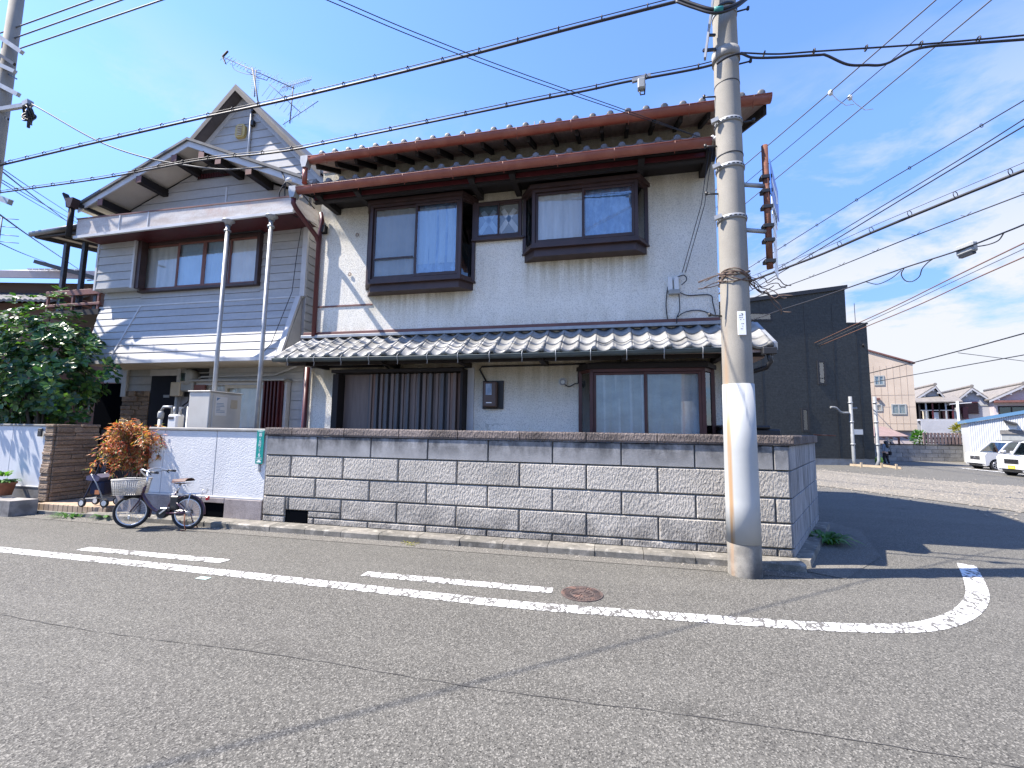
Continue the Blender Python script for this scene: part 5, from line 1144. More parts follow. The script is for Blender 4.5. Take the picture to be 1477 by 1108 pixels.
pl_c = Vector((PX_+.02, PY_-pr(2.9)-.012, 2.87)); np_ = part('number_plate', up_)
MB().box(pl_c.x-.045, pl_c.x+.045, pl_c.y-.004, pl_c.y+.006, 2.73, 3.01, .003).build('plate', 'white', np_)
m = MB(); random.seed(12)
for z in (2.80, 2.83, 2.86, 2.91, 2.935, 2.96):
    x = pl_c.x-.028
    while x < pl_c.x+.026: 
        wv_ = random.uniform(.006, .014)
        if random.random() < .6: m.box(x, x+wv_, pl_c.y-.0052, pl_c.y-.0042, z, z+.007)
        x += wv_+.005
m.prism([(pl_c.x-.01, pl_c.y-.0052, 2.985), (pl_c.x+.018, pl_c.y-.0052, 2.965), (pl_c.x+.012, pl_c.y-.0052, 2.985)], (0, .001, 0)); m.build('plate_print', 'ink', np_)
vn = thing('dry_vine', 'tangle of dry brown vine stems wound round the utility pole', 'vine', (PX_, PY_, 3.4)); random.seed(13); m = MB()
for k in range(7):
    ph = random.uniform(0, 6); zc = 3.47+random.uniform(-.05, .06); m.tube([(PX_+(pr(3.4)+.012+.01*math.sin(3*t+ph))*math.cos(t), PY_+(pr(3.4)+.012+.012*math.sin(4*t+ph))*math.sin(t), zc+.05*math.sin(t*1.5+ph)) for t in [i*.3 for i in range(22)]], .007, 5)
m.build('wound_stem', 'vine', vn); m = MB()
for k in range(5): z = 3.42+random.uniform(-.1, .06); m.tube(smooth_path([(PX_-.12, PY_-.13, z+.04), (PX_-.26, PY_-.16, z+random.uniform(-.04, .02)), (PX_-.36-.1*random.random(), PY_-.18, z-.06)], 4), .006, 5)
for k in range(7):
    p = Vector((PX_+.13, PY_-.08, 3.42+random.uniform(-.05, .05))); pts = [p]
    for j in range(6): p = p+Vector((random.uniform(.03, .12), random.uniform(-.05, .08), random.uniform(-.10, .05))); pts.append(p)
    m.tube(smooth_path(pts, 3), .0055, 5)
m.build('loose_stem', 'vine', vn)

# one-way sign bracketed to the pole, seen nearly edge-on
sg = thing('one_way_sign', 'blue one-way road sign with white arrow on a rusty tube, seen edge-on beside the pole', 'road sign', (1.87, 5.7, 3.5))
MB().tube([(1.865, 5.68, 3.56), (1.865, 5.68, 5.12)], .037, 14).build('tube', 'rust', sg)
for z in (4.60, 4.02): MB().tube([(PX_+.12, PY_-.05, z+.03), (1.84, 5.68, z)], .026, 10).build('support_arm', 'galv', sg)
dv = (PD(1119, 277, 6.3)-PD(1104.5, 255, 5.25)); dv.z = 0; dv.normalize(); dn = Vector((dv.y, -dv.x, 0))
def signplate(name, a, L, z0, z1, mat):
    o = Vector((1.885, 5.67, 0))+dn*.03; p = o+dv*a; return MB().obox(p+dv*(L/2)+Vector((0, 0, (z0+z1)/2)), dv, dn, (0, 0, 1), L/2, .004, (z1-z0)/2).build(name, mat, sg)
signplate('blue_plate', -.06, .90, 4.46, 4.90, 'blue'); o_ = Vector((1.885, 5.67, 0))+dn*.0352
m = MB(); q = lambda a, z: o_+dv*a+Vector((0, 0, z))
m.prism([q(.02, 4.64), q(.48, 4.64), q(.48, 4.56), q(.76, 4.68), q(.48, 4.80), q(.48, 4.72), q(.02, 4.72)], dn*.002); m.build('arrow', 'white', sg)
signplate('white_plate', -.02, .55, 4.22, 4.44, 'white'); m = MB(); random.seed(3)
for z in (4.27, 4.34):
    a = .03
    while a < .48: L = random.uniform(.03, .07); m.prism([q(a, z), q(a+L, z), q(a+L, z+.045), q(a, z+.045)], dn*.0015) if random.random() < .75 else None; a += L+.02
m.build('plate_print', 'ink', sg)
for z0, z1 in ((4.05, 4.2), (3.86, 4.03), (3.66, 3.84), (3.50, 3.64)): signplate('lower_plate', .0, .34, z0, z1, 'white')
for z in (4.70, 4.52, 4.32, 4.08, 3.90, 3.64): MB().box(1.80, 1.92, 5.63, 5.73, z-.02, z+.025, .004).build('clamp', 'blackmetal', sg)

# ------------------------------------------------------------------ the other pole at the far left
LP = Vector((-14.35, 7.05, 0)); lpo = thing('utility_pole', 'concrete utility pole carrying short steel arms at the left edge beside the sided house', 'utility pole', LP)
MB().lathe([(.21-.0068*z, z) for z in (-.3, 4, 8, 14)], LP, seg=28).build('shaft', 'pole', lpo)
for (x0, y0, x1, y1, wv_) in ((-20, 40, 32, 76, .10), (-15, 70, 21, 93, .07), (-20, 85, 22, 104, .09), (12, 107, 24, 114, .03), (-10, 118, 27, 137, .10), (-10, 160, 38, 152, .10), (8, 170, 12, 172, .05), (-16, 280, 15, 292, .13), (0, 232, 9, 236, .05)):
    MB().bar(PD(x0, y0, 9.95), PD(x1, y1, 9.8), wv_*.7, wv_).build('steel_arm', 'galv' if wv_ > .08 else 'cardark', lpo)
m = MB(); random.seed(4); c = PD(42, 166, 9.75)
for k in range(9): m.ring(c+Vector((random.uniform(-.08, .08), 0, random.uniform(-.08, .08))), (random.uniform(-1, 1), 1, random.uniform(-.6, .6)), random.uniform(.1, .19), .018, 18, 5)
m.tube([c, c+Vector((.03, 0, -.32))], .03, 6); m.build('cable_coil', 'wire', lpo)
m = MB(); m.bar(PD(36, 152, 9.75), PD(44, 148, 9.7), .12, .12); m.build('anchor_clamp', 'galv', lpo)

# ------------------------------------------------------------------ overhead cables
MP = Vector((PX_, PY_, 0))
def cable(label, pts, r, mat='wire', messenger=None, hang=0, hs=.05, loop=False, group=None, ext0=0, ext1=0):
    P = smooth_path(pts, 8)
    if ext0: P = [P[0]+(P[0]-P[1]).normalized()*ext0]+P
    if ext1: P = P+[P[-1]+(P[-1]-P[-2]).normalized()*ext1]
    c = thing('overhead_cable', label, 'cable', P[0], group); MB().tube(P, r, 7).build('cable', mat, c)
    if messenger:
        Q = [p+Vector((0, 0, messenger)) for p in P]; MB().tube(Q, .007, 5).build('messenger_wire', 'wire', c)
    if hang:
        L = [0]; 
        for a, b in zip(P, P[1:]): L.append(L[-1]+(b-a).length)
        s_ = hang/2; i = 0; src = None
        while s_ < L[-1]:
            while L[i+1] < s_: i += 1
            p = P[i].lerp(P[i+1], (s_-L[i])/(L[i+1]-L[i])); d = (P[i+1]-P[i]).normalized()
            m = MB(); 
            if loop: s2 = Vector((0, 0, 1)); m.tube([p+d*hs*1.6*k+s2*(hs*.9*abs(k)) for k in (-1, -.5, 0, .5, 1)], r*.5, 5)
            else: m.ring(p+Vector((0, 0, (messenger or 0)/2)), d, hs, .008, 14, 5)
            m.build('cable_hanger', mat, c); s_ += hang
    return c
pp = lambda x, y: PP(x, y, LP, MP)
A_ = [(0, 238.7), (143, 204.6), (284, 172), (400, 147), (515, 120), (660, 84), (820, 42), (985, 0)]
cable('thick black cable bundle with ring hangers, upper of two between the poles', [pp(*a) for a in A_], .021, messenger=.065, hang=.62, hs=.038, ext0=3, ext1=2.5)
B_ = [(0, 278), (143, 258), (286, 232), (400, 219.7), (494, 202), (612, 178), (760, 147.5), (844, 131), (904, 118), (996, 101), (1034, 92)]
cable('thinner black cable bundle with ring hangers, lower of two between the poles', [pp(*a) for a in B_], .0155, messenger=.05, hang=.66, hs=.032, ext0=3)
cl = thing('cable_closure', 'grey cable splice box hanging on the lower cable above the roof', 'splice box', pp(925, 115)); p = pp(925, 117)
MB().box(p.x-.05, p.x+.05, p.y-.05, p.y+.05, p.z-.13, p.z+.02, .015).build('housing', 'greyplastic', cl); MB().tube([p+Vector((-.03, 0, -.12)), p+Vector((-.01, 0, -.2)), p+Vector((.04, 0, -.2)), p+Vector((.05, 0, -.05))], .01, 5).build('cord', 'wire', cl); MB().bar(p+Vector((-.12, 0, .02)), p+Vector((.12, 0, .06)), .04, .05).build('clamp', 'galv', cl)
for i, (a, b) in enumerate((((0, 48), (133, 0)), ((21, 55), (176, 0)), ((29, 70), (234, 0)))):
    cable(('topmost of the three thin bare wires', 'middle one of the three thin bare wires', 'lowest of the three thin bare wires')[i]+' running up from the left pole', [pp(*a), pp((a[0]+b[0])/2, (a[1]+b[1])/2), pp(*b)], .016, 'wire_grey', ext1=16, group='bare wires at the left pole')
E_ = [(45, 150), (60, 158), (140, 203), (208, 227), (270, 238.7), (325, 244.5), (396, 242), (412, 262)]
cable('pale service line sagging from the left pole coil to the sided house', [PD(a[0], a[1], 9.7-.85*(i/7)) for i, a in enumerate(E_)], .016, 'wire_grey')
for i, (a, b) in enumerate((((0, 241), (105, 311)), ((0, 245), (91, 315)), ((0, 258), (98, 314)), ((0, 262), (86, 313)), ((0, 310), (89, 372)), ((0, 351), (65, 378)))):
    cable(('highest of the thin wires', 'thickest of the thin wires', 'third of the thin wires', 'fourth of the thin wires', 'fifth of the thin wires', 'lowest of the thin wires')[i]+' slanting down behind the sided house at far left', [PD(a[0], a[1], 11), PD((a[0]+b[0])/2, (a[1]+b[1])/2+1, 16), PD(b[0], b[1], 24)], .022 if i in (1, 4) else .014, group='wires behind the sided house', ext0=3, ext1=12)
for dz in (0, .055): cable(('lower' if dz else 'upper')+' strand of the twin service wire running from upper left to the right eave end', [Vector((-2.68, 3.51, 5.86-dz)), Vector((-2.03, 4.04, 5.85-dz)), Vector((-1.12, 4.80, 5.90-dz)), Vector((.2, 5.86, 5.99-dz*.7)), Vector((1.46, 6.86, 6.06))], .005, ext0=9)
cable('short slack cable loop wrapped with green tape at the pole top', [PY(975, -4, 5.5), PY(1000, 6, 5.45), PY(1031, 14, 5.40), PY(1058, 8, 5.45), PY(1078, -4, 5.6)], .022)
cable('second slack cable loop under the green tape at the pole top', [PY(975, 2, 5.5), PY(1000, 11, 5.45), PY(1031, 19, 5.40), PY(1060, 11, 5.45), PY(1080, -3, 5.6)], .016)
MB().tube([PY(1029, 16, 5.41), PY(1042, 14.5, 5.42)], .042, 8).build('green_tape', 'emerald', label='green tape wrap on the slack cables at the pole top', cat='cable wrap')
G_ = [(1034, 92), (1050, 82), (1068, 77.5), (1085, 83), (1120, 83), (1180, 79.4), (1192, 80), (1222, 93), (1250, 94), (1278, 92), (1325, 70), (1397, 63), (1477, 57)]
cable('black cable with a slack dip running right from the pole', [PY(a[0], a[1], 5.48 if a[0] < 1075 else 5.6) for a in G_], .0145, ext1=6)
cable('thin messenger wire above the dipping black cable right of the pole', [PY(a, b, 5.6) for a, b in ((1068, 76), (1120, 78), (1180, 74), (1330, 64), (1477, 51))], .010, ext1=6, hang=.55, hs=.03)
PGc = lambda x, y, z: PG(x, y, z)
for i, pts in enumerate((((1071, 241), (1180, 148), (1350, 0)), ((1078, 262), (1180, 177), (1388, 0)), ((1075, 294), (1180, 208), (1430, 0)))):
    c = cable(('leftmost', 'middle', 'rightmost')[i]+' of three thin parallel wires climbing steeply right of the pole', [PGc(a, b, 9.0) for a, b in pts], .013 if i != 1 else .009, 'wire_grey' if i != 1 else 'wire', group='steep wires over the side road', ext0=6, ext1=8)
for (x, y) in ((1198, 134), (1226, 141)):
    p = PGc(x, y, 9.0); k = MB(); k.ball(p, .05, (1, 1, 1.3)); k.tube([p, p+Vector((.12, 0, -.18)), p+Vector((.3, .05, -.3)), p+Vector((.45, .05, -.3))], .008, 5); k.build('wire_tag', 'porcelain', label='small white wire tag with a tail on the '+('left' if x < 1210 else 'middle')+' steep wire', cat='wire tag')
J_ = [(1077, 408), (1100, 399), (1180, 369), (1260, 334.6), (1361, 293), (1477, 246)]
cable('thick black cable bundle over the side road, heaviest of the right-hand cables', [PGc(a, b, 6.8) for a, b in J_], .034, messenger=.16, hang=.9, hs=.07, ext0=8, ext1=4)
L1 = [(1078, 388), (1180, 323.6), (1262, 272), (1350, 220), (1477, 145)]
cable('uppermost thin cable with small ties over the side road', [PGc(a, b, 8.4) for a, b in L1], .013, ext0=8, ext1=4, hang=1.6, hs=.04)
cable('thin wire second below the uppermost over the side road', [PGc(a, b, 7.9) for a, b in ((1080, 413), (1180, 353), (1300, 281), (1401, 220), (1477, 172))], .013, ext0=8, ext1=4)
cable('thin wire third below the uppermost over the side road', [PGc(a, b, 7.8) for a, b in ((1080, 421), (1180, 361), (1300, 288), (1413, 220), (1477, 182))], .016, ext0=8, ext1=4)
K_ = [(1080, 432), (1180, 396), (1300.6, 347.7), (1381, 316.5), (1477, 280)]
cable('thin cable with v-shaped clips along it below the heavy bundle', [PGc(a, b, 6.4) for a, b in K_], .013, hang=1.0, hs=.06, loop=True, ext0=8, ext1=4)
N_ = [(1081, 463), (1130, 446), (1180, 430), (1244, 408), (1308.7, 385), (1381, 361.8), (1453.5, 333.6), (1477, 324)]
cn = cable('cable carrying the grey box and a hanging loop over the side road', [PGc(a, b, 6.3) for a, b in N_], .019, ext1=4)
MB().tube(smooth_path([PGc(a, b, 6.3) for a, b in ((1304, 387), (1300, 396), (1306, 405), (1316, 406), (1326, 399), (1330, 388), (1338, 379), (1345, 374))], 5), .014, 6).build('loop', 'wire', cn)
MB().tube(smooth_path([PGc(a, b, 6.3) for a, b in ((1250, 407), (1266, 410), (1285, 402), (1300, 390))], 5), .012, 6).build('slack_cord', 'wire', cn)
MB().tube(smooth_path([PGc(a, b, 6.3) for a, b in ((1408, 356), (1425, 353), (1440, 347), (1448, 336))], 5), .014, 6).build('slack_cord', 'wire', cn)
p, q_ = PGc(1382, 364, 6.3), PGc(1407, 354, 6.3); cb = thing('cable_box', 'grey rectangular splice box mounted on the cable at upper right', 'splice box', p)
MB().bar(p, q_, .16, .26, ch=.03).build('housing', 'greyplastic', cb); MB().bar(p.lerp(q_, .3)+Vector((0, -.1, .0)), p.lerp(q_, .7)+Vector((0, -.1, 0)), .02, .05).build('label_strip', 'porcelain', cb); MB().bar(p.lerp(q_, .1)+Vector((0, 0, -.16)), p.lerp(q_, .9)+Vector((0, 0, -.16)), .1, .05).build('base_rail', 'cardark', cb)
for i, (pts, mat) in enumerate((([(1225, 472), (1294.6, 440), (1369, 403), (1477, 350.7)], 'wire_copper'), ([(1230, 474), (1300, 442), (1380, 404), (1477, 359)], 'wire_grey'), ([(1250, 471), (1324.8, 440), (1400, 405), (1477, 370.8)], 'wire_copper'))):
    cable(('upper brown', 'middle grey', 'lower brown')[i]+' wire passing behind the charcoal building', [PGc(a, b, 7.5-.1*i) for a, b in pts], .022 if i != 1 else .013, mat, ext0=14, ext1=4)
for i, pts in enumerate(([(1256, 538), (1319, 522.7), (1400, 502), (1477, 481)], [(1256, 552), (1360, 533), (1477, 512)], [(1382, 509), (1430, 515), (1477, 521)])):
    cable(('higher far cable crossing the tan building', 'lower far cable crossing the tan building', 'short far wire tilting down above the pale houses')[i], [PGc(a, b, 5.6+.2*i if i < 2 else 8.5) for a, b in pts], .026, ext0=0 if i == 2 else 9, ext1=5)

# ------------------------------------------------------------------ bicycle
RW, FWp = Vector((-6.40, 5.76, 0)), Vector((-7.255, 5.575, 0)); bd = (FWp-RW).normalized(); ang = math.atan2(bd.y, bd.x); WB = (FWp-RW).length
bk = thing('bicycle', 'dark plum small-wheeled bicycle with white wicker basket parked before the white wall', 'bicycle', RW, rot=ang, local=True)
bk.rotation_euler = (R(2), 0, ang); r_ = .25
def wheel(parent, c, steer=0, nspk=28):
    ax = Vector((math.sin(-steer), math.cos(steer), 0)); c = Vector(c); wv_ = part('wheel', parent)
    MB().ring(c, ax, r_-.022, .022, 48, 10).build('tyre', 'tyre', wv_); MB().ring(c, ax, r_-.05, .011, 48, 6).build('rim', 'rimsilver', wv_)
    m = MB(); u = Vector((math.cos(steer), math.sin(steer), 0)); 
    for k in range(nspk):
        t = 2*math.pi*k/nspk; d = u*math.cos(t)+Vector((0, 0, 1))*math.sin(t); m.tube([c+ax*(.02 if k % 2 else -.02)+d*.02, c+d*(r_-.05)], .0018, 3, False)
    m.build('spokes', 'silver', wv_); MB().lathe([(.016, -.045), (.022, -.03), (.018, 0), (.022, .03), (.016, .045)], c, ax, 12).build('hub', 'silver', wv_); return wv_
wheel(bk, (0, 0, r_)); st_ = R(14); wheel(bk, (WB, 0, r_), st_)
fwd = Vector((math.cos(st_), math.sin(st_), 0))
H0, H1 = Vector((WB-.13, 0, .50)), Vector((WB-.165, 0, .64)); BBp = Vector((.38, 0, .235)); SEA = Vector((.20, 0, .56))
MB().tube([H0, H1], .022, 12).build('head_tube', 'bikeframe', bk)
MB().tube(smooth_path([H0+Vector((0, 0, .03)), (WB-.24, 0, .38), (WB-.36, 0, .28), BBp], 5), .025, 12).build('down_tube', 'bikeframe', bk)
MB().tube([BBp+Vector((-.02, 0, 0)), SEA], .02, 10).build('seat_tube', 'bikeframe', bk); MB().tube([SEA, SEA+Vector((-.04, 0, .12))], .014, 10).build('seat_post', 'silver', bk)
for s_ in (-.05, .05): MB().tube([BBp+Vector((-.03, s_*.6, 0)), (0, s_, r_)], .012, 8).build('chain_stay', 'bikeframe', bk); MB().tube([SEA+Vector((.02, s_*.4, -.12)), (0, s_, r_)], .010, 8).build('seat_stay', 'bikeframe', bk)
MB().box(.15, .28, -.035, .035, .28, .50, .015).build('battery', 'cardark', bk); MB().box(.06, .44, -.075, -.052, .19, .275, .02).build('chain_guard', 'bikeframe', bk)
MB().lathe([(.07, -.05), (.075, 0), (.07, .05)], BBp, (0, 1, 0), 20).build('motor', 'cardark', bk)
cr_ = Vector((math.cos(R(-38)), 0, math.sin(R(-38))))
for s_ in (-1, 1): MB().bar(BBp+Vector((0, s_*.075, 0)), BBp+cr_*(-s_*.15)+Vector((0, s_*.085, 0)), .014, .022).build('crank', 'silver', bk); p = BBp+cr_*(-s_*.15)+Vector((0, s_*.125, 0)); MB().box(p.x-.045, p.x+.045, p.y-.04, p.y+.04, p.z-.012, p.z+.012, .006).build('pedal', 'silver', bk)
for s_ in (-.045, .045): 
    sv = Vector((-math.sin(st_), math.cos(st_), 0))*s_; MB().tube(smooth_path([H0+sv*.6+Vector((0, 0, -.02)), H0+sv+fwd*.02+Vector((0, 0, -.1)), Vector((WB, 0, r_))+sv], 4), .012, 8).build('fork_blade', 'bikeframe', bk)
def mud(c, a0, a1, u):
    m = MB(); sv = Vector((-u.y, u.x, 0))
    def fn(s_, v): t = a0+(a1-a0)*s_; d = u*math.cos(t)+Vector((0, 0, 1))*math.sin(t); q = (v-.5)*2; return Vector(c)+d*(r_+.022-.014*q*q)+sv*(.03*q)
    m.grid(fn, 20, 6); return m.build('mudguard', 'bikeframe', bk, fix=False)
mud((0, 0, r_), R(-5), R(185), Vector((1, 0, 0))); mud((WB, 0, r_), R(60), R(200), fwd)
MB().tube([H1+Vector((0, 0, -.01)), H1+Vector((-.025, 0, .14))], .014, 10).build('stem', 'silver', bk); HT = H1+Vector((-.02, 0, .13)); sv = Vector((-math.sin(st_), math.cos(st_), 0))
for s_ in (-1, 1):
    hb = smooth_path([HT, HT+sv*(.10*s_)+fwd*.05+Vector((0, 0, .10)), HT+sv*(.22*s_)-fwd*.02+Vector((0, 0, .135)), HT+sv*(.26*s_)-fwd*.13+Vector((0, 0, .10)), HT+sv*(.27*s_)-fwd*.20+Vector((0, 0, .085))], 5)
    MB().tube(hb, .011, 8).build('handlebar', 'silver', bk); MB().tube([hb[-5]+Vector((0, 0, .0)), hb[-1]-fwd*.06], .016, 8).build('grip', 'cardark', bk); MB().tube([hb[-7], hb[-2]+fwd*.02+Vector((0, 0, -.035))], .007, 6).build('brake_lever', 'cardark', bk)
    MB().tube(smooth_path([hb[-6], HT+sv*(.1*s_)+fwd*.1+Vector((0, 0, .02)), H0+Vector((0, 0, -.02))], 5), .004, 5).build('brake_cable', 'cardark', bk)
# wicker basket
bc = HT+fwd*.20+Vector((0, 0, -.14)); bs = part('basket', bk)
def bpt(a, b, h): e = 1+.16*h; return bc+fwd*(a*.145*e)+sv*(b*.17*e)+Vector((0, 0, -.11+.22*h))
m = MB(); corner = [(-1, -1), (1, -1), (1, 1), (-1, 1)]
for h in [i/9 for i in range(10)]: m.tube([bpt(a, b, h) for a, b in corner+[corner[0]]], .006, 5)
for (a, b), (c, d) in zip(corner, corner[1:]+[corner[0]]):
    for k in range(12): t = k/12; m.tube([bpt(a+(c-a)*t, b+(d-b)*t, 0), bpt(a+(c-a)*t, b+(d-b)*t, 1)], .007, 4)
m.build('weave', 'basket', bs); m = MB(); m.tube([bpt(a, b, 1.02) for a, b in corner+[corner[0]]], .013, 7); m.build('basket_rim', 'basket', bs)
m = MB(); m.add([bpt(a, b, .02) for a, b in corner], [(0, 1, 2, 3)]); m.build('basket_floor', 'basket', bs)
MB().bar(bc-fwd*.15+Vector((0, 0, -.12)), H0+Vector((.02, 0, .02)), .06, .012).build('basket_bracket', 'silver', bk)
MB().ball(bc+fwd*.06+Vector((0, 0, -.17)), .035, (1.3, 1, 1)).build('headlamp', 'cardark', bk)
# saddle, carrier, reflector, stand
m = MB(); sc_ = SEA+Vector((-.05, 0, .15))
def fn(u, v): x = -.13+.27*u; wv_ = .085*(1-u)**.6+.022; a = math.pi*v; return sc_+Vector((x, -wv_*math.cos(a), .05*math.sin(a)-.012*u+.014*(1-u)))
m.grid(fn, 12, 8); m.grid(lambda u, v: sc_+Vector((-.13+.27*u, (2*v-1)*(.085*(1-u)**.6+.022), -.018)), 12, 4); m.build('saddle', 'saddle', bk); m = MB()
for s_ in (-.04, .04): m.ring(sc_+Vector((-.08, s_, -.05)), (0, 0, 1), .018, .004, 12, 4); m.tube([sc_+Vector((-.1, s_, -.02)), sc_+Vector((.1, s_*.3, -.03))], .004, 5)
m.build('saddle_springs', 'silver', bk)
m = MB()
for s_ in (-.05, 0, .05): m.tube([(.17, s_, .525), (-.22, s_, .545)], .006, 6)
for x in (.15, .0, -.12, -.22): m.tube([(x, -.055, .532), (x, .055, .532)], .005, 5)
m.tube([(-.22, -.055, .545), (-.24, -.055, .60), (-.24, .055, .60), (-.22, .055, .545)], .005, 5); m.build('carrier', 'silver', bk)
for s_ in (-.06, .06): MB().tube([(-.05, s_, .535), (0, s_, r_)], .006, 6).build('carrier_stay', 'silver', bk)
MB().box(-.30, -.27, -.03, .03, .44, .50, .006).build('rear_reflector', 'red', bk); MB().box(WB+.04, WB+.07, -.032, -.02, .13, .19, .004).build('wheel_reflector', 'porcelain', bk)
for s_ in (-1, 1): MB().tube([(0, s_*.06, r_-.02), (-.03, s_*.09, .1), (-.09, s_*.13, .006), (.0, s_*.12, .006)], .009, 6).build('stand_leg', 'rust', bk)
m = MB(); m.lathe([(.035, -.005), (.035, .005)], (0, -.07, r_), (0, 1, 0), 14); m.build('sprocket', 'iron', bk)
MB().tube([(.38, -.07, .20), (0, -.07, r_-.03)], .004, 5).build('chain', 'iron', bk)

# ------------------------------------------------------------------ walking frame on the step
rb = Vector((-8.72, 6.15, .165)); rl = thing('walking_cart', 'folded navy walking cart with small grey wheels on the tiled entrance step', 'walking cart', rb, rot=R(12), local=True)
for x, y in ((-.19, -.12), (-.19, .13), (.2, -.12), (.2, .13)):
    wv_ = part('wheel', rl); MB().ring((x, y, .075), (.15 if x < 0 else 0, 1, 0), .055, .02, 24, 8).build('tyre', 'tyre', wv_); MB().lathe([(.045, -.016), (.045, .016)], (x, y, .075), (.15 if x < 0 else 0, 1, 0), 16).build('rim', 'rimsilver', wv_)
for y in (-.12, .13):
    MB().tube([(-.19, y, .08), (-.13, y, .22), (.02, y, .62), (.08, y, .84), (.22, y, .90)], .012, 8).build('side_tube', 'navy', rl); MB().tube([(.2, y, .08), (.02, y, .42), (-.08, y, .56)], .012, 8).build('side_tube', 'galv', rl); MB().tube([(.18, y, .895), (.30, y, .88)], .018, 8).build('grip', 'cardark', rl)
MB().box(-.10, .14, -.12, .13, .20, .44, .03).build('bag', 'navy', rl); MB().prism([(-.16, -.13, .46), (.06, -.13, .44), (.08, -.13, .50), (-.02, -.13, .56), (-.15, -.13, .53)], (0, .27, 0)).build('seat', 'purple', rl)
MB().tube([(-.19, -.12, .14), (.2, .13, .14)], .009, 6).build('cross_brace', 'galv', rl); MB().box(.02, .10, -.13, -.12, .22, .29).build('clip', 'orange', rl); MB().prism([(.08, -.13, .60), (.15, -.13, .86), (.20, -.13, .86), (.16, -.13, .60)], (0, .27, 0)).build('back_cover', 'navy', rl)

# ------------------------------------------------------------------ red-leaved shrub and the tree
random.seed(31)
na = thing('red_leaved_shrub', 'drooping shrub with orange and red narrow leaves between gate and white wall', 'shrub', (-8.05, 6.3, .6)); m = MB(); lf = MB()
def leaf(mb, p, d, L, wd, fold=.25):
    d = d.normalized(); s_ = d.cross(Vector((random.uniform(-.3, .3), random.uniform(-.3, .3), 1))); s_ = s_.normalized() if s_.length > .01 else Vector((1, 0, 0)); n = s_.cross(d)
    mb.add([p, p+d*L*.45+s_*wd/2+n*wd*fold, p+d*L, p+d*L*.45-s_*wd/2+n*wd*fold, p+d*L*.5], [(0, 1, 4), (1, 2, 4), (0, 4, 3), (4, 2, 3)])
for k in range(46):
    b = Vector((-7.97+random.uniform(-.16, .12), 6.36+random.uniform(-.14, .14), .55)); h = random.uniform(.35, 1.12); a = random.uniform(1.9, 4.6) if random.random() < .75 else random.uniform(-1.6, 1); out_ = random.uniform(.12, .56)*(1.3-h*.55)*(1.45 if k % 5 == 0 else 1); h *= 1.06 if k % 5 == 0 else 1
    tip = b+Vector((math.cos(a)*out_-.06, -abs(math.sin(a))*out_*.7-.05, h)); mid = b.lerp(tip, .55)+Vector((0, 0, .14)); drp = tip+Vector((math.cos(a)*.14, -.05, -.16)); pts = smooth_path([b, mid, tip, drp], 5); m.tube(pts, .005, 4)
    for p in pts[3:]:
        for j in range(3 if k % 5 == 0 else 6):
            d = Vector((random.uniform(-1, 1), random.uniform(-1, .5), random.uniform(-.9, .35))); q = p+d*random.uniform(.0, .10); m.tube([p, q], .002, 3, False)
            for i in range(2): leaf(lf, q, d+Vector((random.uniform(-.6, .6), random.uniform(-.6, .6), random.uniform(-.5, .2))), random.uniform(.05, .10), random.uniform(.014, .024))
m.build('stems', 'vine', na); lf.build('foliage', 'nandina', na, kind='stuff', fix=False)
random.seed(41)
def tree(loc, cen, rad, ncl, label, name='broadleaf_tree', mat='leaf', L0=.16, trunk=.07, own=0, shell=.55):
    t_ = thing(name, label, 'tree', loc); cen = Vector(cen); m = MB(); tips = []
    m.tube(smooth_path([Vector(loc), Vector(loc)+Vector((.06, 0, .9)), cen+Vector((.1, 0, -.3))], 5), [trunk*(1-.5*i/10) for i in range(11)], 10)
    lf = MB(); own_list = []
    for k in range(ncl):
        while True:
            v = Vector((random.uniform(-1, 1), random.uniform(-1, 1), random.uniform(-1, 1)))
            if shell < v.length < 1: break
        lump = 1+.16*math.sin(v.x*7+1.3)+.14*math.sin(v.z*8+v.y*5)+.08*math.sin(v.y*11)
        c = cen+Vector((v.x*rad[0], v.y*rad[1], v.z*rad[2]))*lump
        if k % 28 == 0: m.tube(smooth_path([Vector(loc)+Vector((.04, 0, .7)), cen.lerp(c, .4)+Vector((0, 0, -.15)), c], 4), [.018-.0016*i for i in range(9)], 5)
        ax = (v+Vector((0, -.25, .55))).normalized(); u = ax.orthogonal().normalized(); w_ = ax.cross(u); n = random.randint(6, 9); a0 = random.uniform(0, 6.28)
        for i in range(n):
            a = a0+6.283*i/n+random.uniform(-.25, .25); d = (u*math.cos(a)+w_*math.sin(a))*random.uniform(.7, 1.0)+ax*random.uniform(-.1, .55); L = L0*random.uniform(.65, 1.2)
            s_ = d.cross(ax).normalized(); n_ = s_.cross(d.normalized()); d = d.normalized(); p = c+ax*random.uniform(-.04, .02)
            pts = [p+d*.02, p+d*L*.4+s_*L*.24+n_*L*.07, p+d*L*.75+s_*L*.25+n_*L*.05, p+d*L*1.0, p+d*L*.75-s_*L*.25+n_*L*.05, p+d*L*.4-s_*L*.24+n_*L*.07, p+d*L*.6-n_*L*.02]
            fs = [(0, 1, 6), (1, 2, 6), (2, 3, 6), (3, 4, 6), (4, 5, 6), (5, 0, 6)]
            own_list.append(((p-EYEP).length-.9*max(0, v.z), pts, fs))
    own_list.sort(key=lambda e: e[0])
    for i, (_, pts, fs) in enumerate(own_list):
        if i < own: MB().add(pts, fs).build('leaf', LEAFMATS[i % len(LEAFMATS)], t_, fix=False)
        else: lf.add(pts, fs)
    m.build('trunk', 'bark', t_); lf.build('crown', mat, t_, kind='stuff', fix=False); return t_
def one_leaf(n, c): return mat_leaf(n, [c, tuple(x*1.15 for x in c)], .27, .22)
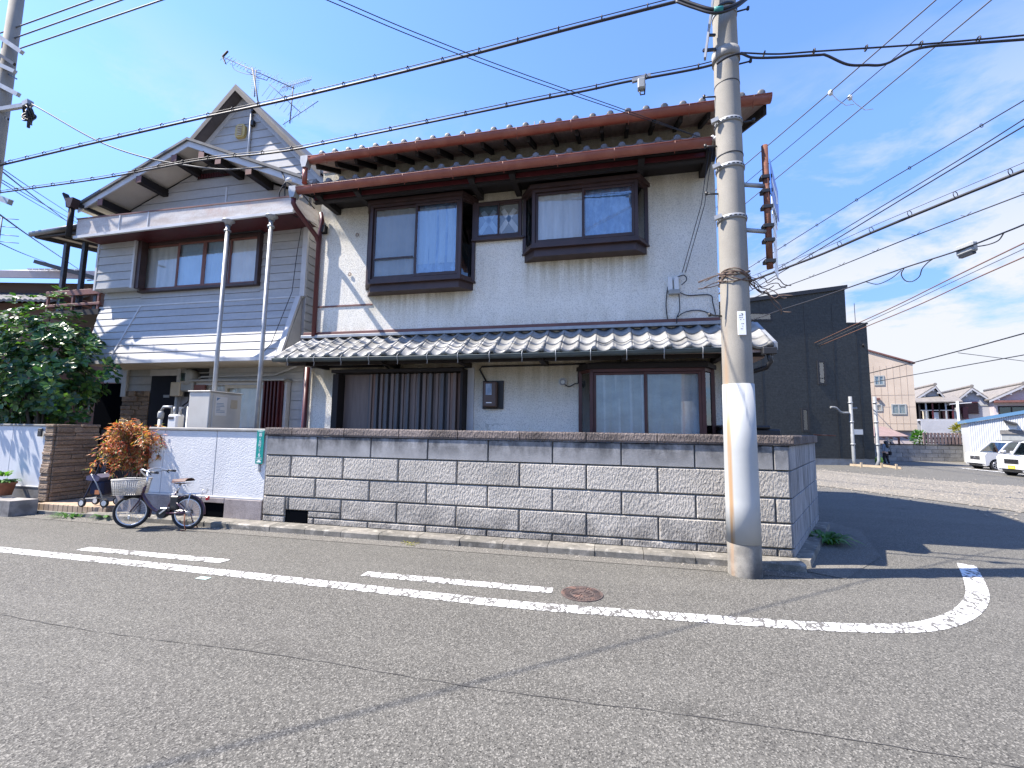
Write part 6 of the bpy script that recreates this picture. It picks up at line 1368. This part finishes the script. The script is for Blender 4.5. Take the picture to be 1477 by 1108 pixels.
LEAFMATS = [one_leaf('leaf_dark', (.016, .05, .018)), one_leaf('leaf_mid', (.026, .08, .022)), one_leaf('leaf_green', (.05, .13, .03)), one_leaf('leaf_deep', (.02, .06, .02)), one_leaf('leaf_light', (.10, .18, .04))]
tree((-11.35, 6.75, .1), (-12.05, 6.95, 2.72), (1.5, .95, 1.42), 700, 'dense glossy broad-leaved tree growing behind the white panelled wall', own=240)

# ------------------------------------------------------------------ places farther off
class Far:
    """a frame standing at distance D under pixel x, its front turned by rot from facing the eye"""
    def __init__(s, x, D, rot=0, y=640):
        p = PD(x, y, D); s.z = gz(p.y); s.root = Vector((p.x, p.y, s.z)); s.a = YAW+R(rot); s.u = Vector((math.cos(s.a), math.sin(s.a), 0))
    def __call__(s, x, y): p = PP(x, y, s.root, s.root+s.u); return (p-s.root).dot(s.u), p.z-s.z
    def X(s, x, y=640): return s(x, y)[0]
    def thing(s, name, label, cat, group=None): return thing(name, label, cat, s.root, group, s.a, True)
def windowbox(f, par, x0, y0, x1, y1, fm='darkframe', gm='glass_dark', split=0, t=.05, cur='screen_light'):
    (a, z1), (b, z0) = f(x0, y0), f(x1, y1); w_ = part('window', par); frame(MB(), a, b, z0, z1, -.05, .02, t).build('frame', fm, w_)
    MB().box(a+t, b-t, -.015, -.005, z0+t, z1-t).build('pane', gm, w_); MB().box(a+t, b-t, .005, .012, z0+t, z1-t).build('curtain', cur, w_)
    for k in range(split): x = a+(b-a)*(k+1)/(split+1); MB().box(x-t*.4, x+t*.4, -.045, -.016, z0+t, z1-t).build('mullion', fm, w_)
    return w_
# charcoal house
f = Far(1263, 28.5, 0, 664); t = f.thing('charcoal_house', 'tall charcoal-clad new house with slit windows beyond the side road', 'house')
xr, xl = f.X(1263, 664), f.X(1020, 660); z468 = f(1249, 468)[1]; xs = f.X(1221, 468); zt, zt2 = f(1219, 412)[1], f(1050, 436)[1]; x219 = f.X(1219, 412)
zb = .42; DEP = 6
MB().prism([(xl, 0, zb), (xr, 0, zb), (xr, 0, z468), (xs, 0, z468), (x219-.05, 0, zt-.25), (xl, 0, zt2-.45)], (0, DEP, 0)).build('wall', 'dkbuild', t)
MB().box(xl+.05, xr-.03, .03, DEP, -.3, zb-.005).build('foundation', 'concrete', t)
MB().prism([(xl-.1, -.12, zt2-.44), (x219+.06, -.12, zt-.24), (x219+.06, -.12, zt+.02), (xl-.1, -.12, zt2-.18)], (0, DEP+.2, 0)).build('roof', 'blackmetal', t)
MB().box(xs+.02, xr+.06, -.06, DEP, z468+.002, z468+.10).build('parapet_cap', 'blackmetal', t)
for k in (1165, 1100, 1206, 1240): x = f.X(k, 560); MB().box(x-.012, x+.012, -.012, .01, zb, zt-1.2).build('joint_cover', 'cardark', t)
windowbox(f, t, 1178, 520, 1192.5, 555, 'blackmetal', t=.13, gm='glass_sky', cur='sky_reflection'); windowbox(f, t, 1155, 589, 1168.5, 623, 'blackmetal', t=.13, gm='glass', cur='screen'); windowbox(f, t, 1040, 450, 1114, 463, 'blackmetal', t=.10, gm='glass_sky', cur='sky_reflection')  # blue backing paints reflected sky, no blind hangs there
MB().box(f.X(1232), f.X(1245), -.05, -.005, f(1238, 627)[1], f(1238, 619.5)[1]).build('name_board', 'porcelain', t)
MB().tube([(f.X(1245, 500), -.05, f(1245, 500)[1]), (f.X(1243, 497), -.12, f(1243, 497)[1])], .06, 8).build('vent_cap', 'cardark', t)
for x, top in ((1214, 573), (1248.5, 573)):
    p = part('standpipe', t); (a, z1), b = f(x, top), f.X(x+5, 668); MB().tube([(a+.12, -.55, z1), (a+.12, -.55, .35), (a+(.12 if x < 1230 else -.1), -.62, -.02)], .10, 10).build('pipe', 'pipegrey', p)
    for zz in (.3, .62, .9): MB().lathe([(.13, 0), (.13, .09)], (a+.12, -.55, z1*zz), seg=12).build('clip', 'galv', p)
    if x < 1230: zc = f(1210, 596)[1]; MB().tube(smooth_path([(a-.02, -.55, zc), (a-.5, -.55, zc+.02), (a-.8, -.55, zc+.3), (a-1.15, -.55, zc+.34)], 4), .07, 8).build('branch_pipe', 'pipegrey', p); MB().tube([(a+.12, -.55, zc+.28), (a+.5, -.55, zc+.3)], .07, 8).build('branch_pipe', 'pipegrey', p)
# kerb planks and stakes before it
pk = thing('timber_edging', 'pale timber edging boards with short stakes in front of the charcoal house', 'timber edging', PGz(1270, 672)); 
for (x0, y0, x1, y1) in ((1226, 672, 1272, 675), (1274, 673, 1300, 677)):
    p, q = PGz(x0, y0), PGz(x1, y1); MB().bar(p+Vector((0, 0, .06)), q+Vector((0, 0, .06)), .05, .14).build('board', 'wood', pk)
for (x, y) in ((1241.5, 673.5), (1271, 674), (1292, 676)): p = PGz(x, y+1); MB().box(p.x-.05, p.x+.05, p.y-.12, p.y-.05, p.z-.05, p.z+.3).build('stake', 'wood', pk)
# tan three-storey building, turned to the left
f = Far(1318, 37, -25, 640); t = f.thing('tan_building', 'tan clad three-storey building right of the charcoal house', 'building')
xl, xr = f.X(1252, 560), f.X(1322, 600); zl, zr = f(1253, 508)[1], f(1318, 525)[1]; zz = (zl+zr)/2; zb = 2.35
MB().prism([(xl, 0, zb), (xr, 0, zb), (xr, 0, zr), (xl, 0, zl+.2)], (0, 7, 0)).build('wall', 'beigebuild', t); MB().prism([(xl-.1, -.12, zl+.21), (xr+.15, -.12, zr+.01), (xr+.15, -.12, zr+.12), (xl-.1, -.12, zl+.34)], (0, 7.2, 0)).build('roof_edge', 'browntrim', t)
MB().box(xl, xr-.2, .3, 6.8, -.3, zb-.01).build('ground_floor', 'housepink', t)
for k in range(1, 7):
    x = xl+(xr-xl)*k/7; MB().box(x-.012, x+.012, -.01, .0, zb, zr-.05).build('panel_joint', 'tanjoint', t)
for y in (570, 587, 611): z = f(1285, y)[1]; MB().box(xl, xr, -.010, .0, z-.012, z+.012).build('panel_joint', 'tanjoint', t)
windowbox(f, t, 1260, 542, 1276, 556, 'greyplastic', 'glass_sky', 1, .10); windowbox(f, t, 1263, 583, 1273, 593.5, 'greyplastic', 'glass', 0, .10, 'screen'); windowbox(f, t, 1285, 583, 1308, 598, 'greyplastic', 'glass_sky', 1, .10)
for x, y in ((1266, 576), (1269, 618)): a, z = f(x, y); MB().box(a-.12, a+.12, -.2, 0, z-.05, z+.1).build('vent_hood', 'browntrim', t)
# carport under it
f = Far(1290, 34.6, 0, 640); t = f.thing('carport', 'low brown carport with slim posts in front of the tan building', 'carport')
MB().prism([(f.X(1262), .6, f(1262, 631)[1]), (f.X(1322), .6, f(1322, 631)[1]), (f.X(1324), 3, f(1324, 622)[1]+.3), (f.X(1262), 3, f(1262, 622)[1]+.3)], (0, 0, .08)).build('roof', 'fencebrown', t)
for k in range(6): x = f.X(1264+11*k); MB().bar((x, .6, f(1262, 631)[1]-.05), (x, 3, f(1262, 622)[1]+.24), .08, .08).build('roof_rib', 'browntrim', t)
for x in (1271, 1309): MB().box(f.X(x)-.05, f.X(x)+.05, .7, .8, .0, f(x, 631)[1]).build('post', 'browntrim', t)
# far block wall, slatted fence, bushes
f = Far(1290, 34, 0, 640); t = f.thing('far_block_wall', 'old grey block wall along the far lot below the brown fence', 'block wall')
x0, x1 = f.X(1258), f.X(1400); zt = f(1340, 642.5)[1]; n = 4; hgt = zt/n
MB().box(x0, x1, .03, .15, -.4, zt-.01).build('wall_core', 'mortar', t)
for r_ in range(n):
    x = x0-(r_ % 2)*.45
    while x < x1: a, b = max(x, x0), min(x+.9, x1); MB().box(a+.012, b-.012, -.0, .03, hgt*r_-.0+.012, hgt*(r_+1)-.012, .004).build('block', 'farblock', t) if b-a > .1 else None; x += .9
MB().box(x0, x1, -.04, .18, zt, zt+.08).build('coping', 'timber', t)
t = f.thing('slatted_fence', 'brown vertical board fence standing on the far block wall', 'fence'); x0, x1, z0, z1 = f.X(1332), f.X(1399), zt+.1, f(1360, 624.5)[1]
for z in (z0+.1, (z0+z1)/2, z1-.1): MB().box(x0, x1, .08, .13, z-.04, z+.04).build('rail', 'timber', t)
n = 13
for k in range(n): x = x0+(x1-x0)*(k+.2)/n; MB().box(x, x+(x1-x0)/n*.62, .02, .075, z0, z1, .004).build('slat', 'fencebrown', t)
random.seed(7)
def bush(label, x, y, D, rx, rz, mat, n=220, L=.28):
    c = PD(x, y, D); lf = MB()
    for k in range(n):
        v = Vector((random.gauss(0, 1), random.gauss(0, 1), random.gauss(0, 1))).normalized()*random.uniform(.5, 1.05); p = c+Vector((v.x*rx, v.y*rx*.7, v.z*rz)); leaf(lf, p, v+Vector((random.uniform(-.6, .6), random.uniform(-.6, .6), .4)), L, L*.55)
    b = thing('bush', label, 'bush', (c.x, c.y, gz(c.y))); MB().tube([(c.x, c.y, gz(c.y)), c], .06, 6).build('stem', 'bark', b); lf.build('foliage', mat, b, kind='stuff', fix=False)
bush('round green bush between carport and brown fence', 1326, 633, 34.9, .5, .55, 'weed'); bush('yellow-green bush behind the right end of the brown fence', 1388, 620, 35.5, .7, .45, 'yellowbush')
f = Far(1291, 35.2, 0, 636); t = f.thing('white_satellite_dish', 'small white rounded object on top of the far block wall under the carport', 'dish'); MB().ball((0, .4, f(1291, 634)[1]), .2, (1, .6, 1)).build('dish', 'porcelain', t); MB().tube([(0, .42, 1.2), (0, .42, f(1291, 634)[1])], .04, 6).build('dish_mast', 'navy', t)
t = thing('lime_sack', 'lime green bag by the foot of the person at the lot edge', 'bag', PGz(1268, 668)); p = PGz(1268, 668); MB().ball(p+Vector((0, 0, .2)), .26, (1, .8, 1)).build('sack', 'hiviz', t); MB().ball(p+Vector((.02, 0, .46)), .09).build('knot', 'hiviz', t)

# pale tiled houses behind the fence
def farhouse(f, label, xl, xr, ye, xp, yp, wallmat, zb=0, over=.4, dep=9, groupn='pale tiled houses beyond the fence'):
    t = f.thing('tiled_house', label, 'house', groupn); a, b, ap = f.X(xl, ye), f.X(xr, ye), f.X(xp, yp); ze, zp = f(xl, ye)[1], f(xp, yp)[1]; ze2 = zp-(zp-ze)*(b-ap)/max(ap-a, .1)
    if abs(ze2-ze) > .8: ze2 = ze
    MB().prism([(a, 0, zb), (b, 0, zb), (b, 0, ze2-.15), (ap, 0, zp-.2), (a, 0, ze-.15)], (0, dep, 0)).build('wall', wallmat, t)
    for (x0, z0, x1, z1) in ((a-over, ze-over*(zp-ze)/(ap-a), ap, zp), (ap, zp, b+over, ze2-over*(zp-ze)/(ap-a))):
        n = max(4, int(abs(x1-x0)/.3)); m = MB(); nt_ = 30
        def fn(u, v): c = (v*nt_) % 1; return Vector((x0+(x1-x0)*u, -over+(dep+over)*v, z0+(z1-z0)*u+.05*math.sin(math.pi*c)+.06*((u*n) % 1)*(-1 if z1 > z0 else 1)))
        m.grid(fn, n*2, nt_*3, False, (0, 0, -.12)); m.build('roof', 'farroof', t, fix=False)
        MB().prism([(x0, -over-.03, z0-.14), (x1, -over-.03, z1-.14), (x1, -over-.03, z1-.34), (x0, -over-.03, z0-.34)], (0, .06, 0)).build('bargeboard', 'housewhite', t)
        for k in (.25, .6, .9): x = x0+(x1-x0)*k; z = z0+(z1-z0)*k-.28; MB().box(x-.12, x+.12, -over-.0, .02, z-.18, z).build('eaves_beam', 'housewhite', t)
    MB().tube([(ap, -over, zp+.1), (ap, dep, zp+.1)], .16, 8).build('ridge', 'farroof', t)
    return t, a, b, ze, zp
f = Far(1420, 47, -30, 600); t, a, b, ze, zp = farhouse(f, 'pale two-storey tiled house with brown shuttered window behind the brown fence', 1383, 1428, 572, 1400, 558.5, 'housewhite')
w_ = part('window', t); (xa, z1), (xb, z0) = f(1379, 580), f(1411, 597); MB().box(xa, xb, -.16, 0, z0, z1).build('shutter_box', 'maroon', w_); 
for k in range(7): MB().box(xa-.05, xb+.05, -.22, -.16, z0+(z1-z0)*k/7+.03, z0+(z1-z0)*k/7+.08).build('rail', 'timber', w_)
MB().box(a, b, -.05, 0, f(1400, 585)[1]-.05, f(1400, 585)[1]+.05).build('band', 'greyplastic', t); MB().box(b-.05, b+.25, -.2, .1, 0, ze-.2).build('downpipe', 'blackmetal', t)
f = Far(1470, 45, -30, 600); t, a, b, ze, zp = farhouse(f, 'pinkish two-storey tiled house at the far right edge', 1432, 1540, 573, 1474, 554.5, 'housepink'); windowbox(f, t, 1439, 586, 1500, 599, 'timber', 'glass_dark', 2, .12, 'screen'); MB().box(f.X(1437), f.X(1520), -.7, 0, f(1450, 581)[1], f(1450, 578)[1]).build('awning', 'browntrim', t)
f = Far(1340, 49, -26, 600); t, a, b, ze, zp = farhouse(f, 'older tiled house with dark cluttered veranda behind the fence', 1312, 1360, 578, 1347, 556, 'housewhite'); (xa, z1), (xb, z0) = f(1320, 582), f(1378, 605)
MB().box(xa, xb, -.06, -.0, z0, z1).build('veranda_opening', 'painted_dark', t); MB().box(xa, xb, -1.2, -.06, z0-.2, z0).build('veranda_floor', 'housewhite', t); MB().box(xa, xb, -1.25, -1.15, z0-1.9, z0-.2).build('veranda_front', 'housewhite', t); MB().prism([(xa-.3, -1.5, z1+.0), (xb+.2, -1.5, z1+.0), (xb+.2, 0, z1+.7), (xa-.3, 0, z1+.7)], (0, 0, .1)).build('veranda_roof', 'farroof', t)
for k in range(7): x = xa+(xb-xa)*k/6; MB().box(x-.06, x+.06, -1.2, -1.1, z0, z1).build('veranda_post', ('timber', 'galv', 'maroon')[k % 3], t)
MB().box(xa, xb, -1.2, -1.14, z0+.9, z0+.98).build('handrail', 'galv', t); 
for k in range(5): x = xa+.4+k*.8; MB().box(x, x+random.uniform(.3, .6), -.9, -.5, z0+.02, z0+random.uniform(.4, 1.3)).build('veranda_clutter', ('beigeplastic', 'porcelain', 'browntrim', 'greyplastic', 'maroon')[k], t)
t = f.thing('white_utility_post', 'slim white post with short arms before the pale houses', 'post'); fx_ = Far(1386, 38, 0, 640); t.location = fx_.root; MB().tube([(0, 0, 0), (0, 0, fx_(1386, 579)[1])], .09, 8).build('shaft', 'trim', t); MB().bar((-.5, 0, fx_(1386, 583)[1]), (.9, 0, fx_(1386, 581)[1]), .08, .08).build('arm', 'trim', t)
# white shed
f = Far(1400, 31, -40, 640); t = f.thing('white_shed', 'white corrugated shed with blue roof edge behind the parked cars', 'shed'); a, b = f.X(1399, 640), f.X(1560, 640); za, zb_ = f(1398, 610)[1], f(1560, 584)[1]
m = MB(); n = 46; 
for k in range(n):
    x0 = a+(b-a)*k/n; x1 = a+(b-a)*(k+1)/n; z0, z1 = za+(zb_-za)*k/n, za+(zb_-za)*(k+1)/n; m.prism([(x0, 0, -.3), (x0+(x1-x0)*.25, -.03, -.3), (x0+(x1-x0)*.75, -.03, -.3), (x1, 0, -.3), (x1, .02, -.3), (x0, .02, -.3)], (0, 0, min(z0, z1)+.3))
m.build('wall_sheet', 'sheetwhite', t); MB().prism([(a, .03, -.3), (b, .03, -.3), (b, .03, zb_-.02), (a, .03, za-.02)], (0, 4, 0)).build('wall_core', 'sheetwhite', t)
MB().prism([(a-.15, -.15, za-.02), (b, -.15, zb_-.02), (b, -.15, zb_+.2), (a-.15, -.15, za+.2)], (0, 4.4, 0)).build('roof', 'bluetrim', t)
(xa, z1), (xb, z0) = f(1444, 626), f(1500, 660); MB().box(xa, xb, -.06, -.032, -.2, z1).build('roller_door', 'greyplastic', t); MB().box(xa-.05, xb, -.12, -.061, z1, z1+.25).build('door_head', 'concrete_dark', t); c, z = f(1457, 612); MB().prism([(c-.3, -.04, z+.25), (c+.3, -.04, z+.05), (c+.3, -.45, z-.1), (c-.3, -.45, z+.08)], (0, 0, .05)).build('lamp_hood', 'cardark', t); MB().box(c-.15, c+.25, -.2, -.035, z-.35, z+.05).build('lamp_box', 'porcelain', t)
p, q = PGz(1384, 675.5), PGz(1600, 697); strip([(p.x, p.y), (q.x, q.y)], .35, .02, 'parking_line', 'line')
MB().add([PGz(1270, 668)+Vector((0, 0, .006)), PGz(1600, 690)+Vector((0, 0, .006)), PGz(1600, 668)+Vector((0, 0, .006)), PGz(1290, 662)+Vector((0, 0, .006))], [(0, 1, 2, 3)]).build('far_road', 'asphalt_old', kind='structure', fix=False)

# parked cars
def car(label, loc, rot, L, W, H, boxy, plate, marks):
    c = thing('parked_car', label, 'car', loc, 'white cars parked before the shed', rot, True); wr = .31; fx1, rx1 = L*.5-.55, -L*.5+.5; zs, zbelt = .22, H*.60
    def arch(cx): return [(cx+math.cos(math.pi*k/10)*(wr+.06), .28+math.sin(math.pi*k/10)*(wr+.06)) for k in range(11)]
    hood = .62*H if boxy else .60*H
    side = [(-L/2, .35), (-L/2+.02, zs)]+[(x, z) for x, z in arch(rx1)[::-1]]+[(x, z) for x, z in arch(fx1)[::-1]]+[(L/2-.04, zs), (L/2, .34), (L/2, hood*.84), (L/2-.1, hood-.03), (L/2-.75, zbelt), (-L/2+.05, zbelt)]
    b = MB(); W2 = W/2
    b.prism([(x, -W2, z) for x, z in side], (0, W, 0)); b.build('body', 'carwhite', c)
    e = .10; ws = L/2-.72; wt = L/2-(1.05 if boxy else 1.30); rt = -L/2+.30
    gh = MB(); lo = [(ws, -W2+.03), (ws, W2-.03), (-L/2+.06, W2-.03), (-L/2+.06, -W2+.03)]; hi = [(wt, -W2+.03+e), (wt, W2-.03-e), (rt-.1, W2-.03-e), (rt-.1, -W2+.03+e)]
    gh.add([(x, y, zbelt+.002) for x, y in lo]+[(x, y, H-.08) for x, y in hi], [(0, 1, 5, 4), (1, 2, 6, 5), (2, 3, 7, 6), (3, 0, 4, 7)]); gh.build('glazing', 'carglass', c)
    MB().box(-L/2+.3, ws-.5, -W2+.2, W2-.2, zbelt-.3, zbelt+.3, .1).build('seats', 'cardark', c)
    MB().prism([(wt+.03, -W2+.1, H-.08), (rt-.13, -W2+.1, H-.08), (rt-.05, -W2+.16, H), (wt-.15, -W2+.16, H)], (0, W-.2, 0)).build('roof', 'carwhite', c)
    for s_ in (-1, 1):
        y0, y1 = s_*(W2-.03), s_*(W2-.03-e)
        MB().bar((ws, y0, zbelt), (wt, y1, H-.06), .06, .06).build('pillar', 'carwhite', c); MB().bar((.0, y0, zbelt), (-.05, y1, H-.06), .08, .05).build('pillar', 'cardark', c); MB().bar((-L/2+.5, y0, zbelt), (rt+.2, y1, H-.06), .14, .05).build('pillar', 'carwhite', c)
        MB().box(ws-.22, ws-.06, s_*(W2+.02), s_*(W2+.18), zbelt+.02, zbelt+.17, .03).build('door_mirror', 'carwhite', c)
        MB().box(L/2-.16, L/2+.012, s_*(W2-.36), s_*(W2-.03), hood*.60, hood*.80, .04).build('headlight', 'headlamp', c); MB().box(L/2-.1, L/2+.01, s_*(W2-.3), s_*(W2-.06), .3, .4, .03).build('fog_lamp', 'galv', c)
        MB().tube([(wt-.2, s_*(W2-.22), H+.03), (rt, s_*(W2-.22), H+.03)], .018, 6).build('roof_rail', 'cardark', c); MB().box(-.6, -.42, s_*(W2+.0), s_*(W2+.03), zbelt-.12, zbelt-.08).build('door_handle', 'carwhite', c); MB().box(-.02, .0, s_*(W2-.002), s_*(W2+.004), .3, zbelt).build('door_seam', 'cardark', c)
    for cx in (fx1, rx1):
        for s_ in (-1, 1):
            w_ = part('wheel', c); MB().lathe([(wr-.03, -.09), (wr, -.07), (wr, .07), (wr-.03, .09)], (cx, s_*(W2-.10), .28), (0, 1, 0), 24).build('tyre', 'tyre', w_); m = MB(); 
            for k in range(7): a = 2*math.pi*k/7; d = Vector((math.cos(a), 0, math.sin(a))); m.bar(Vector((cx, s_*(W2-.005), .28)), Vector((cx, s_*(W2-.005), .28))+d*.19, .04, .02, (0, 1, 0))
            m.ring((cx, s_*(W2-.01), .28), (0, 1, 0), .195, .018, 24, 6); m.build('rim', 'alloy', w_)
    MB().box(L/2-.03, L/2+.012, -W2+.38, W2-.38, hood*.55, hood*.78, .02).build('grille', 'cardark', c); MB().box(L/2-.03, L/2+.014, -W2+.25, W2-.25, .24, .36, .03).build('lower_grille', 'cardark', c)
    for z in (hood*.6, hood*.7): MB().box(L/2+.008, L/2+.02, -W2+.4, W2-.4, z-.008, z+.008).build('grille_bar', 'chrome', c)
    MB().box(L/2+.0, L/2+.022, -.18, .18, .36, .52, .01).build('number_plate', plate, c)
    m = MB()
    if marks:
        for k in range(3):
            a = math.pi/2+2*math.pi*k/3; d = Vector((0, math.cos(a), math.sin(a))); n = Vector((0, -d.z, d.y)); o = Vector((L/2+.02, 0, hood*.70)); m.prism([o, o+d*.045+n*.026, o+d*.09, o+d*.045-n*.026], (.006, 0, 0))
        m.build('emblem', 'chrome', c)
    else:
        for k in range(4): m.box(L/2+.022, L/2+.025, -.12+.07*k, -.09+.07*k, .40, .47)
        m.build('plate_digits', 'greyplastic', c)
    MB().box(-L/2+.1, L/2-.1, -W2+.1, W2-.1, .16, .3).build('underbody', 'cardark', c); return c
p = PGz(1466, 679); car('white compact car with black grille parked nearest the fence', (p.x+.15, p.y+.6, p.z), R(180), 3.4, 1.5, 1.68, False, 'porcelain', True)
p = PGz(1530, 690); car('boxier white car with a yellow plate, cut by the right edge', (p.x+.1, p.y+.6, p.z), R(186), 3.4, 1.5, 1.74, True, 'yellow', False)

# person walking away
pz = PGz(1279, 671.5); pe = thing('person', 'person with long black hair in blue-grey jacket and black trousers walking away', 'person', pz, rot=R(30), local=True); pe.scale = (1.06, 1.06, 1.06)
def skin(name, nodes_, edges, mat, parent, sub=1):
    me = bpy.data.meshes.new(name+'_cage'); me.from_pydata([n[0] for n in nodes_], edges, []); o = bpy.data.objects.new(name+'_cage', me); sc.collection.objects.link(o)
    md = o.modifiers.new('s', 'SKIN'); 
    for i, n in enumerate(nodes_): v = me.skin_vertices[0].data[i]; v.radius = n[1]; v.use_root = i == 0
    o.modifiers.new('d', 'SUBSURF').levels = sub; o.modifiers['d'].render_levels = sub; bpy.context.view_layer.update()
    m2 = bpy.data.meshes.new_from_object(o.evaluated_get(bpy.context.evaluated_depsgraph_get())); bpy.data.objects.remove(o); m2.materials.clear(); m2.materials.append(K[mat]); m2.polygons.foreach_set('use_smooth', [True]*len(m2.polygons))
    r = bpy.data.objects.new(name, m2); sc.collection.objects.link(r); r.parent = parent; ORG[r.name] = Vector((0, 0, 0)); return r
nd = [((0, 0, .78), (.13, .10)), ((0, 0, .95), (.115, .09)), ((0, 0, 1.12), (.14, .10)), ((0, 0, 1.24), (.10, .07)), ((0, 0, 1.31), (.045, .045)), ((0, .01, 1.36), (.07, .075)), ((0, .01, 1.44), (.078, .09)), ((0, .01, 1.49), (.05, .055)),
      ((-.17, 0, 1.22), (.05, .05)), ((-.21, .01, 1.0), (.04, .04)), ((-.20, .06, .80), (.03, .03)), ((-.20, .08, .72), (.025, .035)), ((.17, 0, 1.22), (.05, .05)), ((.22, -.02, 1.0), (.04, .04)), ((.22, .06, .84), (.03, .03)), ((.22, .1, .77), (.025, .035)),
      ((-.08, .02, .70), (.085, .085)), ((-.09, .07, .42), (.055, .06)), ((-.09, .0, .09), (.035, .04)), ((-.09, .1, .03), (.035, .028)), ((.08, 0, .70), (.085, .085)), ((.09, .0, .42), (.055, .06)), ((.09, -.10, .10), (.035, .04)), ((.09, -.02, .03), (.035, .028))]
skin('body', nd, [(0, 1), (1, 2), (2, 3), (3, 4), (4, 5), (5, 6), (6, 7), (3, 8), (8, 9), (9, 10), (10, 11), (3, 12), (12, 13), (13, 14), (14, 15), (0, 16), (16, 17), (17, 18), (18, 19), (0, 20), (20, 21), (21, 22), (22, 23)], 'skin', pe)
skin('trousers', [((0, 0, .80), (.142, .112))]+[(a, (b[0]+.012, b[1]+.012)) for a, b in nd[16:19]]+[(a, (b[0]+.012, b[1]+.012)) for a, b in nd[20:23]], [(0, 1), (1, 2), (2, 3), (0, 4), (4, 5), (5, 6)], 'black', pe)
skin('jacket', [((0, 0, .74), (.155, .125)), ((0, 0, .95), (.14, .115)), ((0, 0, 1.12), (.16, .12)), ((0, 0, 1.25), (.11, .085)), ((-.17, 0, 1.22), (.065, .065)), ((-.21, .01, 1.0), (.055, .055)), ((-.20, .055, .83), (.045, .045)), ((.17, 0, 1.22), (.065, .065)), ((.22, -.02, 1.0), (.055, .055)), ((.22, .055, .86), (.045, .045))], [(0, 1), (1, 2), (2, 3), (3, 4), (4, 5), (5, 6), (3, 7), (7, 8), (8, 9)], 'denim', pe)
skin('hair', [((0, -.02, 1.50), (.06, .07)), ((0, -.03, 1.44), (.12, .12)), ((0, -.08, 1.32), (.13, .10)), ((0, -.12, 1.18), (.135, .07)), ((0, -.13, 1.04), (.10, .05))], [(0, 1), (1, 2), (2, 3), (3, 4)], 'hair', pe)
for s_ in (-1, 1): MB().box(s_*.09-.04, s_*.09+.04, -.14 if s_ > 0 else -.06, .08 if s_ > 0 else .17, .0, .07, .02).build('shoe', 'cardark', pe)
hb = thing('shoulder_bag', 'dark shoulder bag hanging at the right side of the walking person', 'bag', pz, rot=R(30), local=True); MB().box(.24, .36, -.14, .14, .66, .90, .03).build('pouch', 'black', hb); MB().tube([(.30, -.1, .9), (.20, -.05, 1.26), (.28, .1, .9)], .012, 6).build('strap', 'cardark', hb)

# old house behind at far left
P0_ = PD(0, 640, 19); f = Far(60, 19, 0, 640); t = f.thing('brown_house', 'brown clad older house with grey metal and tile roofs behind the tree at far left', 'house'); 
xa, xb = f.X(-120), f.X(175)
MB().box(xa, xb, .8, 6, -.2, f(50, 400)[1]).build('wall', 'brownwall', t)
MB().prism([(xa, .1, f(-120, 393)[1]), (xb, .1, f(175, 393)[1]), (xb, 5, f(175, 393)[1]+1.1), (xa, 5, f(-120, 393)[1]+1.9)], (0, 0, .12)).build('upper_roof', 'greyroof', t)
MB().box(xa, xb, .06, .14, f(50, 397)[1]-.1, f(50, 390)[1]).build('fascia', 'housepink', t)
za = f(40, 433)[1]; m = MB(); x1 = f.X(78)
def fn(u, v): return Vector((xa+(x1-xa)*u, -.9+1.7*v, za-.25+.75*v+.06*abs(math.sin(u*math.pi*26))+.03*((v*5) % 1)))
m.grid(fn, 160, 20, True, (0, 0, -.1)); m.build('lower_roof', 'slate', t, fix=False); MB().box(xa, x1, -.2, .79, -.2, za-.2).build('lower_wall', 'brownwall', t)
MB().bar((f.X(58, 380), -.2, f(58, 380)[1]), (f.X(150, 405), -.2, f(150, 405)[1]), .14, .16).build('cable_sleeve', 'blackmetal', t)
for k in range(9): x = f.X(6+9*k); MB().box(x, x+.22, .0, .1, f(50, 389)[1], f(50, 389)[1]+.06).build('snow_guard', 'porcelain', t)
f2 = Far(10, 24, 0, 640)
for (x, ys) in ((1, (314, 326, 338, 348)),):
    a = f2.thing('tv_aerial', 'small distant TV aerial at the left edge above the brown house', 'aerial'); MB().tube([(f2.X(x, 330), 0, f2(x, 380)[1]), (f2.X(x, 330), 0, f2(x, 312)[1])], .03, 6).build('mast', 'wire_grey', a); m = MB()
    for y in ys: m.tube([(f2.X(x-8, y), 0, f2(x, y)[1]), (f2.X(x+26, y+3), 0, f2(x+26, y+3)[1])], .02, 5)
    m.build('elements', 'wire_grey', a)
